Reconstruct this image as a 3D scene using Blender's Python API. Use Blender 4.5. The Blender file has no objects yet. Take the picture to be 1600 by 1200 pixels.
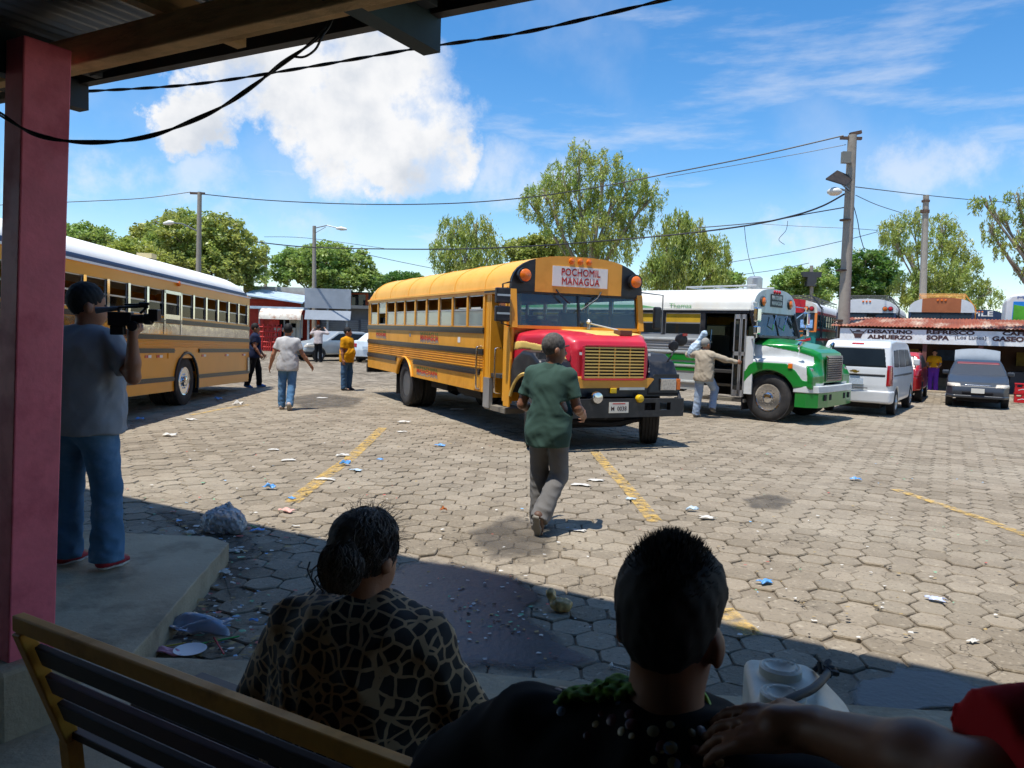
import bpy, bmesh, math, random
import numpy as np
from mathutils import Vector, Matrix
random.seed(7); RNG = np.random.default_rng(11)
SC = bpy.context.scene; COL = SC.collection
R = math.radians
# ------------------------------------------------------------------ camera
CAM_H, FPX = 1.74, 1200.0                      # eye height; focal length in photo pixels (1600 wide)
PITCH, ROLL = math.atan(83/1200), math.atan(.03)
_F = Vector((0, math.cos(PITCH), -math.sin(PITCH))); _U0 = Vector((0, math.sin(PITCH), math.cos(PITCH))); _R0 = Vector((1, 0, 0))
_Rv = _R0*math.cos(ROLL) + _U0*math.sin(ROLL); _Uv = -_R0*math.sin(ROLL) + _U0*math.cos(ROLL)
cam_d = bpy.data.cameras.new('camera'); cam = bpy.data.objects.new('camera', cam_d); COL.objects.link(cam)
cam_d.sensor_width = 36; cam_d.lens = 36*FPX/1600; cam_d.clip_start = .05; cam_d.clip_end = 3000
m3 = Matrix((_Rv, _Uv, -_F)).transposed(); cam.matrix_world = Matrix.Translation((0, 0, CAM_H)) @ m3.to_4x4()
cam_d.dof.use_dof = True; cam_d.dof.focus_distance = 11; cam_d.dof.aperture_fstop = 16
SC.camera = cam
def ray(px, py): return _Rv*((px-800)/FPX) + _Uv*((600-py)/FPX) + _F
def G(px, py, z=0.0):                           # the point of the plane z seen at a photo pixel
    r = ray(px, py); t = (z-CAM_H)/r.z; return Vector((0, 0, CAM_H)) + r*t
def AT(px, py, d):                              # the point at distance d (along y) seen at a photo pixel
    r = ray(px, py); return Vector((0, 0, CAM_H)) + r*(d/r.y)
# ------------------------------------------------------------------ light and exposure
TO_SUN = Vector((-.2, -.2, .96)).normalized()
world = bpy.data.worlds.new('World'); SC.world = world; world.use_nodes = True
sun_d = bpy.data.lights.new('sun', 'SUN'); sun = bpy.data.objects.new('sun', sun_d); COL.objects.link(sun)
sun_d.energy = 3.2; sun_d.angle = R(.55); sun_d.color = (1, .955, .88)
sun.rotation_euler = (-TO_SUN).to_track_quat('-Z', 'Y').to_euler(); sun.location = (0, 0, 30)
SC.view_settings.view_transform = 'Standard'; SC.view_settings.look = 'None'
SC.view_settings.exposure = .86; SC.view_settings.gamma = 1.0; SC.view_settings.use_curve_mapping = False
SC.render.engine = 'CYCLES'; SC.cycles.use_denoising = True; SC.cycles.max_bounces = 5; SC.cycles.diffuse_bounces = 3; SC.cycles.glossy_bounces = 3
SC.cycles.transparent_max_bounces = 12; SC.cycles.caustics_reflective = False; SC.cycles.caustics_refractive = False
SC.cycles.use_adaptive_sampling = True; SC.cycles.adaptive_threshold = .02; SC.cycles.sample_clamp_indirect = 6
def build_world():
    nt = world.node_tree; N = nt.nodes; L = nt.links; N.clear()
    def nd(t, **k):
        n = N.new(t)
        for a, b in k.items(): setattr(n, a, b)
        return n
    def val(x):
        n = N.new('ShaderNodeValue'); n.outputs[0].default_value = x; return n.outputs[0]
    def ma(op, a, b=None, c=None, clamp=False):
        n = nd('ShaderNodeMath', operation=op, use_clamp=clamp)
        for i, q in enumerate((a, b, c)):
            if q is None: continue
            if isinstance(q, (int, float)): n.inputs[i].default_value = q
            else: L.new(q, n.inputs[i])
        return n.outputs[0]
    def vm(op, a, b, o=0):
        n = nd('ShaderNodeVectorMath', operation=op)
        for i, q in enumerate((a, b)):
            if isinstance(q, (tuple, list, Vector)): n.inputs[i].default_value = q
            else: L.new(q, n.inputs[i])
        return n.outputs[o]
    def ramp(x, a, b, c=0., d=1., smooth=True):
        n = nd('ShaderNodeMapRange', interpolation_type='SMOOTHSTEP' if smooth else 'LINEAR'); L.new(x, n.inputs[0])
        for i, q in enumerate((a, b, c, d)): n.inputs[i+1].default_value = q
        return n.outputs[0]
    def noise(v, s, det=6, rough=.55, col=False):
        n = nd('ShaderNodeTexNoise'); L.new(v, n.inputs['Vector']); n.inputs['Scale'].default_value = s
        n.inputs['Detail'].default_value = det; n.inputs['Roughness'].default_value = rough
        return n.outputs[1 if col else 0]
    sky = nd('ShaderNodeTexSky', sky_type='NISHITA', sun_disc=False)
    sky.sun_elevation = math.asin(TO_SUN.z); sky.sun_rotation = math.atan2(TO_SUN.x, TO_SUN.y)
    sky.air_density = 1.0; sky.dust_density = .12; sky.ozone_density = 3.0; sky.altitude = 100
    tc = nd('ShaderNodeTexCoord').outputs['Generated']
    sp = nd('ShaderNodeSeparateXYZ'); L.new(tc, sp.inputs[0]); z = sp.outputs[2]
    # cumulus: heaps round a few directions, broken up by noise
    wob = vm('SUBTRACT', noise(tc, 7, 9, .62, True), (.5, .5, .5)); dirw = vm('ADD', tc, vm('MULTIPLY', wob, (.13, .13, .13)))
    wob2 = vm('SUBTRACT', noise(tc, 20, 9, .66, True), (.5, .5, .5)); dirw = vm('ADD', dirw, vm('MULTIPLY', wob2, (.075, .075, .075)))
    heaps = [(440, 120, .055), (510, 118, .085), (590, 135, .085), (570, 190, .09), (640, 205, .075), (690, 240, .055), (500, 180, .07), (300, 182, .045), (260, 172, .03), (370, 130, .05), (620, 265, .05),
             (-500, 150, .13), (-620, 190, .1), (2200, 120, .12), (2080, 170, .09), (350, -900, .2), (1900, -1200, .2)]
    acc = None
    for (px, py, r) in heaps:
        c = ray(px, py).normalized(); d = vm('DISTANCE', dirw, c, 1); q = ramp(d, r*1.2, r*.64)
        acc = q if acc is None else ma('MAXIMUM', acc, q)
    veil = None
    for (px, py, r) in [(190, 262, .075), (290, 272, .06), (120, 250, .07), (760, 288, .075), (680, 292, .06), (850, 300, .06), (430, 345, .07), (1450, 255, .08), (1560, 250, .07), (1250, 380, .07)]:
        c = ray(px, py).normalized(); q = ramp(vm('LENGTH', vm('MULTIPLY', vm('SUBTRACT', dirw, c), (1., 1., 2.6)), (0, 0, 0), 1), r*1.9, r*.2); veil = q if veil is None else ma('MAXIMUM', veil, q)
    fine = noise(tc, 14, 8, .6); dens = ma('MULTIPLY', acc, ramp(fine, .3, .5, .55, 1.05), clamp=True)
    shade = ramp(noise(vm('ADD', tc, (.0, .0, .045)), 9, 6, .55), .38, .66)
    # thin high cloud in long streaks and a milky band low down
    mp = nd('ShaderNodeMapping'); mp.inputs['Rotation'].default_value = (0, R(-7), R(12)); mp.inputs['Scale'].default_value = (1.5, 1.5, 7.5); L.new(tc, mp.inputs[0])
    st = noise(mp.outputs[0], 2.6, 8, .6); strk = ma('MULTIPLY', ramp(st, .5, .74), ramp(z, .62, .1, .35, 1.))
    wid = ma('MULTIPLY', ramp(noise(tc, 3.2, 7, .55), .5, .72),  .22)
    low = ma('MULTIPLY', ramp(z, .26, -.02), ramp(noise(mp.outputs[0], 1.6, 5, .5), .42, .68, .02, .3))
    thin = ma('MAXIMUM', ma('MAXIMUM', ma('MULTIPLY', veil, ramp(fine, .34, .64, .05, .55)), ma('MULTIPLY', strk, .5)), ma('MAXIMUM', wid, low))
    mask = ma('MAXIMUM', dens, thin, clamp=True)
    hs = nd('ShaderNodeHueSaturation'); hs.inputs['Saturation'].default_value = 1.32; L.new(sky.outputs[0], hs.inputs['Color'])
    b1 = nd('ShaderNodeBackground'); L.new(hs.outputs[0], b1.inputs[0]); b1.inputs[1].default_value = .102
    cm = nd('ShaderNodeMix', data_type='RGBA'); L.new(ma('MULTIPLY', shade, dens), cm.inputs[0])
    cm.inputs[6].default_value = (.98, .985, 1, 1); cm.inputs[7].default_value = (.66, .71, .79, 1)
    b2 = nd('ShaderNodeBackground'); L.new(cm.outputs[2], b2.inputs[0]); b2.inputs[1].default_value = .54
    mx = nd('ShaderNodeMixShader'); L.new(mask, mx.inputs[0]); L.new(b1.outputs[0], mx.inputs[1]); L.new(b2.outputs[0], mx.inputs[2])
    out = nd('ShaderNodeOutputWorld'); L.new(mx.outputs[0], out.inputs[0])
build_world()
# ------------------------------------------------------------------ helpers
def lin(h):
    h = h.lstrip('#'); v = [int(h[i:i+2], 16)/255 for i in (0, 2, 4)]
    return tuple(x/12.92 if x <= .04045 else ((x+.055)/1.055)**2.4 for x in v)
_M = {}
def M(key, col=(.5, .5, .5), rough=.55, metal=0., var=.12, vs=3., bump=0., bs=30., coat=0., spec=.5, dirt=None, stretch=None, rnd=None, trans=0., alpha=1.):
    """plain surface: colour varied by noise, optional second colour in patches (dirt=(colour, amount, scale)), bump, per-object/island variation"""
    if key in _M: return _M[key]
    if isinstance(col, str): col = lin(col)
    m = bpy.data.materials.new(key); m.use_nodes = True; nt = m.node_tree; N = nt.nodes; L = nt.links; b = N['Principled BSDF']
    b.inputs['Roughness'].default_value = rough; b.inputs['Metallic'].default_value = metal; b.inputs['Coat Weight'].default_value = coat; b.inputs['Coat Roughness'].default_value = .08
    b.inputs['Specular IOR Level'].default_value = spec; b.inputs['Transmission Weight'].default_value = trans; b.inputs['Alpha'].default_value = alpha
    tc = N.new('ShaderNodeTexCoord'); vec = tc.outputs['Object']
    if stretch:
        mp = N.new('ShaderNodeMapping'); mp.inputs['Scale'].default_value = stretch; L.new(vec, mp.inputs[0]); vec = mp.outputs[0]
    def noise(s, det=5, rg=.6):
        n = N.new('ShaderNodeTexNoise'); L.new(vec, n.inputs['Vector']); n.inputs['Scale'].default_value = s; n.inputs['Detail'].default_value = det; n.inputs['Roughness'].default_value = rg; return n.outputs[0]
    def mr(x, a, b_, c, d):
        n = N.new('ShaderNodeMapRange'); L.new(x, n.inputs[0])
        for i, q in enumerate((a, b_, c, d)): n.inputs[i+1].default_value = q
        return n.outputs[0]
    hv = N.new('ShaderNodeHueSaturation'); hv.inputs['Color'].default_value = (*col, 1)
    L.new(mr(noise(vs), .3, .7, 1-var, 1+var), hv.inputs['Value']); c = hv.outputs[0]
    if rnd:
        if rnd[0] == 'object': ro = N.new('ShaderNodeObjectInfo').outputs['Random']
        else: ro = N.new('ShaderNodeNewGeometry').outputs['Random Per Island']
        h2 = N.new('ShaderNodeHueSaturation'); L.new(c, h2.inputs['Color']); L.new(mr(ro, 0, 1, 1-rnd[1], 1+rnd[1]), h2.inputs['Value'])
        if len(rnd) > 2: L.new(mr(ro, 0, 1, .5-rnd[2], .5+rnd[2]), h2.inputs['Hue'])
        c = h2.outputs[0]
    if dirt:
        dc, am, ds = dirt; dc = lin(dc) if isinstance(dc, str) else dc
        mx = N.new('ShaderNodeMix'); mx.data_type = 'RGBA'; L.new(mr(noise(ds, 7, .65), .5, .68, 0, am), mx.inputs[0]); L.new(c, mx.inputs[6]); mx.inputs[7].default_value = (*dc, 1); c = mx.outputs[2]
        L.new(mr(noise(ds, 7, .65), .5, .68, rough, min(1, rough+.3*am)), b.inputs['Roughness'])
    L.new(c, b.inputs['Base Color'])
    if bump:
        bp = N.new('ShaderNodeBump'); bp.inputs['Strength'].default_value = bump; bp.inputs['Distance'].default_value = .02; L.new(noise(bs), bp.inputs['Height']); L.new(bp.outputs[0], b.inputs['Normal'])
    _M[key] = m; return m
def GLASS(key, tint=(.5, .6, .58), clear=.6, rough=.03, ior=1.5):
    if key in _M: return _M[key]
    m = bpy.data.materials.new(key); m.use_nodes = True; nt = m.node_tree; N = nt.nodes; L = nt.links; N.clear()
    o = N.new('ShaderNodeOutputMaterial'); t = N.new('ShaderNodeBsdfTransparent'); t.inputs[0].default_value = (*tint, 1)
    d = N.new('ShaderNodeBsdfDiffuse'); d.inputs[0].default_value = (*[x*.6 for x in tint], 1); g = N.new('ShaderNodeBsdfGlossy'); g.inputs['Roughness'].default_value = rough; g.inputs[0].default_value = (.95, .97, 1, 1)
    m1 = N.new('ShaderNodeMixShader'); m1.inputs[0].default_value = 1-clear; L.new(t.outputs[0], m1.inputs[1]); L.new(d.outputs[0], m1.inputs[2])
    f = N.new('ShaderNodeFresnel'); f.inputs[0].default_value = ior
    m2 = N.new('ShaderNodeMixShader'); L.new(f.outputs[0], m2.inputs[0]); L.new(m1.outputs[0], m2.inputs[1]); L.new(g.outputs[0], m2.inputs[2]); L.new(m2.outputs[0], o.inputs[0])
    _M[key] = m; return m
class MB:
    """collects shapes; build() links them as one mesh object"""
    def __init__(s): s.v = []; s.f = []; s.mi = []; s.cur = 0
    def add(s, v, f):
        o = len(s.v); s.v += [tuple(p) for p in v]; s.f += [tuple(i+o for i in q) for q in f]; s.mi += [s.cur]*len(f); return s
    def box(s, x0, x1, y0, y1, z0, z1):
        return s.add([(x0,y0,z0),(x1,y0,z0),(x1,y1,z0),(x0,y1,z0),(x0,y0,z1),(x1,y0,z1),(x1,y1,z1),(x0,y1,z1)], [(0,3,2,1),(4,5,6,7),(0,1,5,4),(1,2,6,5),(2,3,7,6),(3,0,4,7)])
    def beam(s, a, b, w, h, up=(0, 0, 1)):
        a, b = Vector(a), Vector(b); d = (b-a).normalized(); u = Vector(up); sd = d.cross(u)
        if sd.length < 1e-4: sd = d.cross(Vector((1, 0, 0)))
        sd.normalize(); u = sd.cross(d).normalized(); sd *= w/2; u *= h/2
        return s.add([a-sd-u, a+sd-u, a+sd+u, a-sd+u, b-sd-u, b+sd-u, b+sd+u, b-sd+u], [(0,1,2,3),(7,6,5,4),(0,4,5,1),(1,5,6,2),(2,6,7,3),(3,7,4,0)])
    def tube(s, pts, r, n=8, caps=True):
        pts = [Vector(p) for p in pts]; o = len(s.v); k = len(pts); rr = r if isinstance(r, (list, tuple)) else [r]*k; prev = None
        for i, p in enumerate(pts):
            t = (pts[min(i+1, k-1)]-pts[max(i-1, 0)]).normalized()
            a = t.orthogonal().normalized() if prev is None else (prev - t*prev.dot(t)).normalized()
            prev = a; b = t.cross(a)
            for j in range(n):
                w = 2*math.pi*j/n; s.v.append(tuple(p + (a*math.cos(w)+b*math.sin(w))*rr[i]))
        for i in range(k-1):
            for j in range(n):
                s.f.append((o+i*n+j, o+i*n+(j+1) % n, o+(i+1)*n+(j+1) % n, o+(i+1)*n+j)); s.mi.append(s.cur)
        if caps: s.f += [tuple(o+j for j in reversed(range(n))), tuple(o+(k-1)*n+j for j in range(n))]; s.mi += [s.cur]*2
        return s
    def lathe(s, prof, c=(0, 0, 0), axis=(0, 1, 0), n=32, caps=True):
        ax = Vector(axis).normalized(); a = ax.orthogonal().normalized(); b = ax.cross(a); c = Vector(c); o = len(s.v); k = len(prof)
        for (r, h) in prof:
            for j in range(n):
                w = 2*math.pi*j/n; s.v.append(tuple(c + ax*h + (a*math.cos(w)+b*math.sin(w))*r))
        for i in range(k-1):
            for j in range(n): s.f.append((o+i*n+j, o+i*n+(j+1) % n, o+(i+1)*n+(j+1) % n, o+(i+1)*n+j)); s.mi.append(s.cur)
        if caps: s.f += [tuple(o+j for j in reversed(range(n))), tuple(o+(k-1)*n+j for j in range(n))]; s.mi += [s.cur]*2
        return s
    def prism(s, poly, axis, a0, a1):
        """polygon in the plane across `axis` (x: (y,z), y: (x,z), z: (x,y)), extruded from a0 to a1"""
        def P(q, a): return {'x': (a, q[0], q[1]), 'y': (q[0], a, q[1]), 'z': (q[0], q[1], a)}[axis]
        n = len(poly)
        return s.add([P(q, a0) for q in poly]+[P(q, a1) for q in poly], [tuple(range(n)), tuple(reversed(range(n, 2*n)))] + [(i, i+n, (i+1) % n+n, (i+1) % n) for i in range(n)])
    def grid(s, rows, closed=False):
        o = len(s.v); m = len(rows[0]); s.v += [tuple(p) for r in rows for p in r]
        for i in range(len(rows)-1):
            for j in range(m if closed else m-1):
                j2 = (j+1) % m; s.f.append((o+i*m+j, o+i*m+j2, o+(i+1)*m+j2, o+(i+1)*m+j)); s.mi.append(s.cur)
        return s
    def xf(s, mat):
        s.v = [tuple(mat @ Vector(p)) for p in s.v]; return s
    def mesh(s, name, mats, smooth=None, bevel=0, fix=True):
        me = bpy.data.meshes.new(name); me.from_pydata(s.v, [], s.f)
        for m in (mats if isinstance(mats, (list, tuple)) else [mats]): me.materials.append(m)
        if any(s.mi): me.polygons.foreach_set('material_index', s.mi)
        if fix or bevel:
            bm = bmesh.new(); bm.from_mesh(me)
            if bevel:
                bmesh.ops.bevel(bm, geom=[e for e in bm.edges if len(e.link_faces) == 2 and e.calc_face_angle(0) > .6], offset=bevel, segments=2, affect='EDGES', profile=.5, clamp_overlap=True)
            bmesh.ops.recalc_face_normals(bm, faces=bm.faces); bm.to_mesh(me); bm.free()
        if smooth is not None:
            me.polygons.foreach_set('use_smooth', [True]*len(me.polygons)); me.set_sharp_from_angle(angle=R(smooth))
        me.update(); return me
    def build(s, name, mats, parent=None, **k): return link(name, s.mesh(name, mats, **k), parent)
def link(name, me, parent=None, loc=None):
    o = bpy.data.objects.new(name, me); COL.objects.link(o)
    if parent is not None: o.parent = parent
    if loc is not None: o.location = loc
    return o
def empty(name, loc=(0, 0, 0), rz=0., label=None, cat=None, group=None, pitch=0.):
    o = bpy.data.objects.new(name, None); COL.objects.link(o); o.location = loc; o.rotation_euler = (0, pitch, rz); o.empty_display_size = .2
    return tag(o, label, cat, group)
def tag(o, label=None, cat=None, group=None, kind=None):
    if label: o['label'] = label
    if cat: o['category'] = cat
    if group: o['group'] = group
    if kind: o['kind'] = kind
    return o
def copy_tree(o, parent=None):
    c = o.copy(); COL.objects.link(c); c.parent = parent
    for ch in list(o.children): copy_tree(ch, c)
    return c
def text(name, body, size, pos, right, up, mat, parent=None, off=0., align='CENTER', depth=.004, sx=1., space=1.):
    cu = bpy.data.curves.new(name, 'FONT'); cu.body = body; cu.size = size; cu.align_x = align; cu.align_y = 'CENTER'; cu.extrude = depth; cu.offset = off; cu.space_character = space; cu.resolution_u = 3
    t = bpy.data.objects.new(name, cu); COL.objects.link(t); me = bpy.data.meshes.new_from_object(t.evaluated_get(bpy.context.evaluated_depsgraph_get())); bpy.data.objects.remove(t); bpy.data.curves.remove(cu)
    r, u = Vector(right).normalized(), Vector(up).normalized(); n = r.cross(u)
    me.transform(Matrix.Translation(pos) @ Matrix((r*sx, u, n)).transposed().to_4x4()); me.materials.clear(); me.materials.append(mat)
    return link(name, me, parent)
# ------------------------------------------------------------------ smooth bodies: signed distances on a grid, meshed with surface nets
def poly_d(poly, A, B):
    """signed distance of the 2-d points (A, B) to a polygon"""
    d = np.full(np.broadcast(A, B).shape, 1e9); ins = np.zeros(d.shape, bool); n = len(poly)
    for i in range(n):
        (ax, ay), (bx, by) = poly[i], poly[(i+1) % n]; ex, ey = bx-ax, by-ay; wx, wy = A-ax, B-ay
        t = np.clip((wx*ex+wy*ey)/(ex*ex+ey*ey+1e-12), 0, 1); d = np.minimum(d, (wx-ex*t)**2+(wy-ey*t)**2)
        c = ((ay > B) != (by > B)) & (A < ex*(B-ay)/(ey if abs(ey) > 1e-12 else 1e-12)+ax); ins ^= c
    d = np.sqrt(d); return np.where(ins, -d, d)
def smax(a, b, k):
    if k <= 0: return np.maximum(a, b)
    h = np.clip(.5-.5*(b-a)/k, 0, 1); return b*(1-h)+a*h+k*h*(1-h)
def smin(a, b, k): return -smax(-a, -b, k)
class SDF:
    def __init__(s, lo, hi, vox):
        s.lo = np.array(lo, float); s.vox = vox; s.n = np.ceil((np.array(hi)-s.lo)/vox).astype(int)+1
        s.ax = [s.lo[i]+vox*np.arange(s.n[i]) for i in range(3)]; s.D = np.full(s.n, 1e3)
        s.X, s.Y, s.Z = s.ax[0][:, None, None], s.ax[1][None, :, None], s.ax[2][None, None, :]
    def sl(s, lo, hi):
        a = np.clip(np.floor((np.array(lo)-s.lo)/s.vox).astype(int), 0, s.n); b = np.clip(np.ceil((np.array(hi)-s.lo)/s.vox).astype(int)+1, 0, s.n)
        return tuple(slice(a[i], max(a[i], b[i])) for i in range(3))
    def put(s, q, d, k, sub):
        if d.size == 0: return
        s.D[q] = smax(s.D[q], -d, k) if sub else smin(s.D[q], d, k)
    def cap(s, a, b, ra, rb, k=.03, sub=False):
        a, b = np.array(a, float), np.array(b, float); r = max(ra, rb)+k+3*s.vox; q = s.sl(np.minimum(a, b)-r, np.maximum(a, b)+r)
        x, y, z = s.ax[0][q[0]][:, None, None]-a[0], s.ax[1][q[1]][None, :, None]-a[1], s.ax[2][q[2]][None, None, :]-a[2]
        e = b-a; t = np.clip((x*e[0]+y*e[1]+z*e[2])/(e@e+1e-12), 0, 1)
        s.put(q, np.sqrt((x-e[0]*t)**2+(y-e[1]*t)**2+(z-e[2]*t)**2)-(ra+(rb-ra)*t), k, sub); return s
    def ell(s, c, r, k=.03, rot=None, sub=False):
        c, r = np.array(c, float), np.array(r, float); m = r.max()+k+3*s.vox; q = s.sl(c-m, c+m)
        x, y, z = s.ax[0][q[0]][:, None, None]-c[0], s.ax[1][q[1]][None, :, None]-c[1], s.ax[2][q[2]][None, None, :]-c[2]
        if rot is not None:
            w = np.array(rot); x, y, z = (w[0][0]*x+w[1][0]*y+w[2][0]*z, w[0][1]*x+w[1][1]*y+w[2][1]*z, w[0][2]*x+w[1][2]*y+w[2][2]*z)
        k0 = np.sqrt((x/r[0])**2+(y/r[1])**2+(z/r[2])**2); k1 = np.sqrt((x/r[0]**2)**2+(y/r[1]**2)**2+(z/r[2]**2)**2)
        s.put(q, k0*(k0-1)/(k1+1e-9), k, sub); return s
    def rbox(s, c, h, rad, k=0., sub=False):
        c, h = np.array(c, float), np.array(h, float); m = h+k+3*s.vox; q = s.sl(c-m, c+m)
        x, y, z = np.abs(s.ax[0][q[0]][:, None, None]-c[0])-h[0]+rad, np.abs(s.ax[1][q[1]][None, :, None]-c[1])-h[1]+rad, np.abs(s.ax[2][q[2]][None, None, :]-c[2])-h[2]+rad
        s.put(q, np.sqrt(np.maximum(x, 0)**2+np.maximum(y, 0)**2+np.maximum(z, 0)**2)+np.minimum(np.maximum(np.maximum(x, y), z), 0)-rad, k, sub); return s
    def pz(s, axis, poly):
        """distance field of a polygon extruded along an axis, on the whole grid"""
        if axis == 'y': return poly_d(poly, s.ax[0][:, None], s.ax[2][None, :])[:, None, :]
        if axis == 'x': return poly_d(poly, s.ax[1][:, None], s.ax[2][None, :])[None, :, :]
        return poly_d(poly, s.ax[0][:, None], s.ax[1][None, :])[:, :, None]
    def mesh(s, name, mat, D=None, smooth=60):
        D = s.D if D is None else np.broadcast_to(D, s.n)
        D = np.array(D); D[0], D[-1], D[:, 0], D[:, -1], D[:, :, 0], D[:, :, -1] = [np.maximum(q, 1e-3) for q in (D[0], D[-1], D[:, 0], D[:, -1], D[:, :, 0], D[:, :, -1])]
        I = D < 0; nx, ny, nz = D.shape; S = np.zeros((nx-1, ny-1, nz-1), np.int8)
        off = [(i, j, k) for i in (0, 1) for j in (0, 1) for k in (0, 1)]
        cut = lambda A, o: A[o[0]:nx-1+o[0], o[1]:ny-1+o[1], o[2]:nz-1+o[2]]
        for o in off: S += cut(I, o)
        idx = np.argwhere((S > 0) & (S < 8)); me = bpy.data.meshes.new(name)
        if len(idx) == 0: return me
        pos = np.zeros((len(idx), 3)); cnt = np.zeros(len(idx))
        for a in off:
            for ax in range(3):
                if a[ax]: continue
                b = list(a); b[ax] = 1
                da = D[idx[:, 0]+a[0], idx[:, 1]+a[1], idx[:, 2]+a[2]]; db = D[idx[:, 0]+b[0], idx[:, 1]+b[1], idx[:, 2]+b[2]]
                m = (da < 0) != (db < 0); t = np.where(m, da/np.where(m, da-db, 1), 0); p = np.tile(np.array(a, float), (len(idx), 1)); p[:, ax] = t; pos[m] += p[m]; cnt[m] += 1
        V = s.lo + (idx + pos/cnt[:, None])*s.vox
        vid = np.full((nx-1, ny-1, nz-1), -1, np.int32); vid[tuple(idx.T)] = np.arange(len(idx)); Q = []
        for ax in range(3):
            a = [slice(1, n-1) for n in (nx, ny, nz)]; b = list(a); a[ax] = slice(0, -1); b[ax] = slice(1, None)
            A, B = I[tuple(a)], I[tuple(b)]
            for flip, mk in ((False, A & ~B), (True, ~A & B)):
                e = np.argwhere(mk)
                if len(e) == 0: continue
                e = e + 1; e[:, ax] -= 1; u, w = (ax+1) % 3, (ax+2) % 3; q = []
                for du, dw in ((1, 1), (0, 1), (0, 0), (1, 0)):
                    c = e.copy(); c[:, u] -= du; c[:, w] -= dw; q.append(vid[tuple(c.T)])
                q = np.stack(q, 1); Q.append(q[:, ::-1] if flip else q)
        Q = np.concatenate(Q); me.vertices.add(len(V)); me.vertices.foreach_set('co', V.ravel().astype(np.float32))
        me.loops.add(Q.size); me.loops.foreach_set('vertex_index', Q.ravel().astype(np.int32)); me.polygons.add(len(Q))
        me.polygons.foreach_set('loop_start', np.arange(0, Q.size, 4, dtype=np.int32)); me.polygons.foreach_set('use_smooth', np.ones(len(Q), bool))
        me.update(calc_edges=True); me.materials.append(mat)
        return me
    def build(s, name, mat, parent=None, D=None): return link(name, s.mesh(name, mat, D), parent)
def wav(X, Y, Z, f, seed=0.):
    """cheap smooth 3-d waviness in -1..1"""
    return (np.sin(f*(X+.37*Y+.21*Z)+seed)*np.cos(f*1.31*(Y-.53*X+.4*Z)+seed*1.7)+.6*np.sin(f*2.1*(Z+.3*X-.6*Y)+seed*2.3)*np.cos(f*1.7*(X-.2*Z)+seed))/1.6
# ================================================================== SETTING
E1 = Vector((math.cos(R(29.5)), -math.sin(R(29.5)), 0)); E2 = Vector((math.sin(R(29.5)), math.cos(R(29.5)), 0)); UP = Vector((0, 0, 1))
GA = -R(29.5)
concrete = M('concrete', '#a8977c', .85, var=.22, vs=1.3, bump=.35, bs=28, dirt=('#6b5e4c', .75, 2.2))
joint = M('joint_sand', '#786d5e', .95, var=.3, vs=5, bump=.5, bs=60)
g = MB().add([(-900, -200, -.06), (900, -200, -.06), (900, 1500, -.06), (-900, 1500, -.06)], [(0, 1, 2, 3)]).build('ground', M('earth', '#8a7f6e', .95, var=.2, vs=.3, bump=.3, bs=4)); tag(g, kind='structure')
pave = MB().add([(-45, 2.5, -.022), (48, 2.5, -.022), (48, 64, -.022), (-45, 64, -.022)], [(0, 1, 2, 3)]).build('pavement', joint); tag(pave, kind='structure')
# raised concrete floor of the terminal, with the step the cameraman stands on
PZ = .15
plat = [G(358, 848, PZ), G(330, 838, PZ), G(120, 829, PZ), Vector((-9, 6.1, 0)), Vector((-9, -6, 0)), Vector((9, -6, 0)), Vector((9, 2.6, 0)), G(1125, 1085, PZ), G(694, 1045, PZ), G(330, 1030, PZ), G(205, 1024, PZ)]
plat = [(p.x, p.y) for p in plat]
def jag(poly, step, amp):
    out = []
    for i, a in enumerate(poly):
        b = poly[(i+1) % len(poly)]; l = math.dist(a, b); n = max(1, int(l/step))
        for k in range(n):
            t = k/n; j = amp if k else 0
            out.append((a[0]+(b[0]-a[0])*t+random.uniform(-j, j), a[1]+(b[1]-a[1])*t+random.uniform(-j, j)))
    return out
pl = MB().prism(jag(plat, .12, .006), 'z', -.05, PZ).build('concrete_floor', concrete, bevel=.008); tag(pl, kind='structure')
def in_poly(x, y, poly):
    c = False; n = len(poly)
    for i in range(n):
        (ax, ay), (bx, by) = poly[i], poly[(i+1) % n]
        if (ay > y) != (by > y) and x < (bx-ax)*(y-ay)/(by-ay)+ax: c = not c
    return c
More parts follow.
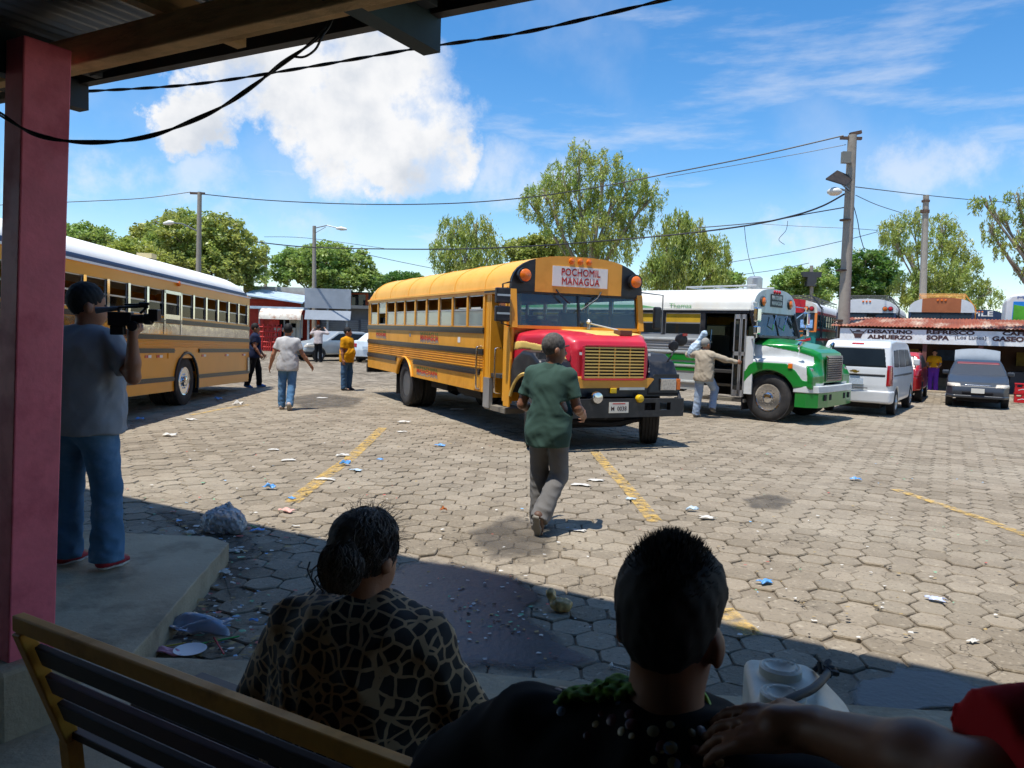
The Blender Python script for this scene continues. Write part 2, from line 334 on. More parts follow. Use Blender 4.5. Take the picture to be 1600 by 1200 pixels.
# ---- interlocking six-sided concrete pavers
P_, Q_, E_ = .206, .248, .030
def hexa(sh, ch=0.):
    a, b, h = P_/2+E_-sh, P_/2-E_-sh*.8, Q_/2-sh; base = [(a, 0), (b, h), (-b, h), (-a, 0), (-b, -h), (b, -h)]
    if not ch: return base
    out = []
    for i, p in enumerate(base):
        q, r = base[i-1], base[(i+1) % 6]
        for t in (q, r):
            l = math.dist(p, t); out.append((p[0]+(t[0]-p[0])*ch/l, p[1]+(t[1]-p[1])*ch/l))
    return out
def paver_mat(key, rnd):
    m = bpy.data.materials.new(key); m.use_nodes = True; nt = m.node_tree; N, L = nt.nodes, nt.links; b = N['Principled BSDF']; b.inputs['Roughness'].default_value = .9; b.inputs['Specular IOR Level'].default_value = .3
    ge = N.new('ShaderNodeNewGeometry'); pos = ge.outputs['Position']; ro = N.new('ShaderNodeObjectInfo').outputs['Random'] if rnd == 'object' else ge.outputs['Random Per Island']
    def nz(sc, det=6, rg=.6):
        n = N.new('ShaderNodeTexNoise'); L.new(pos, n.inputs['Vector']); n.inputs['Scale'].default_value = sc; n.inputs['Detail'].default_value = det; n.inputs['Roughness'].default_value = rg; return n.outputs[0]
    def mr(x, a, b_, c, d):
        n = N.new('ShaderNodeMapRange'); L.new(x, n.inputs[0])
        for i_, q in enumerate((a, b_, c, d)): n.inputs[i_+1].default_value = q
        return n.outputs[0]
    def mix(f, a, col):
        n = N.new('ShaderNodeMix'); n.data_type = 'RGBA'; L.new(f, n.inputs[0])
        if isinstance(a, str): n.inputs[6].default_value = (*lin(a), 1)
        else: L.new(a, n.inputs[6])
        n.inputs[7].default_value = (*lin(col), 1); return n.outputs[2]
    c = mix(mr(ro, 0, 1, 0, 1), '#988c7a', '#807564'); c = mix(mr(nz(.45, 4, .55), .48, .7, 0, .5), c, '#aaa08e'); c = mix(mr(nz(.8, 7, .65), .54, .74, 0, .42), c, '#665d52'); c = mix(mr(nz(6, 8, .7), .54, .68, 0, .42), c, '#6b6256'); c = mix(mr(nz(38, 4, .6), .56, .68, 0, .55), c, '#4d453a'); c = mix(mr(nz(22, 3, .5), .6, .7, 0, .5), c, '#b9ad98')
    v = N.new('ShaderNodeTexVoronoi'); v.feature = 'DISTANCE_TO_EDGE'; v.inputs['Scale'].default_value = 4.2; wv = N.new('ShaderNodeVectorMath'); wv.operation = 'MULTIPLY_ADD'; nc = N.new('ShaderNodeTexNoise'); nc.inputs['Scale'].default_value = 7; L.new(pos, nc.inputs['Vector']); L.new(nc.outputs[1], wv.inputs[0]); wv.inputs[1].default_value = (.22, .22, .22); L.new(pos, wv.inputs[2]); L.new(wv.outputs[0], v.inputs['Vector'])
    ck = N.new('ShaderNodeMath'); ck.operation = 'MULTIPLY'; L.new(mr(v.outputs['Distance'], .006, .02, 1, 0), ck.inputs[0]); L.new(mr(nz(1.1, 2), .55, .62, 0, .8), ck.inputs[1]); c = mix(ck.outputs[0], c, '#3a332a')
    L.new(c, b.inputs['Base Color']); bp = N.new('ShaderNodeBump'); bp.inputs['Strength'].default_value = .8; bp.inputs['Distance'].default_value = .012; L.new(nz(42, 7, .7), bp.inputs['Height']); L.new(bp.outputs[0], b.inputs['Normal']); return m
pv1, pv2 = paver_mat('paver_concrete', 'object'), paver_mat('paver_concrete_far', 'island')
cells = []
for i in range(-300, 300):
    for j in range(-30, 280):
        u, v = i*P_, (j+.5*(i % 2))*Q_; p = E1*u+E2*v
        if p.y < 3.0 or p.y > 47: continue
        k = abs(p.x)/p.y
        if k > .72: continue
        if p.y < 6.6 and in_poly(p.x, p.y, plat): continue
        cells.append((p.y+random.uniform(-.005, .005), p.x+random.uniform(-.005, .005)))
cells.sort(); near = cells[:300]; rest = cells[300:]
var_me = []
for k in range(8):
    mb = MB(); jt = lambda pts: [(x+random.uniform(-.004, .004), y+random.uniform(-.004, .004)) for x, y in pts]
    top = jt(hexa(.009, .013)); mid = [(x*1.05, y*1.05) for x, y in top]; n = len(top)
    mb.add([(x, y, 0) for x, y in top]+[(x, y, -.008) for x, y in mid]+[(x, y, -.05) for x, y in mid], [tuple(range(n))]+[(i, i+n, (i+1) % n+n, (i+1) % n) for i in range(n)]+[(i+n, i+2*n, (i+1) % n+2*n, (i+1) % n+n) for i in range(n)])
    var_me.append(mb.mesh('paver', pv1, fix=True))
for (y, x) in near:
    o = link('paver', random.choice(var_me), pave, (x, y, random.uniform(-.009, .004) if random.random() > .06 else -.018)); o.rotation_euler = (R(random.uniform(-1.6, 1.6)), R(random.uniform(-1.6, 1.6)), GA+R(random.uniform(-1.5, 1.5)))
V, Fc = [], []
for (y, x) in rest:
    o = len(V); a = GA+R(random.uniform(-1.3, 1.3)); c, s = math.cos(a), math.sin(a); z = random.uniform(-.007, .003); tx, ty = random.uniform(-.024, .024), random.uniform(-.024, .024)
    sh = .009 if y < 14 else .0055
    h = hexa(sh, .013 if y < 9 else 0); n = len(h); V += [(x+c*p-s*q, y+s*p+c*q, z+tx*p+ty*q) for p, q in h]; Fc.append(tuple(range(o, o+n)))
    if y < 22:
        V += [(x+(c*p-s*q)*1.05, y+(s*p+c*q)*1.05, z-.012) for p, q in h]; Fc += [(o+i, o+n+i, o+n+(i+1) % n, o+(i+1) % n) for i in range(n)]
me = bpy.data.meshes.new('pavers'); me.from_pydata(V, [], Fc); me.materials.append(pv2); o = link('pavers', me, pave); tag(o, kind='stuff')
# ---- wet, oily patches and worn yellow lines on the pavers
def patch(name, pix, mat, z=.009):
    """a stain whose edge fades out: rings with a point attribute 'fade'"""
    p = [G(a, b, z) for a, b in pix]; q = jag([(v.x, v.y) for v in p], .12, .04); n = len(q); cx, cy = sum(a for a, b in q)/n, sum(b for a, b in q)/n; V, fd, Fc = [], [], []
    for s_, f_ in ((1.12, 0.), (.92, .55), (.72, 1.), (.35, 1.)):
        V += [(cx+(a-cx)*s_, cy+(b-cy)*s_, z) for a, b in q]; fd += [f_]*n
    for k in range(3): Fc += [(k*n+i, k*n+(i+1) % n, (k+1)*n+(i+1) % n, (k+1)*n+i) for i in range(n)]
    Fc.append(tuple(range(3*n, 4*n))); me = bpy.data.meshes.new(name); me.from_pydata(V, [], Fc); me.attributes.new('fade', 'FLOAT', 'POINT').data.foreach_set('value', fd); me.materials.append(mat); o = link(name, me); tag(o, kind='structure'); return o
def stain(key, col, rough, top, lo, hi, sc):
    m = M(key, col, rough, var=.3, vs=3, bump=.2, bs=30, spec=.6); nt = m.node_tree; N, L = nt.nodes, nt.links; b = N['Principled BSDF']
    at = N.new('ShaderNodeAttribute'); at.attribute_name = 'fade'; tc = N.new('ShaderNodeTexCoord'); nz = N.new('ShaderNodeTexNoise'); L.new(tc.outputs['Object'], nz.inputs['Vector']); nz.inputs['Scale'].default_value = sc; nz.inputs['Detail'].default_value = 7; nz.inputs['Roughness'].default_value = .65
    a = N.new('ShaderNodeMath'); a.operation = 'ADD'; L.new(at.outputs['Fac'], a.inputs[0]); L.new(nz.outputs[0], a.inputs[1]); r = N.new('ShaderNodeMapRange'); L.new(a.outputs[0], r.inputs[0]); r.inputs[1].default_value = lo; r.inputs[2].default_value = hi; r.inputs[4].default_value = top; L.new(r.outputs[0], b.inputs['Alpha']); return m
wet = stain('wet_concrete', '#26282d', .36, .93, .8, 1.2, 2.6); oil = stain('oil_stain', '#4a443c', .7, .55, 1.0, 1.6, 4)
patch('puddle', [(560, 905), (640, 872), (740, 880), (800, 895), (850, 925), (830, 955), (860, 985), (890, 1010), (935, 1032), (905, 1046), (700, 1046), (560, 1034), (520, 960)], wet)
patch('puddle', [(1340, 1062), (1400, 1040), (1470, 1045), (1540, 1075), (1500, 1105), (1400, 1130), (1330, 1100)], wet)
patch('puddle', [(1150, 778), (1200, 770), (1250, 780), (1220, 798), (1170, 796)], oil, z=.007)
patch('puddle', [(430, 622), (500, 612), (580, 622), (560, 638), (470, 640)], oil, z=.007)
patch('puddle', [(720, 830), (800, 800), (880, 820), (860, 870), (760, 880)], oil, z=.007)
patch('puddle', [(230, 790), (330, 800), (420, 850), (400, 900), (370, 960), (300, 830)], oil, z=.007)
def worn_paint():
    m = bpy.data.materials.new('worn_yellow_paint'); m.use_nodes = True; nt = m.node_tree; N, L = nt.nodes, nt.links; b = N['Principled BSDF']; b.inputs['Base Color'].default_value = (*lin('#d9b158'), 1); b.inputs['Roughness'].default_value = .8
    tc = N.new('ShaderNodeTexCoord'); n = N.new('ShaderNodeTexNoise'); L.new(tc.outputs['Object'], n.inputs['Vector']); n.inputs['Scale'].default_value = 9; n.inputs['Detail'].default_value = 8; n.inputs['Roughness'].default_value = .75
    r = N.new('ShaderNodeMapRange'); L.new(n.outputs[0], r.inputs[0]); r.inputs[1].default_value = .42; r.inputs[2].default_value = .58; r.inputs[4].default_value = .66; L.new(r.outputs[0], b.inputs['Alpha']); return m
paint = worn_paint()
def line(pix, w, nm='painted_line'):
    pts = [G(a, b, .008) for a, b in pix]; rows = []
    for i, p in enumerate(pts):
        t = (pts[min(i+1, len(pts)-1)]-pts[max(i-1, 0)]).normalized(); s = Vector((-t.y, t.x, 0))*w/2; rows.append((p+s, p-s))
    tag(MB().grid(rows).build(nm, paint), kind='structure')
line([(598, 668), (575, 690), (548, 715), (510, 742), (480, 765), (455, 785)], .16)
line([(930, 706), (950, 730), (975, 756), (1000, 785), (1024, 815)], .15)
line([(1128, 950), (1150, 970), (1175, 992)], .15)
line([(1398, 764), (1470, 788), (1540, 812), (1620, 842)], .12)
line([(390, 632), (340, 640), (300, 648)], .12)
# raised ground at the back right where more buses stand
tag(MB().prism([(9.6, 33.2), (41.8, 15.6), (60, 30), (50, 60), (10, 60)], 'z', -.05, .42).build('terrace', concrete), kind='structure')

# ================================================================== TERMINAL SHELTER over the camera
red_paint = M('red_paint', '#ea6e7d', .5, var=.12, vs=6, bump=.1, bs=40, dirt=('#c44f5e', .7, 3.5))
wood = M('weathered_timber', '#e0b87e', .8, var=.3, vs=6, stretch=(1, 1, 8), bump=.3, dirt=('#8a6840', .7, 3))
darkst = M('dark_painted_steel', '#232a2e', .55, var=.25, vs=4, dirt=('#4b3524', .5, 6))
teal = M('dull_teal_board', '#2b4447', .7, var=.3, vs=5)
zinc = M('zinc_sheet', '#8d9296', .38, metal=.75, var=.3, vs=2, dirt=('#5a3f38', .5, 1.6))
shel = empty('terminal_shelter', (-1.8, 2.95, 0), 0, 'red-posted bus terminal shelter with timber beams and zinc roof overhead', 'shelter'); shel_inv = Matrix.Translation((1.8, -2.95, 0))
def sh(mb, name, mat, **k): return mb.xf(shel_inv).build(name, mat, shel, **k)
b0, b1 = AT(37, 1022, 2.95), AT(61, 100, 2.95); b1 = b0 + (b1-b0)*1.03
mb = MB()
for q in (b0, b1):
    mb.v += [tuple(q+E1*(a*.06)+E2*(b*.088)) for a, b in ((-1, -1), (1, -1), (1, 1), (-1, 1))]
mb.f = [(3, 2, 1, 0), (4, 5, 6, 7), (0, 1, 5, 4), (1, 2, 6, 5), (2, 3, 7, 6), (3, 0, 4, 7)]; mb.mi = [0]*6
sh(mb, 'column', red_paint, bevel=.006)
c0 = Vector((b0.x, b0.y, 0)); mb = MB(); mb.prism([tuple((c0+E1*a+E2*b).xy) for a, b in ((-.13, -.16), (.13, -.16), (.13, .16), (-.13, .16))], 'z', PZ-.02, b0.z+.01); sh(mb, 'plinth', concrete, bevel=.02)
ZB = b1.z
def along(p, q, ext0, ext1): d = (q-p).normalized(); return p-d*ext0, q+d*ext1
p, q = along(G(112, 86, ZB+.03), G(560, -22, ZB+.03), 3.2, 6.5)
sh(MB().beam(p, q, .06, .11), 'beam', wood, bevel=.006); off = E2*.075
sh(MB().beam(p+off+UP*.015, q+off+UP*.015, .05, .1), 'beam', wood, bevel=.006)
EZ = ZB+.12
e0, e1_ = along(G(140, 128, EZ), G(765, 4, EZ), 3.0, 7.0)
sh(MB().beam(e0+UP*.07, e1_+UP*.07, .05, .16), 'eave_beam', darkst)
nb = (q-p).normalized()
for k in range(-1, 8):
    a = p+nb*(3.2+k*.92-.35); sh(MB().beam(a-E2*3.2+UP*.1, a+E2*((e0-p).dot(E2)-.04)+UP*.1, .05, .09), 'purlin', wood if k % 2 else darkst)
for (px, py) in ((122, 150), (668, 52)):
    t = G(px, py, EZ-.06); sh(MB().beam(t+E2*.03, t-E2*1.6, .075, .13), 'rafter', teal if px > 300 else darkst)
t = b1+UP*-.02; sh(MB().beam(t-E2*2.4-E1*.1+UP*-.02, t-E2*.05-E1*.1+UP*-.02, .07, .16), 'rafter', teal)
# corrugated sheets, ribs running outwards
def corrugated(o, du, dv, lu, lv, pitch=.076, amp=.009, nv=2, n=None):
    n = int(lu/pitch*6); rows = []
    for j in range(nv+1): rows.append([o+du*(i*lu/n)+dv*(lv*j/nv)+UP*(amp*math.sin(2*math.pi*i*lu/n/pitch)) for i in range(n+1)])
    return rows
ro = p - E2*3.4 + UP*.17; wsh = .82
for k in range(13):
    a = ro+nb*(k*wsh); depth = (e0-p).dot(E2)+3.4+.1
    mb = MB().grid(corrugated(a+UP*(.004*(k % 2)), nb, E2, wsh+.05, depth)); sh(mb, 'roof_sheet', zinc, smooth=60)
# higher roof behind, its edge throwing the shade line over the yard; back wall and side wall
darkwall = M('dim_wall', '#2c2622', .9, var=.2)
UZ = 6.4; up0 = E1*-14 + E2*(4.61+UZ*TO_SUN.dot(E2)/TO_SUN.z) + UP*UZ
mb = MB().grid(corrugated(up0-E2*9.5, E1, E2, 32, 9.5, pitch=.2, amp=.02)); sh(mb, 'upper_roof', zinc, smooth=60)
sh(MB().beam(up0+UP*-.06, up0+E1*32+UP*-.06, .06, .1), 'upper_fascia', darkst)
w0 = E1*-14-E2*6.0; w1 = E1*18-E2*6.0
sh(MB().beam(w0+UP*3.2, w1+UP*3.2, .2, 6.5), 'back_wall', darkwall); sh(MB().beam(w1+UP*3.2, w1+E2*8.2+UP*3.2, .2, 6.5), 'side_wall', darkwall)

# ================================================================== TREES
def leaf_mat(key, col, tr=.5, hv=.22):
    if key in _M: return _M[key]
    m = bpy.data.materials.new(key); m.use_nodes = True; nt = m.node_tree; N, L = nt.nodes, nt.links; N.clear(); o = N.new('ShaderNodeOutputMaterial')
    ge = N.new('ShaderNodeNewGeometry'); hs = N.new('ShaderNodeHueSaturation'); hs.inputs['Color'].default_value = (*lin(col), 1)
    def mr(x, a, b, c, d):
        n = N.new('ShaderNodeMapRange'); L.new(x, n.inputs[0])
        for i, q in enumerate((a, b, c, d)): n.inputs[i+1].default_value = q
        return n.outputs[0]
    L.new(mr(ge.outputs['Random Per Island'], 0, 1, 1-hv*1.6, 1+hv*1.6), hs.inputs['Value'])
    tc = N.new('ShaderNodeTexCoord'); nz = N.new('ShaderNodeTexNoise'); L.new(tc.outputs['Object'], nz.inputs['Vector']); nz.inputs['Scale'].default_value = .55; nz.inputs['Detail'].default_value = 3
    L.new(mr(nz.outputs[0], .3, .7, .47, .525), hs.inputs['Hue'])
    d = N.new('ShaderNodeBsdfDiffuse'); t = N.new('ShaderNodeBsdfTranslucent'); gl = N.new('ShaderNodeBsdfGlossy'); gl.inputs['Roughness'].default_value = .45
    L.new(hs.outputs[0], d.inputs[0]); L.new(hs.outputs[0], t.inputs[0]); a = N.new('ShaderNodeMixShader'); a.inputs[0].default_value = tr; L.new(d.outputs[0], a.inputs[1]); L.new(t.outputs[0], a.inputs[2])
    b = N.new('ShaderNodeMixShader'); b.inputs[0].default_value = .05; L.new(a.outputs[0], b.inputs[1]); L.new(gl.outputs[0], b.inputs[2]); L.new(b.outputs[0], o.inputs[0]); _M[key] = m; return m
bark = M('bark', '#6b5c4a', .9, var=.3, vs=4, stretch=(1, 1, .3), bump=.5)
palebark = M('pale_bark', '#9a8b78', .85, var=.3, vs=4, stretch=(1, 1, .3), bump=.4)
def tree(name, label, d, base_px, blobs, n, leaf, mat, droop=0., barkm=None, tr=.16, clump=.55, group='trees beyond the bus yard', zb=0.):
    """blobs: (px, py, rx, ry) in photo pixels at distance d, turned into ellipsoids of foliage; base_px: pixel column of the trunk"""
    n = int(n*(2.3 if droop else 2.6)); leaf *= .55 if droop else .56; clump *= .72 if droop else .85
    s = d/FPX; base = AT(base_px, 520, d); base.z = zb; root = empty(name, base, 0, label, 'tree', group)
    B = []
    for (px, py, rx, ry) in blobs:
        c = AT(px, py, d) - base; c.y += random.uniform(-.4, .4)*rx*s; B.append((np.array(c), np.array([rx*s, max(rx, ry)*s*.9, ry*s])))
    vol = np.array([r.prod()**.8 for _, r in B]); vol /= vol.sum(); P, W = [], []
    rng = np.random.default_rng(abs(hash(label)) % 1000 if False else int(base_px*7+d))
    for (c, r), w in zip(B, vol):
        per = 30 if droop else 50
        nc = max(4, int(n*w/per)); k = rng.normal(size=(nc, 3)); k /= np.linalg.norm(k, axis=1)[:, None]; k *= (rng.uniform(.25, 1, nc)**.45)[:, None]
        cc = c+k*r
        for q in cc:
            cr = clump*rng.uniform(.55, 1.25); p = rng.normal(size=(per, 3)); p /= np.linalg.norm(p, axis=1)[:, None]; p *= (rng.uniform(.1, 1, per)**.5)[:, None]*cr
            if droop: p[:, 2] = p[:, 2]*1.15 - np.abs(rng.normal(size=per))*cr*droop*.8; p[:, :2] *= .6
            else: p[:, 2] *= .7
            P.append(q+p)
    P = np.concatenate(P); m = len(P)
    a = rng.normal(size=(m, 3)); a[:, 2] = a[:, 2]*.5 - (2.2*droop); a /= np.linalg.norm(a, axis=1)[:, None]
    b = np.cross(a, rng.normal(size=(m, 3))); b /= np.linalg.norm(b, axis=1)[:, None]
    sz = leaf*rng.uniform(.6, 1.35, m)[:, None]; wd = .26 if droop else .6
    V = np.stack([P-a*sz*.5, P+b*sz*wd*.5, P+a*sz*.5, P-b*sz*wd*.5], 1).reshape(-1, 3); Fq = np.arange(4*m).reshape(-1, 4)
    me = bpy.data.meshes.new('crown'); me.from_pydata(V.tolist(), [], Fq.tolist()); me.materials.append(mat); link('crown', me, root)
    tb = MB(); cm = sum(c*w for (c, r), w in zip(B, vol)); top = Vector(cm); fork = Vector((cm[0]*.35, cm[1]*.3, max(1.2, min(cm[2]*.5, min(c[2]-r[2]*.3 for c, r in B)))))
    h = fork.z; tb.tube([(0, 0, -.2), fork*.35+Vector((random.uniform(-.1, .1), 0, 0)), fork*.7, fork], [tr*1.5*h/3+.08, tr*1.15*h/3+.07, tr*h/3+.06, tr*.85*h/3+.05], 8)
    for (c, r), w in zip(B, vol):
        c = Vector(c); midp = fork.lerp(c, .5)+Vector((random.uniform(-.3, .3), random.uniform(-.3, .3), random.uniform(0, .5))); r0 = (tr*.7*h/3+.04)*(.55+w)
        tb.tube([fork-UP*.2, midp, c, c+Vector((0, 0, r[2]*.55))], [r0, r0*.7, r0*.4, r0*.12], 6)
        for q in range(4):
            k = Vector(rng.normal(size=3)); k.normalize(); e = c+Vector((k.x*r[0], k.y*r[1], k.z*r[2]*.8))*.8; tb.tube([midp.lerp(c, .4+.15*q), c.lerp(e, .5)+UP*.2, e], [r0*.42, r0*.25, r0*.08], 5)
    tb.build('trunk', barkm or bark, root, smooth=60)
    return root
g1 = leaf_mat('leaf_green', '#a6b25a'); g2 = leaf_mat('leaf_fresh', '#98b058'); g3 = leaf_mat('leaf_yellow_green', '#adb554'); g4 = leaf_mat('leaf_olive', '#a4b156'); g5 = leaf_mat('leaf_deep', '#648a3a')
tree('broadleaf_tree', 'big dense light-green tree behind the yellow-and-white bus, around a utility pole', 52, 320, [(300, 375, 62, 42), (350, 372, 50, 34), (270, 405, 60, 36), (335, 420, 68, 40), (380, 400, 34, 40), (230, 370, 28, 20), (255, 350, 26, 18), (395, 430, 22, 24)], 15000, .42, g1)
tree('broadleaf_tree', 'rounded green tree at the far left just right of the red column', 60, 130, [(128, 372, 30, 24), (160, 378, 26, 20), (95, 368, 30, 22), (60, 372, 30, 26)], 6000, .4, g2)
tree('broadleaf_tree', 'yellowish-green low tree above the white bus roof, left of the big dense tree', 47, 205, [(205, 395, 34, 22), (180, 402, 26, 20), (235, 410, 26, 18)], 4500, .36, g3)
tree('broadleaf_tree', 'rounded bright-green tree behind the grey billboard and street lamp', 58, 500, [(505, 415, 48, 30), (550, 420, 36, 30), (465, 415, 36, 30), (510, 395, 36, 16), (440, 420, 22, 26), (530, 440, 50, 22), (575, 435, 20, 20)], 11000, .42, g2)
tree('broadleaf_tree', 'low dark-green tree top just left of the Pochomil bus roof', 72, 628, [(632, 438, 30, 12), (605, 440, 18, 9), (655, 442, 16, 10)], 3500, .45, g5)
tree('eucalyptus_tree', 'slim feathery tree above the middle of the Pochomil bus roof', 46, 730, [(708, 360, 24, 26), (745, 355, 26, 24), (690, 400, 20, 32), (765, 395, 24, 34), (728, 398, 28, 40), (735, 430, 40, 24)], 5600, .42, g4, droop=.8, barkm=palebark, tr=.12, clump=.5)
tree('broadleaf_tree', 'bushy green tree between the slim feathery tree and the tallest tree', 50, 830, [(815, 392, 26, 20), (850, 388, 30, 22), (838, 410, 40, 18), (872, 400, 20, 20)], 5500, .38, g1)
tree('eucalyptus_tree', 'tallest feathery tree with open crown rising behind the Pochomil bus', 46, 915, [(905, 245, 26, 24), (880, 275, 34, 24), (945, 262, 34, 26), (985, 290, 34, 26), (1018, 308, 22, 26), (850, 300, 34, 22), (830, 320, 22, 22), (905, 305, 40, 26), (955, 318, 40, 28), (870, 345, 34, 24), (990, 345, 34, 26), (925, 358, 44, 30), (960, 388, 40, 24), (900, 390, 34, 24)], 11000, .42, g4, droop=.6, barkm=palebark, tr=.16, clump=.55)
tree('eucalyptus_tree', 'drooping willowy tree behind the roof of the green-and-white bus', 44, 1060, [(1060, 348, 24, 20), (1085, 365, 26, 26), (1040, 390, 30, 34), (1080, 405, 36, 36), (1120, 400, 24, 30), (1055, 430, 40, 24), (1110, 432, 32, 22), (1018, 430, 20, 28)], 9500, .42, g4, droop=.95, barkm=palebark, tr=.14, clump=.5)
tree('broadleaf_tree', 'small bright-green tree peeking out right of the drooping willowy tree', 60, 1140, [(1140, 438, 22, 12), (1125, 445, 22, 12)], 2500, .4, g2)
tree('broadleaf_tree', 'rounded green tree behind the red-and-teal bus', 62, 1255, [(1250, 440, 38, 22), (1225, 445, 22, 18), (1285, 440, 24, 20), (1255, 462, 46, 16)], 6500, .42, g2)
tree('broadleaf_tree', 'dark-green domed tree between the two tall concrete poles', 66, 1345, [(1345, 418, 40, 28), (1375, 430, 30, 24), (1310, 430, 34, 26), (1350, 448, 50, 26)], 7500, .45, g5)
tree('eucalyptus_tree', 'feathery tree behind the second concrete pole, right of the domed tree', 48, 1460, [(1430, 345, 24, 18), (1475, 352, 22, 20), (1400, 362, 24, 20), (1500, 385, 22, 22), (1460, 385, 28, 20), (1420, 395, 22, 16), (1515, 410, 18, 18), (1395, 375, 20, 14), (1465, 425, 44, 24), (1500, 445, 40, 28), (1430, 450, 36, 24), (1540, 460, 20, 22), (1470, 470, 60, 18)], 11000, .42, g4, droop=.6, barkm=palebark, tr=.12, clump=.5)
tree('eucalyptus_tree', 'thin sparse branches of a tree reaching in at the right edge', 26, 1660, [(1535, 318, 20, 12), (1565, 338, 22, 14), (1590, 312, 20, 14), (1548, 360, 18, 14), (1585, 372, 22, 14), (1598, 345, 16, 14), (1600, 410, 14, 16), (1640, 340, 40, 40), (1562, 392, 14, 12)], 2600, .26, g4, droop=.6, barkm=palebark, tr=.1, clump=.28)
# ================================================================== POLES, LAMPS, WIRES
def text_box(name, body, center, right, up, w, h, mat, parent=None, off=.0, depth=.004, shear=0.):
    """lettering scaled to a given width and height, centred on a point"""
    cu = bpy.data.curves.new(name, 'FONT'); cu.body = body; cu.size = 1; cu.extrude = .002; cu.offset = off; cu.resolution_u = 3; cu.shear = shear
    t = bpy.data.objects.new(name, cu); COL.objects.link(t); me = bpy.data.meshes.new_from_object(t.evaluated_get(bpy.context.evaluated_depsgraph_get())); bpy.data.objects.remove(t); bpy.data.curves.remove(cu)
    co = np.array([v.co for v in me.vertices]); lo, hi = co.min(0), co.max(0); r, u = Vector(right).normalized(), Vector(up).normalized(); n = r.cross(u); c = Vector(center)
    if w is None: w = h*(hi[0]-lo[0])/(hi[1]-lo[1])
    me.transform(Matrix.Translation(c) @ Matrix((r*(w/(hi[0]-lo[0])), u*(h/(hi[1]-lo[1])), n*(depth/.004))).transposed().to_4x4() @ Matrix.Translation(-Vector(((lo[0]+hi[0])/2, (lo[1]+hi[1])/2, 0))))
    me.materials.clear(); me.materials.append(mat); return link(name, me, parent)
polec = M('pole_concrete', '#9a9184', .9, var=.2, vs=2, bump=.3, dirt=('#6f675c', .6, 2))
steel = M('galvanised_steel', '#8c9195', .45, metal=.6, var=.15); blackr = M('black_rubber', '#15161a', .6, var=.2); lampw = M('lamp_white', '#d8d6cc', .4)
def pole(label, top, bot, d, w, group='concrete utility poles'):
    a = AT(*bot, d); t = AT(*top, d); b = Vector((a.x+(a.x-t.x)*(a.z/max(.1, t.z-a.z)), d, -.1)); root = empty('utility_pole', (b.x, b.y, 0), 0, label, 'pole', group)
    o = Vector((b.x, b.y, 0)); MB().tube([b-o, (b-o).lerp(t-o, .5), t-o], [w*.62, w*.5, w*.4], 12).build('shaft', polec, root, smooth=50)
    return root, t-o, o
r1, t1, o1 = pole('tall concrete pole with a solar panel and lamp, beside the food stall', (1332, 211), (1318, 505), 29.6, .40)
MB().beam(t1+Vector((-.45, 0, -.12)), t1+Vector((.35, 0, -.12)), .12, .1).beam(t1+Vector((-.1, 0, .02)), t1+Vector((.32, 0, .12)), .14, .12).build('crossarm', M('rusty_steel', '#5a463a', .8), r1)
pp = AT(1313, 281, 29.2)-o1; s_ = 29.2/FPX
q = [pp+Vector(v)*s_ for v in ((-24, 0, -2), (2, -20, 8), (24, 0, -1), (-4, 22, -12))]; q = [AT(1290, 281, 28.6)-o1, AT(1322, 291, 29.0)-o1, AT(1334, 279, 29.6)-o1, AT(1308, 268, 29.3)-o1]
MB().add(q+[v+UP*.05 for v in q], [(3, 2, 1, 0), (4, 5, 6, 7), (0, 1, 5, 4), (1, 2, 6, 5), (2, 3, 7, 6), (3, 0, 4, 7)]).build('solar_panel', M('panel_back', '#3a322b', .6, var=.4, vs=6), r1)
MB().beam(AT(1312, 284, 29.1)-o1, AT(1330, 300, 29.55)-o1, .06, .06).build('bracket', steel, r1)
c = AT(1304, 299, 29.0)-o1; MB().lathe([(.02, .16), (.13, .13), (.27, .02), (.26, -.06), (.15, -.14), (.03, -.16)], c, (0, 0, 1), 16).build('lamp_head', lampw, r1, smooth=60)
MB().tube([c+UP*.08, AT(1316, 296, 29.3)-o1, AT(1327, 300, 29.5)-o1], .035, 6).build('lamp_arm', steel, r1)
MB().box(-.16, .16, -.3, -.12, 0, .42).xf(Matrix.Translation(t1+Vector((-.28, 0, -1.1)))).build('meter_box', M('grey_box', '#77766f', .7), r1)
mb = MB()
for z in (-3.2, -5.1, -7.0): mb.lathe([(.225, 0), (.225, .05)], t1*(1)+Vector((-.02*abs(z), 0, z)), (0, 0, 1), 14)
mb.build('clamp_band', M('rusty_steel'), r1)
r2, t2, o2 = pole('plain tall concrete pole rising behind the middle of the food stall', (1447, 305), (1441, 492), 40, .36)
MB().lathe([(.22, -.9), (.22, -.75)], t2, (0, 0, 1), 12).lathe([(.2, -.35), (.2, -.25)], t2, (0, 0, 1), 12).build('clamp_band', M('rusty_steel'), r2)
r3, t3, o3 = pole('utility pole standing in front of the big dense tree at left', (312, 300), (310, 430), 45, .3)
MB().beam(t3+Vector((-.55, 0, -.08)), t3+Vector((.3, 0, -.08)), .1, .12).build('crossarm', M('rusty_steel'), r3)
lh = AT(265, 348, 44)-o3; MB().tube([t3+UP*-2.3, t3+Vector((-.8, -.5, -1.9)), lh], .04, 6).build('lamp_arm', steel, r3); MB().tube([lh+Vector((.25, 0, .02)), lh, lh-Vector((.35, 0, .06))], [.06, .15, .07], 10).build('lamp_head', lampw, r3, smooth=60)
r4, t4, o4 = pole('street lamp pole with long arm above the grey billboard', (491, 353), (491, 452), 51, .28, None); r4.name = 'street_lamp'; r4['category'] = 'street lamp'
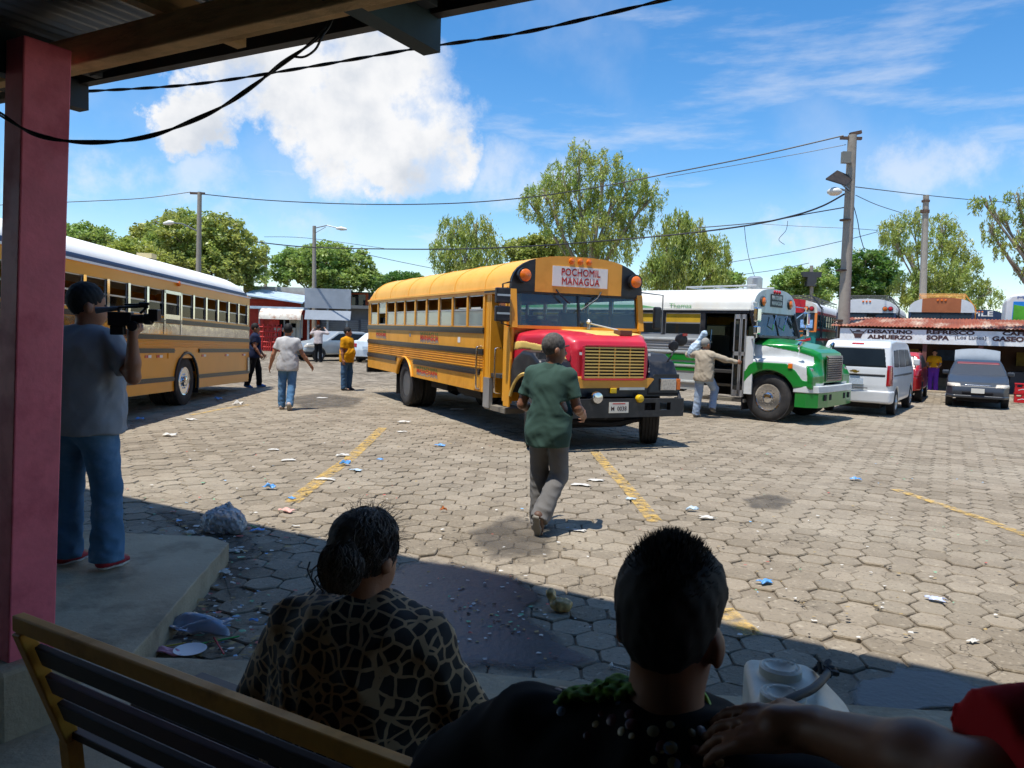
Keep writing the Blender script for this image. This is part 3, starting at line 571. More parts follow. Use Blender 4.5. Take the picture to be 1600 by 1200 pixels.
lh = AT(531, 357, 50.6)-o4; MB().tube([t4+UP*-.15, t4.lerp(lh, .5)+UP*.12, lh], .035, 6).tube([t4+UP*-.5, t4.lerp(lh, .45)], .02, 5).build('lamp_arm', steel, r4); MB().tube([lh-Vector((.25, 0, 0)), lh+Vector((.1, 0, 0)), lh+Vector((.45, 0, -.04))], [.06, .14, .07], 10).build('lamp_head', lampw, r4, smooth=60)
r5, t5, o5 = pole('distant pole with a transformer box behind the red-and-teal bus', (1268, 415), (1268, 470), 60, .32); MB().box(-.7, .7, -.3, .3, -.9, -.5).box(-.35, .35, -.3, .3, -1.6, -.9).xf(Matrix.Translation(t5)).build('transformer', M('dark_grey', '#3e4044', .6), r5)
r6, t6, o6 = pole('thin distant pole left of the street lamp', (415, 388), (415, 440), 56, .25)
wire_m = M('black_cable', '#17181b', .5, var=.15)
def smoothpts(pts, n=8):
    pts = [Vector(p) for p in pts]; out = []
    for i in range(len(pts)-1):
        p0, p1, p2, p3 = pts[max(i-1, 0)], pts[i], pts[i+1], pts[min(i+2, len(pts)-1)]
        for k in range(n):
            t = k/n; out.append(.5*((2*p1)+(-p0+p2)*t+(2*p0-5*p1+4*p2-p3)*t*t+(-p0+3*p1-3*p2+p3)*t**3))
    return out+[pts[-1]]
def wire(label, pix, r, twist=0., cat='cable', name='overhead_cable', n=8):
    pts = smoothpts([AT(*p) for p in pix], n); o = pts[0].copy(); mb = MB()
    if twist:
        for ph in (0, math.pi):
            q, l = [], 0
            for i, p in enumerate(pts):
                if i: l += (p-pts[i-1]).length
                t = (pts[min(i+1, len(pts)-1)]-pts[max(i-1, 0)]).normalized(); a = t.cross(UP).normalized(); b = a.cross(t); w = ph+l*twist
                q.append(p-o+(a*math.cos(w)+b*math.sin(w))*r*.95)
            mb.tube(q, r, 6)
    else: mb.tube([p-o for p in pts], r, 5)
    ob = mb.build(name, wire_m, None, smooth=60); ob.location = o; tag(ob, label, cat); return ob
wire('twisted black cable running from the roof corner up across the sky', [(128, 143, 5.2), (300, 132, 4.9), (480, 105, 4.6), (650, 76, 4.3), (800, 54, 4.0), (930, 26, 3.8), (1070, -8, 3.6)], .0052, 14, n=24)
wire('slack twisted cable drooping from the timber eave behind the red column', [(-30, 160, 2.75), (0, 178, 2.72), (50, 208, 2.7), (110, 221, 2.7), (180, 221, 2.72), (240, 211, 2.74), (300, 189, 2.77), (350, 165, 2.8), (400, 131, 2.83), (440, 100, 2.86), (480, 72, 2.88), (510, 44, 2.9), (524, 12, 2.92)], .0044, 17, n=16)
wire('short loose wire loop hanging off the drooping cable under the eave', [(455, 88, 2.86), (475, 89, 2.85), (492, 78, 2.87), (501, 62, 2.88), (508, 48, 2.9)], .0045)
wire('thin wire running under the eave beam at the roof corner', [(140, 118, 3.3), (190, 100, 3.35), (240, 80, 3.4), (255, 62, 3.45)], .004)
wire('thin overhead cable leaving the left frame edge for the tree pole', [(-40, 322, 40), (100, 316, 42), (220, 310, 44), (298, 300, 45)], .022)
wire('long overhead cable spanning from the tree pole to the solar pole', [(313, 303, 45), (420, 313, 43), (560, 319, 41), (700, 318, 38.5), (820, 309, 36.5), (930, 293, 34.5), (1050, 270, 33), (1180, 244, 31.3), (1318, 212, 29.7)], .026)
wire('second fine cable just below the long one near the solar pole', [(1040, 277, 33), (1150, 258, 31.5), (1250, 240, 30.3), (1322, 226, 29.7)], .012)
wire('heavy bundle of cables sagging to the solar pole over the green bus', [(400, 378, 50), (480, 386, 48), (600, 389, 46), (720, 389, 43), (840, 384, 40), (960, 375, 37), (1070, 365, 35), (1170, 352, 33), (1240, 337, 31.5), (1285, 322, 30.3), (1320, 303, 29.7)], .035)
wire('upper strand of the cable bundle reaching the solar pole', [(1090, 356, 34), (1190, 347, 32.5), (1262, 334, 31), (1326, 323, 29.7)], .022)
wire('thin wire slanting down from mid solar pole towards the left', [(1140, 410, 36), (1240, 393, 33), (1322, 375, 29.7), (1372, 362, 32)], .013)
wire('low thin wire above the rounded tree running to the distant pole', [(1150, 430, 58), (1210, 422, 59), (1264, 411, 60)], .022)
wire('wire hanging straight down onto the green bus roof', [(1163, 352, 33.2), (1166, 380, 33), (1172, 410, 32.6), (1184, 446, 32)], .013)
wire('short frayed wire end dangling left of the solar pole', [(1231, 345, 31.6), (1228, 360, 31.6), (1217, 374, 31.6), (1226, 382, 31.6)], .011)
wire('overhead cable from the solar pole over the plain pole to the right edge', [(1337, 292, 29.7), (1395, 299, 35), (1447, 305, 40), (1530, 313, 42), (1640, 320, 44)], .02)
wire('slanting stay wire right of the solar pole', [(1337, 305, 29.7), (1370, 320, 31), (1410, 333, 33)], .014)
wire('pair of slack wires hanging along the right of the solar pole', [(1334, 322, 29.5), (1340, 345, 29.5), (1344, 368, 29.5), (1351, 392, 29.5)], .016)
wire('thin level wire crossing behind the solar pole', [(1190, 350, 34), (1260, 354, 33), (1330, 357, 32), (1372, 360, 32)], .01)
wire('thin wire sloping from sky over the low tree beside the street lamp', [(548, 392, 47), (620, 408, 50), (690, 422, 54)], .018)
wire('faint wire passing behind the street lamp at left', [(413, 370, 56), (480, 372, 54), (600, 388, 52)], .016)

# ================================================================== SHOPS ON THE FAR LEFT (about 50 m away)
def fb(mb, x0, x1, y0, y1, d, dep, o=None):
    """box with its front face on the photo rectangle at distance d"""
    a, b = AT(x0, (y0+y1)/2, d), AT(x1, (y0+y1)/2, d); xm = (x0+x1)/2; zt, zb = AT(xm, y0, d).z, AT(xm, y1, d).z; o = o or Vector((0, 0, 0))
    return mb.box(a.x-o.x, b.x-o.x, d-o.y, d+dep-o.y, zb, zt)
whitew = M('old_white_wall', '#b9b8b0', .85, var=.15, dirt=('#8f8c82', .7, .8)); redw = M('red_wall', '#b2331f', .7, var=.2, dirt=('#7a2317', .5, 1)); orangew = M('orange_wall', '#c65523', .7, var=.15)
rustw = M('rusty_white_sheet', '#d7d0c2', .7, var=.12, dirt=('#9a5a34', .9, 2.2)); greys = M('grey_sheet', '#8f97a0', .6, var=.12, vs=1, dirt=('#a9afb6', .5, .5)); shutm = M('shutter_grey', '#7f858b', .5, metal=.3, var=.1)
redmet = M('red_metal', '#c02a20', .5, var=.15); dark = M('dark_interior', '#1c1a19', .9, var=.3); cloth1 = M('grey_cloth', '#b9b7ac', .9, var=.2); bluep = M('blue_plastic', '#2f5fa8', .5)
o = AT(440, 549, 50); o.z = 0; K = empty('red_kiosk', o, 0, 'red kiosk shop with a rusty white curved awning beside the yellow-and-white bus rear', 'kiosk')
fb(MB(), 380, 478, 448, 472, 53, 3, o).build('parapet', whitew, K)
fb(MB(), 384, 478, 468, 549, 51.5, 4, o).build('back_wall', redw, K)
mb = MB(); a, b = AT(384, 462, 50.5)-o, AT(476, 475, 50.5)-o
mb.add([(a.x, 0, a.z), (b.x, 0, b.z), (b.x, 2.6, b.z+.5), (a.x, 2.6, a.z+.5), (a.x, 0, a.z+.08), (b.x, 0, b.z+.08), (b.x, 2.6, b.z+.58), (a.x, 2.6, a.z+.58)], [(0,3,2,1),(4,5,6,7),(0,1,5,4),(1,2,6,5),(2,3,7,6),(3,0,4,7)]); mb.build('roof', M('pale_blue_roof', '#a9bccb', .6, var=.15), K)
fb(MB(), 386, 475, 479, 483, 49.2, 1.2, o).build('shelf_canopy', M('pale_blue_roof'), K)
a, b = AT(404, 498, 48.6)-o, AT(470, 482, 48.6)-o; rows = []
for i in range(9):
    w = i/8*math.pi/2; rows.append([(a.x+ (b.x-a.x)*j/6, -1.4+.9*(1-math.cos(w)), a.z+(b.z-a.z)*math.sin(w)) for j in range(7)])
MB().grid(rows).build('awning', rustw, K, smooth=60)
for i, x in enumerate((398, 412, 426)):
    mb = MB(); s_ = 49/FPX; l = AT(x, 548, 48.9)-o; hh = 44*s_
    for k in range(4): mb.tube([(l.x+k*.14, l.y, 0), (l.x+k*.14+.1, l.y+.1, hh*(.75+.2*(k % 2)))], .045, 5)
    for k in range(5): mb.tube([(l.x-.04, l.y, .25+k*.32), (l.x+.5, l.y+.05, .25+k*.32)], .04, 5)
    mb.build('gate_frame', redmet, K)
fb(MB(), 430, 468, 500, 530, 50.9, .5, o).build('shop_opening', dark, K)
for x0, x1, y0, y1, m in ((404, 412, 495, 508, redmet), (420, 436, 497, 508, redmet), (452, 462, 493, 535, cloth1), (463, 472, 492, 528, cloth1), (455, 462, 505, 512, bluep), (433, 452, 518, 528, bluep), (428, 446, 512, 530, cloth1)):
    fb(MB(), x0, x1, y0, y1, 49.8, .15, o).build('hanging_goods', m, K)
for x in (405, 444, 469): a = AT(x, 548, 49.3)-o; MB().tube([(a.x, a.y, 0), (a.x, a.y, AT(x, 480, 49.3).z)], .05, 6).build('post', steel, K)
o = AT(512, 540, 48.5); o.z = 0; B = empty('billboard', o, 0, 'blank grey sheet-metal billboard with a fold across its lower third', 'billboard')
fb(MB(), 476, 548, 451, 482, 48.5, .12, o).build('upper_panel', greys, B)
a, b = AT(477, 484, 48.45)-o, AT(548, 501, 48.45)-o; MB().add([(a.x, 0, a.z), (b.x, 0, a.z), (b.x, -.25, b.z), (a.x, -.25, b.z), (a.x, .1, a.z), (b.x, .1, a.z), (b.x, -.15, b.z), (a.x, -.15, b.z)], [(0,3,2,1),(4,5,6,7),(0,1,5,4),(1,2,6,5),(2,3,7,6),(3,0,4,7)]).build('lower_panel', greys, B)
for x in (482, 512, 542): a = AT(x, 500, 48.7)-o; MB().box(a.x-.06, a.x+.06, .15, .27, 0, a.z+1.8).build('post', steel, B)
o = AT(540, 546, 52); o.z = 0; S = empty('shuttered_shop', o, 0, 'low shop with grey roller shutters behind the billboard', 'shop')
fb(MB(), 476, 640, 481, 550, 52, 5, o).build('wall', M('grey_wall', '#6d7075', .8), S); fb(MB(), 470, 640, 477, 482, 51.2, 6, o).build('roof', M('old_roof', '#6f7271', .7), S); fb(MB(), 476, 499, 498, 545, 51.9, .3, o).build('door', orangew, S)
for x0, x1 in ((502, 560), (564, 622)):
    mb = MB(); n = 14
    for k in range(n): fb(mb, x0, x1, 500+k*3.2, 500+k*3.2+2.6, 51.85-.05*(k % 2), .2, o)
    mb.build('roller_shutter', shutm, S)
# ================================================================== FOOD STALL
SP = AT(1306, 560, 29.0); SP.z = 0
def onst(px, py, dy=0.):
    r = ray(px, py); q = SP+E2*dy-Vector((0, 0, CAM_H)); return Vector((0, 0, CAM_H)) + r*(q.dot(E2)/r.dot(E2))
ST = empty('food_stall', SP, GA, 'open food stall with a rusty roof and white sign listing breakfast and lunch', 'stall'); st_inv = (Matrix.Translation(SP) @ Matrix.Rotation(GA, 4, 'Z')).inverted()
def S2(px, py, dy=0.): return st_inv @ onst(px, py, dy)
a, b = S2(1312, 533), S2(1312, 512.5); c2 = S2(1602, 540); zf0, zf1 = a.z, b.z; xl, xr = a.x, c2.x+4.5
white_sign = M('sign_white', '#eeeeea', .65, var=.08, dirt=('#b3aca0', .5, 3)); rust = M('rusty_zinc', '#8f4a30', .8, metal=.1, var=.3, vs=1.5, stretch=(1, .3, 1), dirt=('#c9b9a4', .9, 1.4)); brown_l = M('sign_brown', '#4a2f2c', .7, var=.1)
MB().box(xl, xr, -.06, .0, zf0, zf1).build('fascia', white_sign, ST)
dv = (Vector((0, 1, 0))*3.6+UP*.42)
for k in range(13):
    x0 = xl-.35+k*.84
    if x0 > xr: break
    mb = MB().grid(corrugated(Vector((x0, -.14, zf1+.075+.008*(k % 2)+random.uniform(0, .02))), Vector((1, 0, 0)), dv.normalized(), .9, dv.length, pitch=.12, amp=.016)); mb.build('roof_sheet', rust, ST, smooth=60)
for px in (1316, 1445, 1533, 1640): q = S2(px, 540); MB().box(q.x-.07, q.x+.07, .02, .16, 0, zf0+.2).build('post', M('stall_post', '#6b4038', .8, var=.2), ST)
MB().box(xl, xr, 3.2, 3.4, 0, zf1+.36).build('back_wall', M('stall_wall', '#574336', .9, var=.2), ST); MB().box(xl-.1, xl, .2, 3.2, 0, zf1+.2).build('side_wall', M('stall_wall'), ST); MB().box(xl, xr, -.1, 3.2, -.02, .05).build('floor', concrete, ST)
for x0, x1, y in ((S2(1492, 560).x, S2(1560, 560).x, 1.5), (S2(1585, 560).x, xr-.3, 1.2)): MB().box(x0, x1, y, y+.6, .05, .82).build('counter', M('stall_counter', '#3f4146', .6, var=.3), ST)
for k in range(6): MB().box(xl+.6+k*1.3, xl+1.25+k*1.3, 3.05, 3.18, .9+.1*(k % 3), 1.5).build('shelf_goods', M('goods%d' % (k % 3), ('#7a3a2a', '#8d7a30', '#38506b')[k % 3], .7, var=.4, vs=8), ST)
ex = Vector((1, 0, 0))
def sign(t, x0, x1, y0, y1, off=.05):
    l, r_, u, d = S2(x0, (y0+y1)/2), S2(x1, (y0+y1)/2+.03*(x1-x0)), S2((x0+x1)/2, y0), S2((x0+x1)/2, y1); c = (l+r_)/2
    text_box('lettering', t, (c.x, -.066, (u.z+d.z)/2), ex, UP, r_.x-l.x, u.z-d.z, brown_l, ST, off=off, depth=.004)
sign('DESAYUNO', 1355.6, 1425.6, 515.2, 521.4); sign('ALMUERZO', 1355.6, 1425.6, 523.4, 530); sign('REFRESCO', 1447.7, 1523, 516.4, 522.8); sign('SOPA', 1447.7, 1483, 524, 531.3); sign('(Los Lunes)', 1492, 1541, 524.5, 532.2, 0.); sign('CAFE', 1566, 1606, 518.3, 524.6); sign('GASEO', 1550, 1600, 525.8, 533.8)
q = S2(1341, 521.5); mb = MB()
mb.prism([(q.x-.16, q.z+.02), (q.x-.1, q.z-.15), (q.x+.1, q.z-.15), (q.x+.16, q.z+.02)], 'y', -.068, -.06); mb.box(q.x-.18, q.x+.18, -.068, -.06, q.z+.05, q.z+.09); mb.prism([(q.x-.3, q.z+.16), (q.x-.28, q.z+.18), (q.x-.14, q.z+.02), (q.x-.17, q.z)], 'y', -.068, -.06).prism([(q.x+.3, q.z+.16), (q.x+.28, q.z+.18), (q.x+.14, q.z+.02), (q.x+.17, q.z)], 'y', -.068, -.06); mb.box(q.x-.07, q.x+.07, -.068, -.06, q.z+.1, q.z+.14); mb.build('pot_emblem', brown_l, ST)
# things at the stall
def bucket(name, label, px, py, h, r0, r1, mat, cat):
    p = onst(px, py, -.25) if False else G(px, py, .02); e = MB().lathe([(r0, 0), (r1*.97, h*.93), (r1*1.06, h*.93), (r1*1.06, h), (r1*.95, h), (r0*.9, .06)], (0, 0, 0), (0, 0, 1), 22).build(name, mat, None, smooth=40); e.location = p; tag(e, label, cat); return e
bucket('plastic_tub', 'tall red plastic tub in front of the woman in the purple apron', 1454, 604, .68, .24, .28, M('red_plastic', '#b3243a', .4, var=.1), 'tub')
bucket('black_drum', 'black plastic drum just right of the red tub at the stall', 1470, 602, .66, .22, .22, M('black_plastic', '#1b1c1f', .45), 'drum')
crate_m = M('crate_red', '#c81d24', .45, var=.1)
def crate(loc, label):
    e = empty('drink_crate', loc, GA, label, 'crate', 'red drink crates stacked at the right edge'); mb = MB(); a, b, h = .22, .16, .29
    mb.box(-a, a, -b, b, 0, .03); mb.box(-a, a, -b, -b+.02, .03, .17); mb.box(-a, a, b-.02, b, .03, .17); mb.box(-a, -a+.02, -b+.02, b-.02, .03, .17); mb.box(a-.02, a, -b+.02, b-.02, .03, .17); mb.box(-a-.01, a+.01, -b-.01, b+.01, .26, h); mb.box(-a, -a+.05, -b, b, .17, .26); mb.box(a-.05, a, -b, b, .17, .26); mb.box(-.03, .03, -b, b, .17, .26); mb.build('crate_body', crate_m, e)
    MB().prism([(-.14, .09), (-.02, .13), (.14, .1), (.13, .085), (-.02, .11), (-.13, .075)], 'y', -b-.004, -b-.001).build('white_swoosh', M('white_print', '#e6e2dc', .6), e)
cp = G(1597, 629); crate(cp, 'bottom red drink crate of the stack at the right edge'); crate(cp+UP*.3, 'top red drink crate of the stack at the right edge')
# ================================================================== BUSES
tyre_m = M('tyre', '#2b2a2a', .85, var=.25, vs=6, dirt=('#55504a', .6, 5)); chrome = M('chrome', '#d5d7da', .12, metal=1., var=.08, vs=8); rimgrey = M('rim_grey', '#5e6166', .5, metal=.4, var=.25, dirt=('#8a8378', .6, 9))
blk = M('black_trim', '#1b1d22', .42, var=.25, vs=5, dirt=('#4d4a46', .45, 6)); railm = M('rub_rail_black', '#23262d', .35, var=.3, vs=3, stretch=(.4, 1, 1)); under = M('underbody', '#17161a', .9, var=.3)
seatm = M('seat_vinyl', '#2c332f', .6, var=.2); alu = M('aluminium', '#b6babd', .35, metal=.7, var=.12); rubber_floor = M('rubber_floor', '#33312f', .8)
glass_pale = GLASS('pale_green_glass', (.62, .72, .66), .25, .05); glass_dark = GLASS('tinted_glass', (.16, .18, .18), .85, .02); glass_wind = GLASS('windscreen_glass', (.62, .76, .74), .92, .01)
amber = M('amber_lens', '#e8731a', .25, var=.1, vs=20, coat=.5); redl = M('red_lens', '#b3141c', .25, var=.1, coat=.5); white_p = M('white_print', '#e6e2dc', .6)
def wheel(parent, x, y, side, r=.5, w=.27, rimm=None, style='steel', zc=None, steer=0.):
    """side +1: outer face towards +y. tyre mesh with rim as child"""
    mb = MB(); zc = r if zc is None else zc; prof = [(r*.56, -w*.42), (r*.66, -w*.5), (r*.9, -w*.5), (r*.97, -w*.42)]
    for k in range(5): a = -w*.38+k*w*.19; prof += [(r, a-w*.07), (r, a+w*.07), (r*.975, a+w*.08), (r*.975, a+w*.11)]
    prof = prof[:-2]+[(r*.97, w*.42), (r*.9, w*.5), (r*.8, w*.515), (r*.66, w*.5), (r*.56, w*.42)]
    mb.lathe(prof, (0, 0, 0), (0, side, 0), 40, caps=False); t = mb.build('wheel', tyre_m, parent, smooth=35); t.location = (x, y, zc); t.rotation_euler = (0, 0, steer)
    q = MB()
    if style == 'dual': q.lathe([(r*.58, w*.4), (r*.55, w*.36), (r*.5, -w*.1), (r*.46, -w*.2), (r*.2, -w*.22), (r*.19, w*.1), (r*.12, w*.16), (r*.02, w*.16)], (0, 0, 0), (0, side, 0), 32)
    else: q.lathe([(r*.6, w*.42), (r*.58, w*.47), (r*.53, w*.44), (r*.5, w*.3), (r*.42, w*.26), (r*.36, w*.34), (r*.22, w*.42), (r*.2, w*.55), (r*.13, w*.6), (r*.02, w*.61)], (0, 0, 0), (0, side, 0), 32)
    q.build('rim', rimm or rimgrey, t, smooth=35)
    hb = MB(); hr = r*.3 if style == 'dual' else r*.29
    for k in range(10): a = k*math.pi/5; hb.lathe([(r*.035, -w*.3 if style == 'dual' else w*.3), (r*.035, -w*.12 if style == 'dual' else w*.46), (r*.01, -w*.1 if style == 'dual' else w*.47)], (hr*math.cos(a), 0, hr*math.sin(a)), (0, side, 0), 6)
    hb.build('lug_nuts', chrome, t)
    if style != 'dual':
        hb = MB()
        for k in range(10): a = (k+.5)*math.pi/5; hb.lathe([(r*.05, w*.28), (r*.05, w*.295)], (r*.455*math.cos(a), 0, r*.455*math.sin(a)), (0, side, 0), 8)
        hb.build('hand_holes', under, t)
    return t
def section(c, n=14, sx=1., sz=1., ex=None):
    """roof section: from right gutter over the crown to left gutter"""
    ex = ex or c.get('ex', 2.7); out = []
    for i in range(n+1):
        t = math.pi*i/n; y = -math.copysign(abs(math.cos(t))**(2/ex), math.cos(t))*c['W']*sx; z = c['zg']+(c['crown']-c['zg'])*sz*math.sin(t)**(2/ex); out.append((y, z))
    return out
def arch_poly(x0, x1, zb, zt, wheels, r, zc):
    pts = [(x0, zt), (x0, zb)]
    for xw in sorted(wheels):
        if not (x0 < xw-r and xw+r < x1): continue
        a0 = math.asin(max(-1, min(1, (zb-zc)/r))); n = 14
        for k in range(n+1): a = math.pi-a0-(math.pi-2*a0)*k/n; pts.append((xw+r*math.cos(a), zc+r*math.sin(a)))
    return pts+[(x1, zb), (x1, zt)]
def bus(name, label, loc, rz, c, pitch=0., group=None):
    B = empty(name, loc, rz, label, 'bus', group, pitch); W, L = c['W'], c['L']; body, roofm, railc, postm = c['body'], c['roof'], c.get('rail', railm), c.get('post', c['body'])
    zsk, zs, zt, zg = c['zsk'], c['zsill'], c['zwt'], c['zg']; xf0 = c.get('xfront', 0.); door = c.get('door'); dx0, dx1 = (door if door else (xf0, xf0))
    for side in (-1, 1):
        xe = dx0 if (side < 0 and door) else xf0; y0, y1 = (W-.035)*side, W*side
        MB().prism(arch_poly(-L, xe, zsk, zs, [c['xr']], .62, .47), 'y', min(y0, y1), max(y0, y1)).build('side_panel', body, B)
        MB().box(-L, xf0, min(y0, y1), max(y0, y1), zt, zg).build('header_panel', c.get('header', body), B)
        MB().box(-L, xf0-.02, min(y1, y1+.03*side), max(y1, y1+.03*side), zg-.01, zg+.025).build('gutter', c.get('gutter', roofm), B)
        for z in c['rails']:
            segs = [(-L, xe)]
            if z < 1.14: segs = [(-L, c['xr']-.66), (c['xr']+.66, xe-(.12 if side < 0 and door else 0))]
            for a, b in segs:
                mb = MB(); h = c.get('railh', .1)
                for k in range(3): mb.box(a, b, *sorted((y1-.005*side, y1+(.022 if k != 1 else .034)*side)), z-h/2+k*h/3+.004, z-h/2+(k+1)*h/3-.004)
                mb.box(a, b, *sorted((y1-.004*side, y1+.015*side)), z-h/2, z+h/2); mb.build('rub_rail', railc, B)
        for (z0, z1, n, m) in c.get('ribs', ()):
            for k in range(n):
                z = z0+(z1-z0)*(k+.5)/n; hh = (z1-z0)/n*.3
                MB().prism([(W*side-.004*side, z-hh), (W*side+.016*side, z-hh*.4), (W*side+.016*side, z+hh*.4), (W*side-.004*side, z+hh)], 'x', -L+.02, xe-.02).build('rib', m, B)
        # windows
        a, b = c['win']; b = min(b, xe-.04) if side < 0 else b; n = c['nwin']; pw = c.get('postw', .07); st = (b-a)/n
        for k in range(n+1):
            x = a+k*st; MB().box(x-pw/2, x+pw/2, *sorted(((W-.05)*side, (W+c.get('postout', .004))*side)), zs-.002, zt+.002).build('window_post', postm, B)
        for k in range(n):
            x0, x1 = a+k*st+pw/2, a+(k+1)*st-pw/2; ya, yb = sorted(((W-.03)*side, (W-.016)*side)); zm = (zs+zt)/2+c.get('midoff', 0); f = .014
            mb = MB(); mb.box(x0, x1, ya, yb, zs, zs+.02); mb.box(x0, x1, ya, yb, zm-f, zm+f); mb.box(x0, x0+f, ya, yb, zs, zt); mb.box(x1-f, x1, ya, yb, zs, zt); mb.box(x0, x1, ya, yb, zt-.02, zt)
            w = mb.build('window', c.get('wframe', alu), B); ym = (ya+yb)/2
            up_only = c.get('odd') == k and side < 0
            for (za, zb_), key in (((zs+.02, zm-f), 'lower'), ((zm+f, zt-.02), 'upper')):
                g_ = c['glass'].get('lower' if up_only and key == 'upper' else ('upper' if up_only else key))
                if g_: MB().box(x0+f, x1-f, ym-.003, ym+.003, za, zb_).build('pane', g_, w)
    # roof
    rows = []; nst = [(-L, .96, .0), (-L+.04, .975, .33), (-L+.12, .985, .58), (-L+.25, .995, .8), (-L+.42, 1, .94), (-L+.65, 1, 1)] + [(x, 1, 1) for x in (-L*.75, -L*.5, -L*.3, -1.05)] + [(xf0, 1, c.get('capup', 1.))]
    for (x, sx, sz) in nst: rows.append([(x, y, z) for y, z in section(c, 18, sx, max(sz, .02))])
    MB().grid(rows).build('roof', roofm, B, smooth=40)
    for x in c.get('seams', ()): MB().tube([(x, y*1.002, z+.004) for y, z in section(c, 18)], .005, 5).build('roof_seam', roofm, B)
    # floor, rear wall, bulkheads
    MB().box(-L+.05, xf0-.05, -W+.04, W-.04, .97, 1.03).build('floor', rubber_floor, B)
    rp = [(-W, zsk+.05), (-W, zg)] + section(c, 12, .97, .55)[1:-1] + [(W, zg), (W, zsk+.05)]
    MB().prism(rp, 'x', -L-.02, -L+.02).build('rear_wall', body, B)
    for ya, yb in ((-1.05, -.5), (-.38, .38), (.5, 1.05)): MB().box(-L-.03, -L-.022, ya, yb, zs, zt-.02).build('rear_window', glass_dark, B)
    for y in (-.98, .98):
        for m, dz in ((redl, 0), (amber, .2)): MB().lathe([(.09, 0), (.08, .03), (.02, .04)], (-L-.02, y, 1.35+dz), (-1, 0, 0), 16).build('tail_light', m, B)
    MB().box(-L-.14, -L-.02, -W, W, .55, .78).build('rear_bumper', blk, B)
    # chassis
    mb = MB(); mb.box(-L+.3, c.get('xfr', xf0+.9), -.45, -.35, .62, .86).box(-L+.3, c.get('xfr', xf0+.9), .35, .45, .62, .86); mb.tube([(c['xr'], -.9, .5), (c['xr'], .9, .5)], .1, 8); mb.lathe([(.22, -.15), (.28, 0), (.22, .15)], (c['xr'], 0, .5), (0, 1, 0), 12); mb.tube([(c['xr'], 0, .5), (c['xf']-.8, 0, .7)], .06, 6); mb.build('chassis', under, B)
    mb = MB(); mb.tube([(-2.9, -.75, .7), (-1.7, -.75, .7)], .24, 10).tube([(-4.2, .5, .6), (-2.5, .5, .62)], .1, 8).box(c['xr']+1.2, c['xr']+2.2, -1.0, -.5, .52, .9); mb.build('fuel_tank', under, B)
    for side in (-1, 1):
        w_ = wheel(B, c['xr'], side*(W-.16), side, style=c.get('rear_style', 'dual'), rimm=c.get('rim_r')); wheel(B, c['xr'], side*(W-.47), side, style='dual')
        wheel(B, c['xf'], side*(W-.2), side, style='steel', rimm=c.get('rim_f'), steer=c.get('steer', 0.), zc=.5+c.get('front_drop', 0.))
        MB().tube([(c['xr']+.62*math.cos(a), side*(W+.012), .47+.62*math.sin(a)) for a in [math.asin(max(-.99, (zsk-.47)/.62))+(math.pi-2*math.asin(max(-.99, (zsk-.47)/.62)))*k/16 for k in range(17)]], .03, 6).build('arch_trim', c.get('archm', body), B, smooth=60)
        MB().box(c['xr']-.72, c['xr']-.7, *sorted((side*(W-.6), side*(W-.02))), .22, zsk+.2).build('mud_flap', under, B)
    # seats
    if c.get('seats', True):
        for k in range(int((L-1.9)/.78)):
            x = -L+.55+k*.78
            for y0, y1 in ((-W+.06, -.28), (.28, W-.06)): MB().box(x, x+.42, y0, y1, 1.32, 1.44).prism([(x-.08, 1.34), (x+.06, 1.34), (x-.02, 1.98), (x-.1, 1.98)], 'y', y0, y1).build('seat', c.get('seatm', seatm), B, bevel=.03)
    return B
def front_face(B, c, xf0=0., split=.8, panel=None, corner=None, header=.0):
    """flat cap over the windscreen: centre panel, corner panels and the screen with its posts"""
    sec = section(c, 28, .995, 1.0); zb = c['zg']-.03+header
    cen = [p for p in sec if abs(p[0]) <= split]; mid = [(-split, zb)]+[(-split, np.interp(-split, [q[0] for q in sec], [q[1] for q in sec]))]+cen+[(split, np.interp(split, [q[0] for q in sec], [q[1] for q in sec]))]+[(split, zb)]
    MB().prism([(float(a), float(b)) for a, b in mid], 'x', xf0-.02, xf0+.045).build('front_cap', panel or c['body'], B)
    for s in (-1, 1):
        e = sorted([p for p in sec if p[0]*s > split], key=lambda p: abs(p[0])); zz = float(np.interp(split*s, [q[0] for q in sec], [q[1] for q in sec]))
        MB().prism([(split*s, zb), (split*s, zz)]+e+[(c['W']*.99*s, zb)], 'x', xf0-.02, xf0+.04).build('corner_panel', corner or blk, B)
def windscreen(B, c, x0, z0, z1, rake=.1, framem=None, glass=None, hw=1.13):
    fm = framem or c['body']; P = lambda y, z: (x0+rake*(z1-z)/(z1-z0), y, z)
    for s in (-1, 1): MB().beam(P(s*(hw+.04), z0-.02), P(s*(hw+.04), z1+.02), .1, .1, (1, 0, 0)).build('screen_pillar', fm, B)
    MB().beam(P(0, z0), P(0, z1), .035, .04, (1, 0, 0)).build('screen_divider', blk, B); MB().beam(P(-hw, z0), P(hw, z0), .06, .05).build('screen_sill', fm, B); MB().beam(P(-hw, z1), P(hw, z1), .05, .06).build('screen_header', blk, B)
    for a, b in ((-hw, -.02), (.02, hw)):
        q = [P(a, z0), P(b, z0), P(b, z1), P(a, z1)]; MB().add(q+[(p[0]-.008, p[1], p[2]) for p in q], [(0,1,2,3),(7,6,5,4),(0,4,5,1),(1,5,6,2),(2,6,7,3),(3,7,4,0)]).build('windscreen', glass or glass_wind, B)
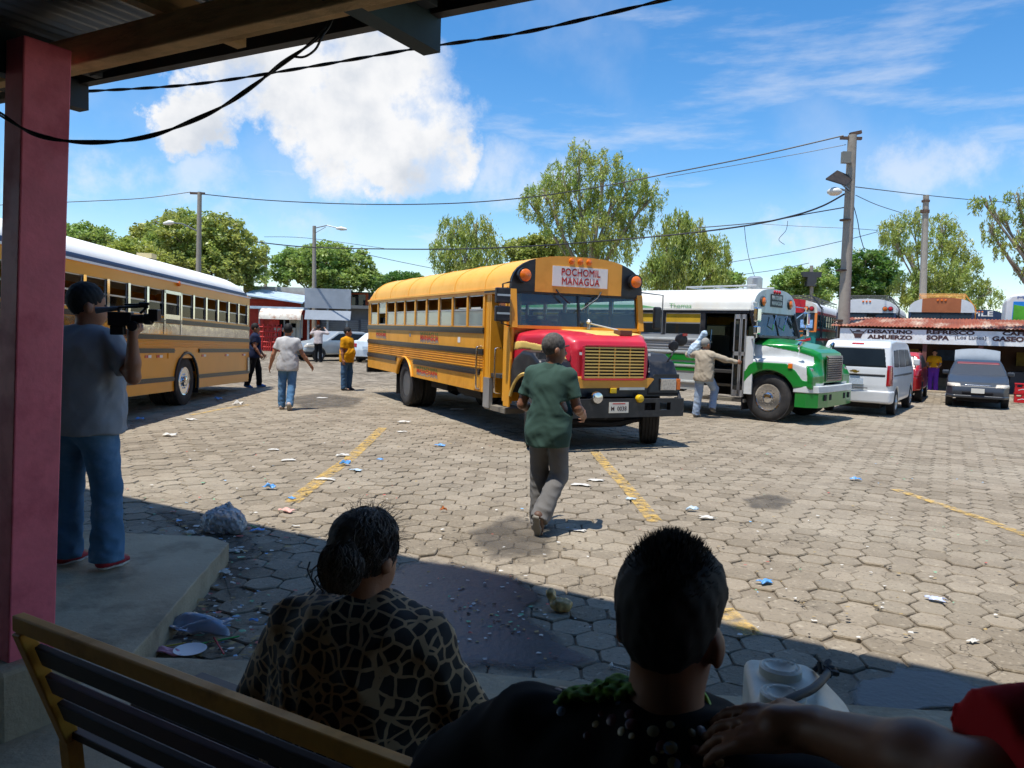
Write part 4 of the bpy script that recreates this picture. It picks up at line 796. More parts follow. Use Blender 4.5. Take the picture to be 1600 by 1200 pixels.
def round_light(B, p, r, lens, hood=True, name='warning_light'):
    e = MB().lathe([(r*1.25, -.02), (r*1.25, .05), (r*1.05, .05), (r*1.05, .0)], p, (1, 0, 0), 20).build(name, blk, B, smooth=40); MB().lathe([(r, 0), (r, .055), (r*.8, .075), (r*.1, .085)], p, (1, 0, 0), 20).build('lens', lens, e, smooth=40); return e
def driver_area(B, x):
    MB().lathe([(.22, -.012), (.235, 0), (.22, .012), (.205, 0), (.22, -.012)], (x-.38, .5, 1.72), (-.5, 0, .85), 20).build('steering_wheel', blk, B, smooth=60)
    MB().box(x-.3, x-.06, -1.05, 1.05, 1.45, 1.74).build('dashboard', M('dash', '#2e2f31', .7), B); MB().box(x-1.05, x-.62, .25, .8, 1.3, 1.42).box(x-1.12, x-1.02, .25, .8, 1.42, 2.1).build('driver_seat', seatm, B, bevel=.03)
# ------------------------------------------------------------------ the Pochomil bus in the middle
yel = M('bus_yellow', '#e8a022', .5, var=.08, vs=1.2, dirt=('#c98322', .5, 2.3), coat=.15, bump=.12, bs=3); yel_roof = M('bus_roof_yellow', '#f2b23e', .5, var=.06, vs=1., dirt=('#e29c30', .5, 1.5), coat=.1, bump=.1, bs=3); yel_cap = M('bus_cap_orange', '#eaa43c', .5, var=.06, vs=1.5, dirt=('#d08a30', .4, 4))
hood_red = M('hood_red', '#cc2438', .42, var=.12, vs=2, coat=.3, dirt=('#b83038', .4, 3)); cream = M('cream_yellow', '#e3c06a', .45, var=.1, dirt=('#cfa24c', .5, 3))
cm = dict(W=1.22, L=8.84, zsk=.69, zsill=1.80, zwt=2.335, zg=2.40, crown=2.96, rails=[1.73, 1.37, 1.02], railh=.1, ribs=[(1.08, 1.31, 5, yel)], xr=-5.51, xf=.69, win=(-8.68, 0.), nwin=10, body=yel, roof=yel_roof, door=(-.96, -.08), glass=dict(lower=glass_pale), odd=1, postw=.075, archm=yel, seams=(-.98, -2.45, -3.9, -5.35, -6.8, -8.2), xfr=1.2, steer=R(-31), midoff=.02, gutter=yel_roof)
ps = -1.139; MBUS = bus('school_bus', 'yellow bus with red bonnet and Pochomil Managua sign in mid yard', (1.017, 12.584, 0), ps, cm)
front_face(MBUS, cm, .02, .8, yel_cap, blk); windscreen(MBUS, cm, .02, 1.81, 2.37, .08, yel); driver_area(MBUS, 0.)
for s in (-1, 1): round_light(MBUS, (.12, s*1.02, 2.61), .098, amber)
for y in (-.16, 0, .16): MB().lathe([(.05, 0), (.045, .03), (.015, .045)], (.06, y, 2.885), (1, 0, -.1), 12).build('marker_light', amber, MBUS, smooth=50)
MB().box(.06, .075, -.5, .52, 2.475, 2.795).build('destination_board', M('board_white', '#e9e8e2', .6, var=.05), MBUS)
sred = M('letter_red', '#c0281f', .6, var=.2, vs=14); sdark = M('letter_dark', '#3a2322', .6); sgreen = M('letter_green', '#7d8a35', .6, var=.2); sgrey = M('letter_grey', '#8d8b88', .6, var=.2)
for t, z, w in (('POCHOMIL', 2.705, .72), ('MANAGUA', 2.56, .70)):
    for m, dz, dx in ((sdark, .007, .0765), (sred, -.002, .079)): text_box('lettering', t, (dx, .02, z+dz), (0, 1, 0), UP, w, .112, m, MBUS, off=.0, depth=.003)
def side_letters(t, x, z, w, h, y=-1.2215):
    for m, dz, dy in ((sgreen, .055, 0.), (sgrey, -.055, 0.), (sred, 0, -.003)): text_box('lettering', t, (x, y+dy, z+dz), (1, 0, 0), UP, w, h, m, MBUS, off=.02, depth=.002)
side_letters('POCHOMIL', -7.55, 1.555, .95, .085); side_letters('MANAGUA', -3.85, 1.55, 1.15, .11); side_letters('MASACHAPA', -3.95, .845, 1.35, .085)
MB().box(-2.2, -2.08, -1.226, -1.221, 1.5, 1.6).build('sticker', white_p, MBUS); MB().box(-5.2, -5.1, -1.226, -1.221, 1.55, 1.62).build('vent_cover', sgrey, MBUS)
MB().box(-1.35, -1.05, -1.235, -1.22, .72, .98).build('battery_door', yel, MBUS, bevel=.005)
# bonnet, wings, grille
s = SDF((-.1, -1.28, .55), (1.34, 1.28, 1.92), .022)
hd = smax(s.pz('y', [(-.06, .9), (-.06, 1.80), (.2, 1.80), (.62, 1.76), (.95, 1.70), (1.10, 1.63), (1.17, 1.5), (1.19, .98), (1.15, .92)]), s.pz('z', [(-.06, -1.19), (.25, -1.12), (.6, -.94), (.9, -.74), (1.12, -.67), (1.22, -.66), (1.22, .66), (1.12, .67), (.9, .74), (.6, .94), (.25, 1.12), (-.06, 1.19)]), .14)
hd = smax(hd, s.pz('x', [(-1.19, .9), (-1.19, 1.5), (-1.1, 1.70), (-.75, 1.79), (0, 1.815), (.75, 1.79), (1.1, 1.70), (1.19, 1.5), (1.19, .9)]), .08)
s.build('bonnet', hood_red, MBUS, hd)
s.build('bonnet_stripe', cream, MBUS, np.maximum(np.maximum(np.maximum(hd-.006, -(hd+.05)), s.pz('z', [(-.05, -.36), (.45, -.3), (.86, -.12), (.9, .45), (.62, .93), (-.05, 1.2)])), -(s.Z-1.5)))
s.build('bonnet_side_stripe', cream, MBUS, np.maximum(np.maximum(np.maximum(hd-.006, -(hd+.05)), s.pz('y', [(-.05, 1.4), (.3, 1.47), (.8, 1.4), (1.02, 1.28), (1.12, 1.05), (1.2, .93), (1.2, 1.03), (1.12, 1.2), (.95, 1.43), (.75, 1.53), (.3, 1.6), (-.05, 1.56)])), .45+s.Y))
wl = (s.X-.69)**2+(s.Z-.5)**2
for sd in (-1, 1):
    fd = smax(s.pz('y', [(.04, .78), (.06, 1.12), (.2, 1.33), (.5, 1.46), (.85, 1.44), (1.08, 1.32), (1.2, 1.1), (1.22, .78)]), np.abs(s.Y-sd*.9)-.31, .07); fd = np.maximum(fd, .6-np.sqrt(wl)); fd = np.maximum(fd, -(hd-.006))
    s.build('wing', blk, MBUS, np.maximum(fd, -(sd*s.Y-.3)))
    MB().tube([(.69+.605*math.cos(a), sd*1.205, .5+.605*math.sin(a)) for a in [R(22)+R(136)*k/16 for k in range(17)]], .028, 6).build('arch_trim', cream if sd < 0 else blk, MBUS, smooth=60)
MB().box(-.1, .1, -1.2, -1.16, .6, 1.8).build('cowl_side', yel, MBUS); MB().box(-.1, .1, 1.16, 1.2, .6, 1.8).build('cowl_side', yel, MBUS); MB().box(-.06, .02, -1.16, 1.16, .95, 1.80).build('firewall', yel, MBUS)
MB().prism([(-.1, .55), (.12, .55), (.14, 1.3), (.06, 1.8), (-.1, 1.8)], 'y', -1.225, -1.2).build('door_pillar_panel', yel, MBUS)
MB().box(1.18, 1.2, -.54, .54, 1.07, 1.56).build('grille_recess', M('grille_dark', '#3a2a18', .8), MBUS)
for k in range(10): z = 1.085+k*.048; MB().box(1.2, 1.225, -.52, .52, z, z+.02).build('grille_bar', cream, MBUS)
for y in (-.27, 0., .27): MB().box(1.202, 1.218, y-.01, y+.01, 1.08, 1.55).build('grille_upright', yel_cap, MBUS)
mb = MB(); mb.box(1.2, 1.23, -.56, -.52, 1.06, 1.56).box(1.2, 1.23, .52, .56, 1.06, 1.56).box(1.2, 1.23, -.52, .52, 1.545, 1.575).box(1.2, 1.23, -.52, .52, 1.045, 1.07); mb.build('grille_frame', hood_red, MBUS, bevel=.006)
MB().prism([(-.72, 1.06), (-.6, .93), (.6, .93), (.72, 1.06), (.7, 1.08), (-.7, 1.08)], 'x', 1.18, 1.215).build('orange_trim', yel_cap, MBUS)
MB().prism([(-1.2, .8), (-1.2, 1.14), (-.74, 1.14), (-.6, .945), (.6, .945), (.74, 1.14), (1.2, 1.14), (1.2, .8)], 'x', 1.14, 1.2).build('valance', blk, MBUS)
for sd in (-1, 1):
    h = MB().box(1.2, 1.235, sd*.98-.15, sd*.98+.15, .89, 1.08).build('headlight', chrome, MBUS, bevel=.01); MB().box(1.236, 1.244, sd*.98-.125, sd*.98+.125, .905, 1.065).build('lens', M('clear_lens', '#c9bfae', .15, var=.3, vs=25), h); MB().box(1.1, 1.225, *sorted((sd*1.14, sd*1.215)), .9, 1.07).build('indicator', amber, h, bevel=.008)
    MB().box(1.236, 1.24, sd*.6-.02, sd*.6+.02, 1.42, 1.46).build('sticker', white_p, MBUS)
mb = MB(); zb0, zb1, xb0, xb1 = .50, .775, 1.24, 1.34
holes = [(-.92, -.72), (.48, .68), (.76, .96)]; ys = [-1.2]+[v for h in holes for v in h]+[1.2]
for i in range(0, len(ys), 2): mb.box(xb0, xb1, ys[i], ys[i+1], zb0, zb1)
for a, b in holes: mb.box(xb0, xb1, a, b, zb0, zb0+.1).box(xb0, xb1, a, b, zb1-.06, zb1)
mb.prism([(1.1, 1.2), (1.24, 1.2), (1.34, 1.2), (1.3, 1.235), (1.1, 1.25)], 'z', zb0, zb1).prism([(1.1, -1.2), (1.24, -1.2), (1.34, -1.2), (1.3, -1.235), (1.1, -1.25)], 'z', zb0, zb1); mb.build('front_bumper', blk, MBUS)
f = MB().lathe([(.09, -.02), (.095, .03), (.08, .06), (.02, .07)], (1.33, -.37, .8), (1, 0, 0), 20).build('fog_lamp', chrome, MBUS, smooth=40); f = MB().lathe([(.06, -.02), (.062, .03), (.05, .05), (.015, .06)], (1.34, .38, .78), (1, 0, 0), 18).build('fog_lamp', M('yellow_lens', '#d8b21c', .25), MBUS, smooth=40)
MB().box(1.2, 1.23, -.06, .05, .85, .93).build('marker_light', M('yellow_lens'), MBUS, bevel=.01); MB().box(1.2, 1.222, .1, .55, .9, .94).build('emblem_strip', alu, MBUS)
pl_ = MB().box(1.341, 1.347, -.15, .19, .57, .73).build('number_plate', M('plate_white', '#d9d5c8', .5, var=.08), MBUS); text_box('plate_number', 'M  0038', (1.348, .02, .635), (0, 1, 0), UP, .27, .065, sdark, pl_, off=.01, depth=.002); MB().box(1.3475, 1.3485, -.09, .13, .7, .715).build('plate_band', sred, pl_)
# front axle and tie rods
MB().tube([(.69, -.95, .45), (.69, -.5, .36), (.69, .5, .36), (.69, .95, .45)], [.07, .09, .09, .07], 8).tube([(.95, -.75, .42), (1.02, .1, .36), (.95, .75, .42)], .035, 6).box(.3, 1.0, -.35, .35, .42, .8).tube([(1.1, -.4, .62), (1.15, -.1, .47), (1.1, .25, .6)], .025, 6).build('front_axle', under, MBUS)
# doorway on the right side
for x0, x1, m in ((-.95, -.8, yel), (-.78, -.72, yel), (-.2, -.1, yel)): MB().box(x0, x1, -1.2, -1.14 if x0 < -.9 else -.95, .62, 2.36).build('door_leaf', m, MBUS)
MB().box(-.96, -.08, -1.19, -.8, .42, .5).box(-.96, -.08, -.9, -.55, .7, .76).build('step', M('step_metal', '#8c8577', .6, metal=.3, var=.3), MBUS); MB().box(-.96, -.7, -1.215, -1.15, .45, .95).build('kick_plate', alu, MBUS); MB().box(-.96, -.1, -.56, -.53, .5, 1.03).build('step_riser', under, MBUS); MB().box(-.98, -.06, -1.23, -1.19, 2.36, 2.42).build('door_header', blk, MBUS)
for x in (-1.07, -.28): MB().tube(smoothpts([(x, -1.2, 1.46), (x, -1.28, 1.45), (x, -1.3, 1.38), (x, -1.3, .82), (x, -1.28, .75), (x, -1.2, .74)], 4), .017, 8).build('grab_rail', chrome, MBUS, smooth=60)
# mirrors
mb = MB().tube([(.04, -1.22, 2.5), (.12, -1.38, 2.46), (.12, -1.38, 1.85), (.06, -1.22, 1.82)], .014, 6); arm = mb.build('mirror_arm', blk, MBUS)
for z in (2.28, 2.0): MB().box(.08, .17, -1.5, -1.26, z-.12, z+.12).build('mirror', blk, arm, bevel=.02); MB().box(.172, .176, -1.49, -1.27, z-.01, z+.02).build('mirror_band', alu, arm)
MB().box(.1, .15, -1.42, -1.34, 2.1, 2.16).build('marker_light', amber, arm)
arm = MB().tube([(.04, 1.2, 2.45), (.1, 1.62, 2.42), (.1, 1.62, 1.78), (.04, 1.2, 1.76)], .014, 6).build('mirror_arm', steel, MBUS); MB().box(.06, .12, 1.44, 1.6, 1.84, 2.22).build('mirror', blk, arm, bevel=.03)
arm = MB().tube([(1.05, 1.05, 1.3), (1.08, 1.12, 1.42), (1.0, 1.3, 1.62)], .014, 6).build('mirror_arm', blk, MBUS); MB().lathe([(.02, .04), (.09, .03), (.105, 0), (.09, -.03), (.02, -.04)], (1.0, 1.36, 1.68), (.95, -.3, 0), 20).build('cross_mirror', blk, arm, smooth=50); MB().lathe([(.02, .03), (.07, .025), (.085, 0), (.07, -.02), (.02, -.03)], (1.02, 1.2, 1.58), (.95, -.3, 0), 18).build('cross_mirror', blk, arm, smooth=50); MB().box(1.03, 1.05, 1.36, 1.44, 1.74, 1.78).build('red_sticker', redl, arm)
MB().tube([(1.0, -1.1, 1.38), (.98, -1.12, 1.46), (1.1, -.72, 1.55)], .012, 6).box(.93, 1.03, -1.18, -1.06, 1.28, 1.44).build('mirror_arm', blk, MBUS)
for pts in ([(.06, .42, 2.42), (.14, .3, 2.3), (.18, -.02, 2.1)], [(.06, -.42, 2.42), (.12, -.38, 2.34), (.16, -.22, 2.2)]): MB().tube(pts, .012, 6).build('wiper', blk, MBUS)
MB().box(.7, .9, .28, .5, 1.72, 1.80).build('bonnet_vent', M('rust_brown', '#6b4a34', .8), MBUS, bevel=.008); MB().tube([(.2, .12, 1.80), (.2, .12, 1.9)], .025, 8).tube([(.2, .12, 1.9), (.75, .33, 1.80)], .014, 6).lathe([(.02, -.04), (.05, 0), (.02, .04)], (.2, .12, 1.92), (0, 0, 1), 12).build('bonnet_antenna', alu, MBUS)
MB().box(-.3, -.06, .7, 1.0, 1.75, 1.86).build('blue_bag', M('blue_plastic'), MBUS, bevel=.03)
# ------------------------------------------------------------------ yellow-and-white bus at the left
lyel = M('left_bus_yellow', '#e0930f', .35, var=.06, vs=1, coat=.15); wroof = M('white_roof', '#f0efea', .65, var=.04, spec=.3); navy = M('navy_stripe', '#1d2f55', .4); chband = M('polished_band', '#c4c2ba', .08, metal=1., var=.2, vs=6, bump=.15, bs=6)
cl = dict(W=1.22, L=11.0, zsk=.33, zsill=1.80, zwt=2.30, zg=2.495, crown=3.02, rails=[1.71, 1.389, 1.133, .575], railh=.085, ribs=[(1.185, 1.335, 3, lyel)], xr=-6.8, xf=-1.4, ex=2.15, win=(-10.85, -.5), nwin=14, body=lyel, roof=wroof, glass=dict(lower=GLASS('smoke_glass', (.25, .27, .27), .98, .05, 1.18)), post=chrome, postw=.085, archm=railm, rim_r=chrome, rim_f=chrome, rear_style='steel', front_drop=-.138, xfr=-.2, postout=.012, gutter=wroof, seatm=M('seat_brown', '#5a4632', .7))
ca, sa = math.cos(-1.534), math.sin(-1.534); LB = bus('school_bus', 'yellow bus with white roof and navy stripe filling the left side', (-8.134+ca*11, 20.038+sa*11, .174), -1.534, cl, pitch=-math.atan(.026))
for sd in (-1, 1):
    y = 1.222*sd; MB().box(-10.98, 0, *sorted((y, y+.012*sd)), 1.445, 1.655).build('polished_band', chband, LB)
    rows = []
    for x in (-10.75, -8, -5, -2, 0): rows.append([(x, (1.222-.0)*sd, 2.515), (x, 1.234*sd, 2.52), (x, 1.23*sd, 2.565), (x, 1.216*sd, 2.6)])
    MB().grid(rows).build('roof_stripe', navy, LB)
    for x in (-10.7, -9.4, -7.9, -5.6, -5.1, -4.5): r_ = MB().box(x, x+.13, *sorted((y, y+.006*sd)), 1.0, 1.05).build('reflector', white_p, LB); MB().box(x+.13, x+.26, *sorted((y, y+.006*sd)), 1.0, 1.05).build('red_half', redl, r_)
    for x in (-6.3, -2.0): MB().lathe([(.05, -.02), (.05, .03), (.02, .05)], (x, 1.235*sd, 2.47), (0, sd, 0), 12).build('marker_light', amber, LB, smooth=50)
    MB().box(-6.5, -6.42, *sorted((y, y+.02*sd)), 1.45, 2.3).box(-5.7, -5.62, *sorted((y, y+.02*sd)), 1.45, 2.3).box(-6.5, -5.62, *sorted((y, y+.02*sd)), 2.24, 2.3).box(-6.42, -5.7, *sorted((y, y+.014*sd)), 1.74, 1.84).build('emergency_door_frame', chrome, LB)
    MB().box(-7.6, -5.85, *sorted((y, y+.01*sd)), .98, 1.09).build('door_fold', lyel, LB)
MB().prism([(-11.0, .34), (-11.0, .5), (-10.3, .33)], 'y', -1.1, 1.1).build('tail_skirt', lyel, LB)
o8 = [(-1.3+.2*math.cos(R(22.5+45*k)), 1.62+.2*math.sin(R(22.5+45*k))) for k in range(8)]; sg = MB().prism(o8, 'y', 1.27, 1.285).build('stop_sign', M('white_edge', '#d8d2c8', .5), LB); MB().prism([(-1.3+(x+1.3)*.9, 1.62+(z-1.62)*.9) for x, z in o8], 'y', 1.286, 1.292).build('stop_face', M('stop_red', '#a3332b', .6), sg)
front_face(LB, cl, .02, .8, lyel, blk); windscreen(LB, cl, .02, 1.5, 2.45, .06, lyel); MB().box(0, .05, -1.2, 1.2, .4, 1.5).build('front_panel', lyel, LB)
MB().box(-10.97, -10.85, 1.2, 1.25, .6, .95).build('corner_guard', alu, LB); MB().box(-6.9, -6.65, .25, .55, 3.0, 3.1).build('roof_vent', M('vent_yellow', '#c7b98a', .6), LB)
# ------------------------------------------------------------------ green-and-white bus boarding at the right
gwhite = M('bus_white', '#d3d6d3', .4, var=.08, dirt=('#b1aca0', .5, 2.5), coat=.2); ggreen = M('bus_green', '#12802f', .3, var=.1, coat=.5); groof = M('white_roof_dusty', '#dddcd2', .5, var=.07, dirt=('#c3b9a2', .5, 1.5)); curt = M('yellow_curtain', '#c9a01c', .8, var=.2)
cg = dict(W=1.22, L=9.0, zsk=.55, zsill=1.77, zwt=2.26, zg=2.33, crown=2.83, rails=[1.66, 1.38, 1.08, .72], railh=.07, rail=gwhite, ribs=[(1.42, 1.62, 3, alu)], xr=-6.1, xf=.45, win=(-8.9, 0), nwin=8, body=M('bus_light_grey', '#b3b8b8', .4, metal=.25, var=.1, dirt=('#9a978e', .4, 3)), roof=groof, door=(-1.05, -.06), glass=dict(lower=glass_dark, upper=curt), post=blk, postw=.1, rim_f=chrome, xfr=1.3, midoff=.02, header=blk, seatm=M('seat_tan', '#8a7a58', .7), steer=R(-6))
ps = -.701; GB = bus('school_bus', 'white bus with green bonnet and wheel arch boarding a passenger at right', (5.785, 17.254, 0), ps, cg)
front_face(GB, cg, .02, .62, gwhite, gwhite); windscreen(GB, cg, .02, 1.78, 2.3, .14, blk); driver_area(GB, 0.)
MB().box(.066, .08, -.34, .34, 2.44, 2.72).build('destination_board', M('board_dark', '#26302f', .6), GB)
for t, z in (('MATEARE', 2.645), ('MANAGUA', 2.525)): text_box('lettering', t, (.083, 0, z), (0, 1, 0), UP, .58, .09, white_p, GB, off=.015, depth=.003)
for y in (-.14, 0, .14): MB().lathe([(.045, 0), (.04, .03), (.015, .045)], (.06, y, 2.765), (1, 0, 0), 12).build('marker_light', redl, GB, smooth=50)
for sd in (-1, 1): round_light(GB, (.05, sd*.78, 2.53), .09, amber); MB().lathe([(.09, 0), (.08, .02), (.02, .03)], (-.55, -1.0*1, 2.62) if sd < 0 else (-.55, 1.0, 2.62), (0, sd, .55), 16).build('side_lamp', redl, GB, smooth=50)
for x0 in (-4.7, -3.2, -1.95):
    MB().prism([(x0, .97), (x0+.9, .97), (x0+.86, 1.14), (x0, 1.16)], 'y', -1.236, -1.2215).prism([(x0, 1.2), (x0+.75, 1.2), (x0+.62, 1.33), (x0+.2, 1.35), (x0, 1.32)], 'y', -1.236, -1.2215).build('green_panel', ggreen, GB)
MB().prism([(-8.9, 2.37), (-2.2, 2.37), (-2.7, 2.44), (-8.9, 2.45)], 'y', -1.222, -1.205).build('green_flash', M('pale_green', '#6fae74', .5), GB); text_box('lettering', 'Thomas', (-1.65, -1.222, 2.42), (1, 0, 0), UP, .55, .1, M('pale_green'), GB, depth=.003)
s = SDF((-.2, -1.28, .5), (1.46, 1.28, 1.86), .016)
hd = smax(s.pz('y', [(-.05, .85), (-.05, 1.77), (.25, 1.745), (.8, 1.63), (1.15, 1.54), (1.3, 1.47), (1.36, 1.35), (1.38, .84)]), s.pz('z', [(-.05, -1.06), (.3, -1.0), (.8, -.86), (1.2, -.74), (1.4, -.68), (1.4, .68), (1.2, .74), (.8, .86), (.3, 1.0), (-.05, 1.06)]), .1)
hd = smax(hd, s.pz('x', [(-1.1, .8), (-1.1, 1.4), (-.98, 1.62), (-.6, 1.74), (0, 1.78), (.6, 1.74), (.98, 1.62), (1.1, 1.4), (1.1, .8)]), .07)
fw = smax(s.pz('y', [(-.16, .7), (-.14, 1.1), (.05, 1.30), (.9, 1.30), (1.25, 1.2), (1.36, 1.0), (1.36, .74)]), np.abs(s.Y)-1.21, .06); fw = np.maximum(fw, -(np.abs(s.Y)-.62)); hole = .585-np.sqrt((s.X-.45)**2+(s.Z-.5)**2)
hb = np.maximum(smin(hd, fw, .12), np.where(np.abs(s.Y) > .68, hole, -1.)); s.build('bonnet', gwhite, GB, hb)
sh_ = np.maximum(hb-.006, -(hb+.02))
s.build('bonnet_top', ggreen, GB, np.maximum(sh_, s.pz('y', [(-.06, 1.62), (.4, 1.56), (.95, 1.46), (1.2, 1.38), (1.26, .84), (1.42, .84), (1.42, 1.9), (-.06, 1.9)])))
s.build('wheel_arch', ggreen, GB, np.maximum(np.maximum(sh_, -(np.abs(s.Y)-1.0)), s.pz('y', [(-.3, .5), (-.16, .92), (.02, 1.2), (.12, 1.25), (.82, 1.24), (1.02, 1.1), (1.16, .92), (1.4, .9), (1.4, .7), (.9, .6)])))
g_ = MB().box(1.375, 1.4, -.5, .5, .88, 1.42).build('grille', chrome, GB)
for k in range(11): MB().box(1.4, 1.42, -.47, .47, .9+k*.047, .9+k*.047+.024).build('grille_bar', chrome, g_)
for k in range(10): MB().box(1.4005, 1.404, -.47, .47, .926+k*.047, .945+k*.047).build('grille_gap', under, g_)
mb = MB().prism([(.98, -1.2), (1.25, -1.22), (1.46, -1.08), (1.5, -.6), (1.5, .6), (1.46, 1.08), (1.25, 1.22), (.98, 1.2), (.98, 1.0), (1.3, .9), (1.3, -.9), (.98, -1.0)], 'z', .66, .8); bp = mb.build('front_bumper', gwhite, GB, bevel=.012)
mb = MB().prism([(1.02, -1.19), (1.25, -1.21), (1.45, -1.07), (1.49, -.6), (1.49, .6), (1.45, 1.07), (1.25, 1.21), (1.02, 1.19), (1.02, 1.0), (1.28, .9), (1.28, -.9), (1.02, -1.0)], 'z', .36, .657); mb.build('green_skirt', ggreen, bp)
for y in (-.75, -.45, .45, .75): MB().box(1.44, 1.497, y-.06, y+.06, .5, .62).build('bumper_hole', under, bp)
for sd in (-1, 1):
    h = MB().box(1.16, 1.3, *sorted((sd*1.0, sd*1.16)), .98, 1.17).build('headlight', chrome, GB, bevel=.03); MB().box(1.3, 1.31, *sorted((sd*1.02, sd*1.14)), 1.0, 1.15).build('lens', M('clear_lens'), h)
    MB().box(.86, .95, *sorted((sd*1.205, sd*1.235)), 1.14, 1.24).build('indicator', amber, GB, bevel=.01)
    arm = MB().tube([(.05, sd*1.2, 2.5), (.22, sd*1.42, 2.48), (.24, sd*1.44, 1.75), (.05, sd*1.2, 1.72)], .016, 6).tube([(.22, sd*1.42, 2.4), (.05, sd*1.2, 2.2)], .012, 6).build('mirror_arm', chrome, GB)
    MB().box(.2, .3, *sorted((sd*1.34, sd*1.54)), 2.08, 2.38).build('mirror', chrome, arm, bevel=.03); MB().box(.2, .3, *sorted((sd*1.35, sd*1.53)), 1.82, 2.0).build('lower_mirror', chrome, arm, bevel=.03)
    MB().tube([(.95, sd*.92, 1.42), (1.0, sd*.98, 1.58)], .012, 6).lathe([(.02, .04), (.08, .03), (.09, 0), (.02, -.05)], (1.0, sd*1.0, 1.62), (1, 0, -.3), 16).build('cross_mirror', chrome, GB, smooth=50)
for pts in ([(.08, -.2, 1.82), (.16, -.35, 2.05), (.12, -.1, 2.26)], [(.08, .4, 1.82), (.16, .3, 2.05), (.12, .55, 2.26)]): MB().tube(pts, .013, 6).build('wiper', chrome, GB)
for x0, x1 in ((-.34, -.19), (-.18, -.07)):
    d_ = MB().box(x0, x0+.025, -1.24, -1.2, .48, 2.24).box(x1-.025, x1, -1.24, -1.2, .48, 2.24).box(x0, x1, -1.24, -1.2, .48, .62).box(x0, x1, -1.24, -1.2, 1.36, 1.44).box(x0, x1, -1.24, -1.2, 2.14, 2.24).build('door_leaf', alu, GB); MB().box(x0+.025, x1-.025, -1.225, -1.215, .62, 1.36).box(x0+.025, x1-.025, -1.225, -1.215, 1.44, 2.14).build('door_glass', glass_dark, d_)
MB().box(-1.05, -.06, -1.19, -.8, .36, .43).box(-1.05, -.06, -.9, -.5, .66, .72).build('step', M('step_metal'), GB); MB().box(-1.05, -.06, -.52, -.5, .45, 1.03).build('step_riser', under, GB); MB().box(-1.07, -.03, -1.235, -1.19, 2.26, 2.33).build('door_header', blk, GB); MB().box(-1.1, -1.02, -1.23, -1.17, .5, 2.3).build('door_post', blk, GB)
MB().box(-.1, .1, -1.215, -1.17, .55, 1.78).build('cowl_side', gwhite, GB); MB().box(-.1, .1, 1.17, 1.215, .55, 1.78).build('cowl_side', gwhite, GB); MB().box(-.08, -.04, -1.15, 1.15, .9, 1.77).build('firewall', under, GB)
for x in (-.95, -.12): MB().tube([(x, -1.16, .8), (x, -1.1, 1.5), (x, -1.05, 1.9)], .018, 6).build('grab_rail', chrome if x < -.5 else M('rail_wood', '#8a5a2c', .5), GB)
MB().tube([(.69, -.95, .45), (.45, -.5, .36), (.45, .5, .36), (.45, .95, .45)], .07, 8).box(.1, 1.2, -.35, .35, .42, .85).build('front_axle', under, GB)
MB().lathe([(.16, 0), (.17, .05), (.17, .3), (.12, .34), (.02, .35)], (-.5, .1, 2.8), (0, 0, 1), 16).build('roof_tank', alu, GB, smooth=40); mb = MB()
for y in (-.5, .5): mb.tube([(-1.9, y, 2.88), (-.2, y, 2.9)], .018, 6)
for x in (-1.9, -1.2, -.5): mb.tube([(x, -.5, 2.88), (x, .5, 2.88)], .014, 6).tube([(x, -.5, 2.88), (x, -.5, 2.74)], .012, 5).tube([(x, .5, 2.88), (x, .5, 2.74)], .012, 5)
mb.build('roof_rack', alu, GB); MB().box(-.12, -.1, -1.2, -.7, .2, .6).build('mud_flap', under, GB)
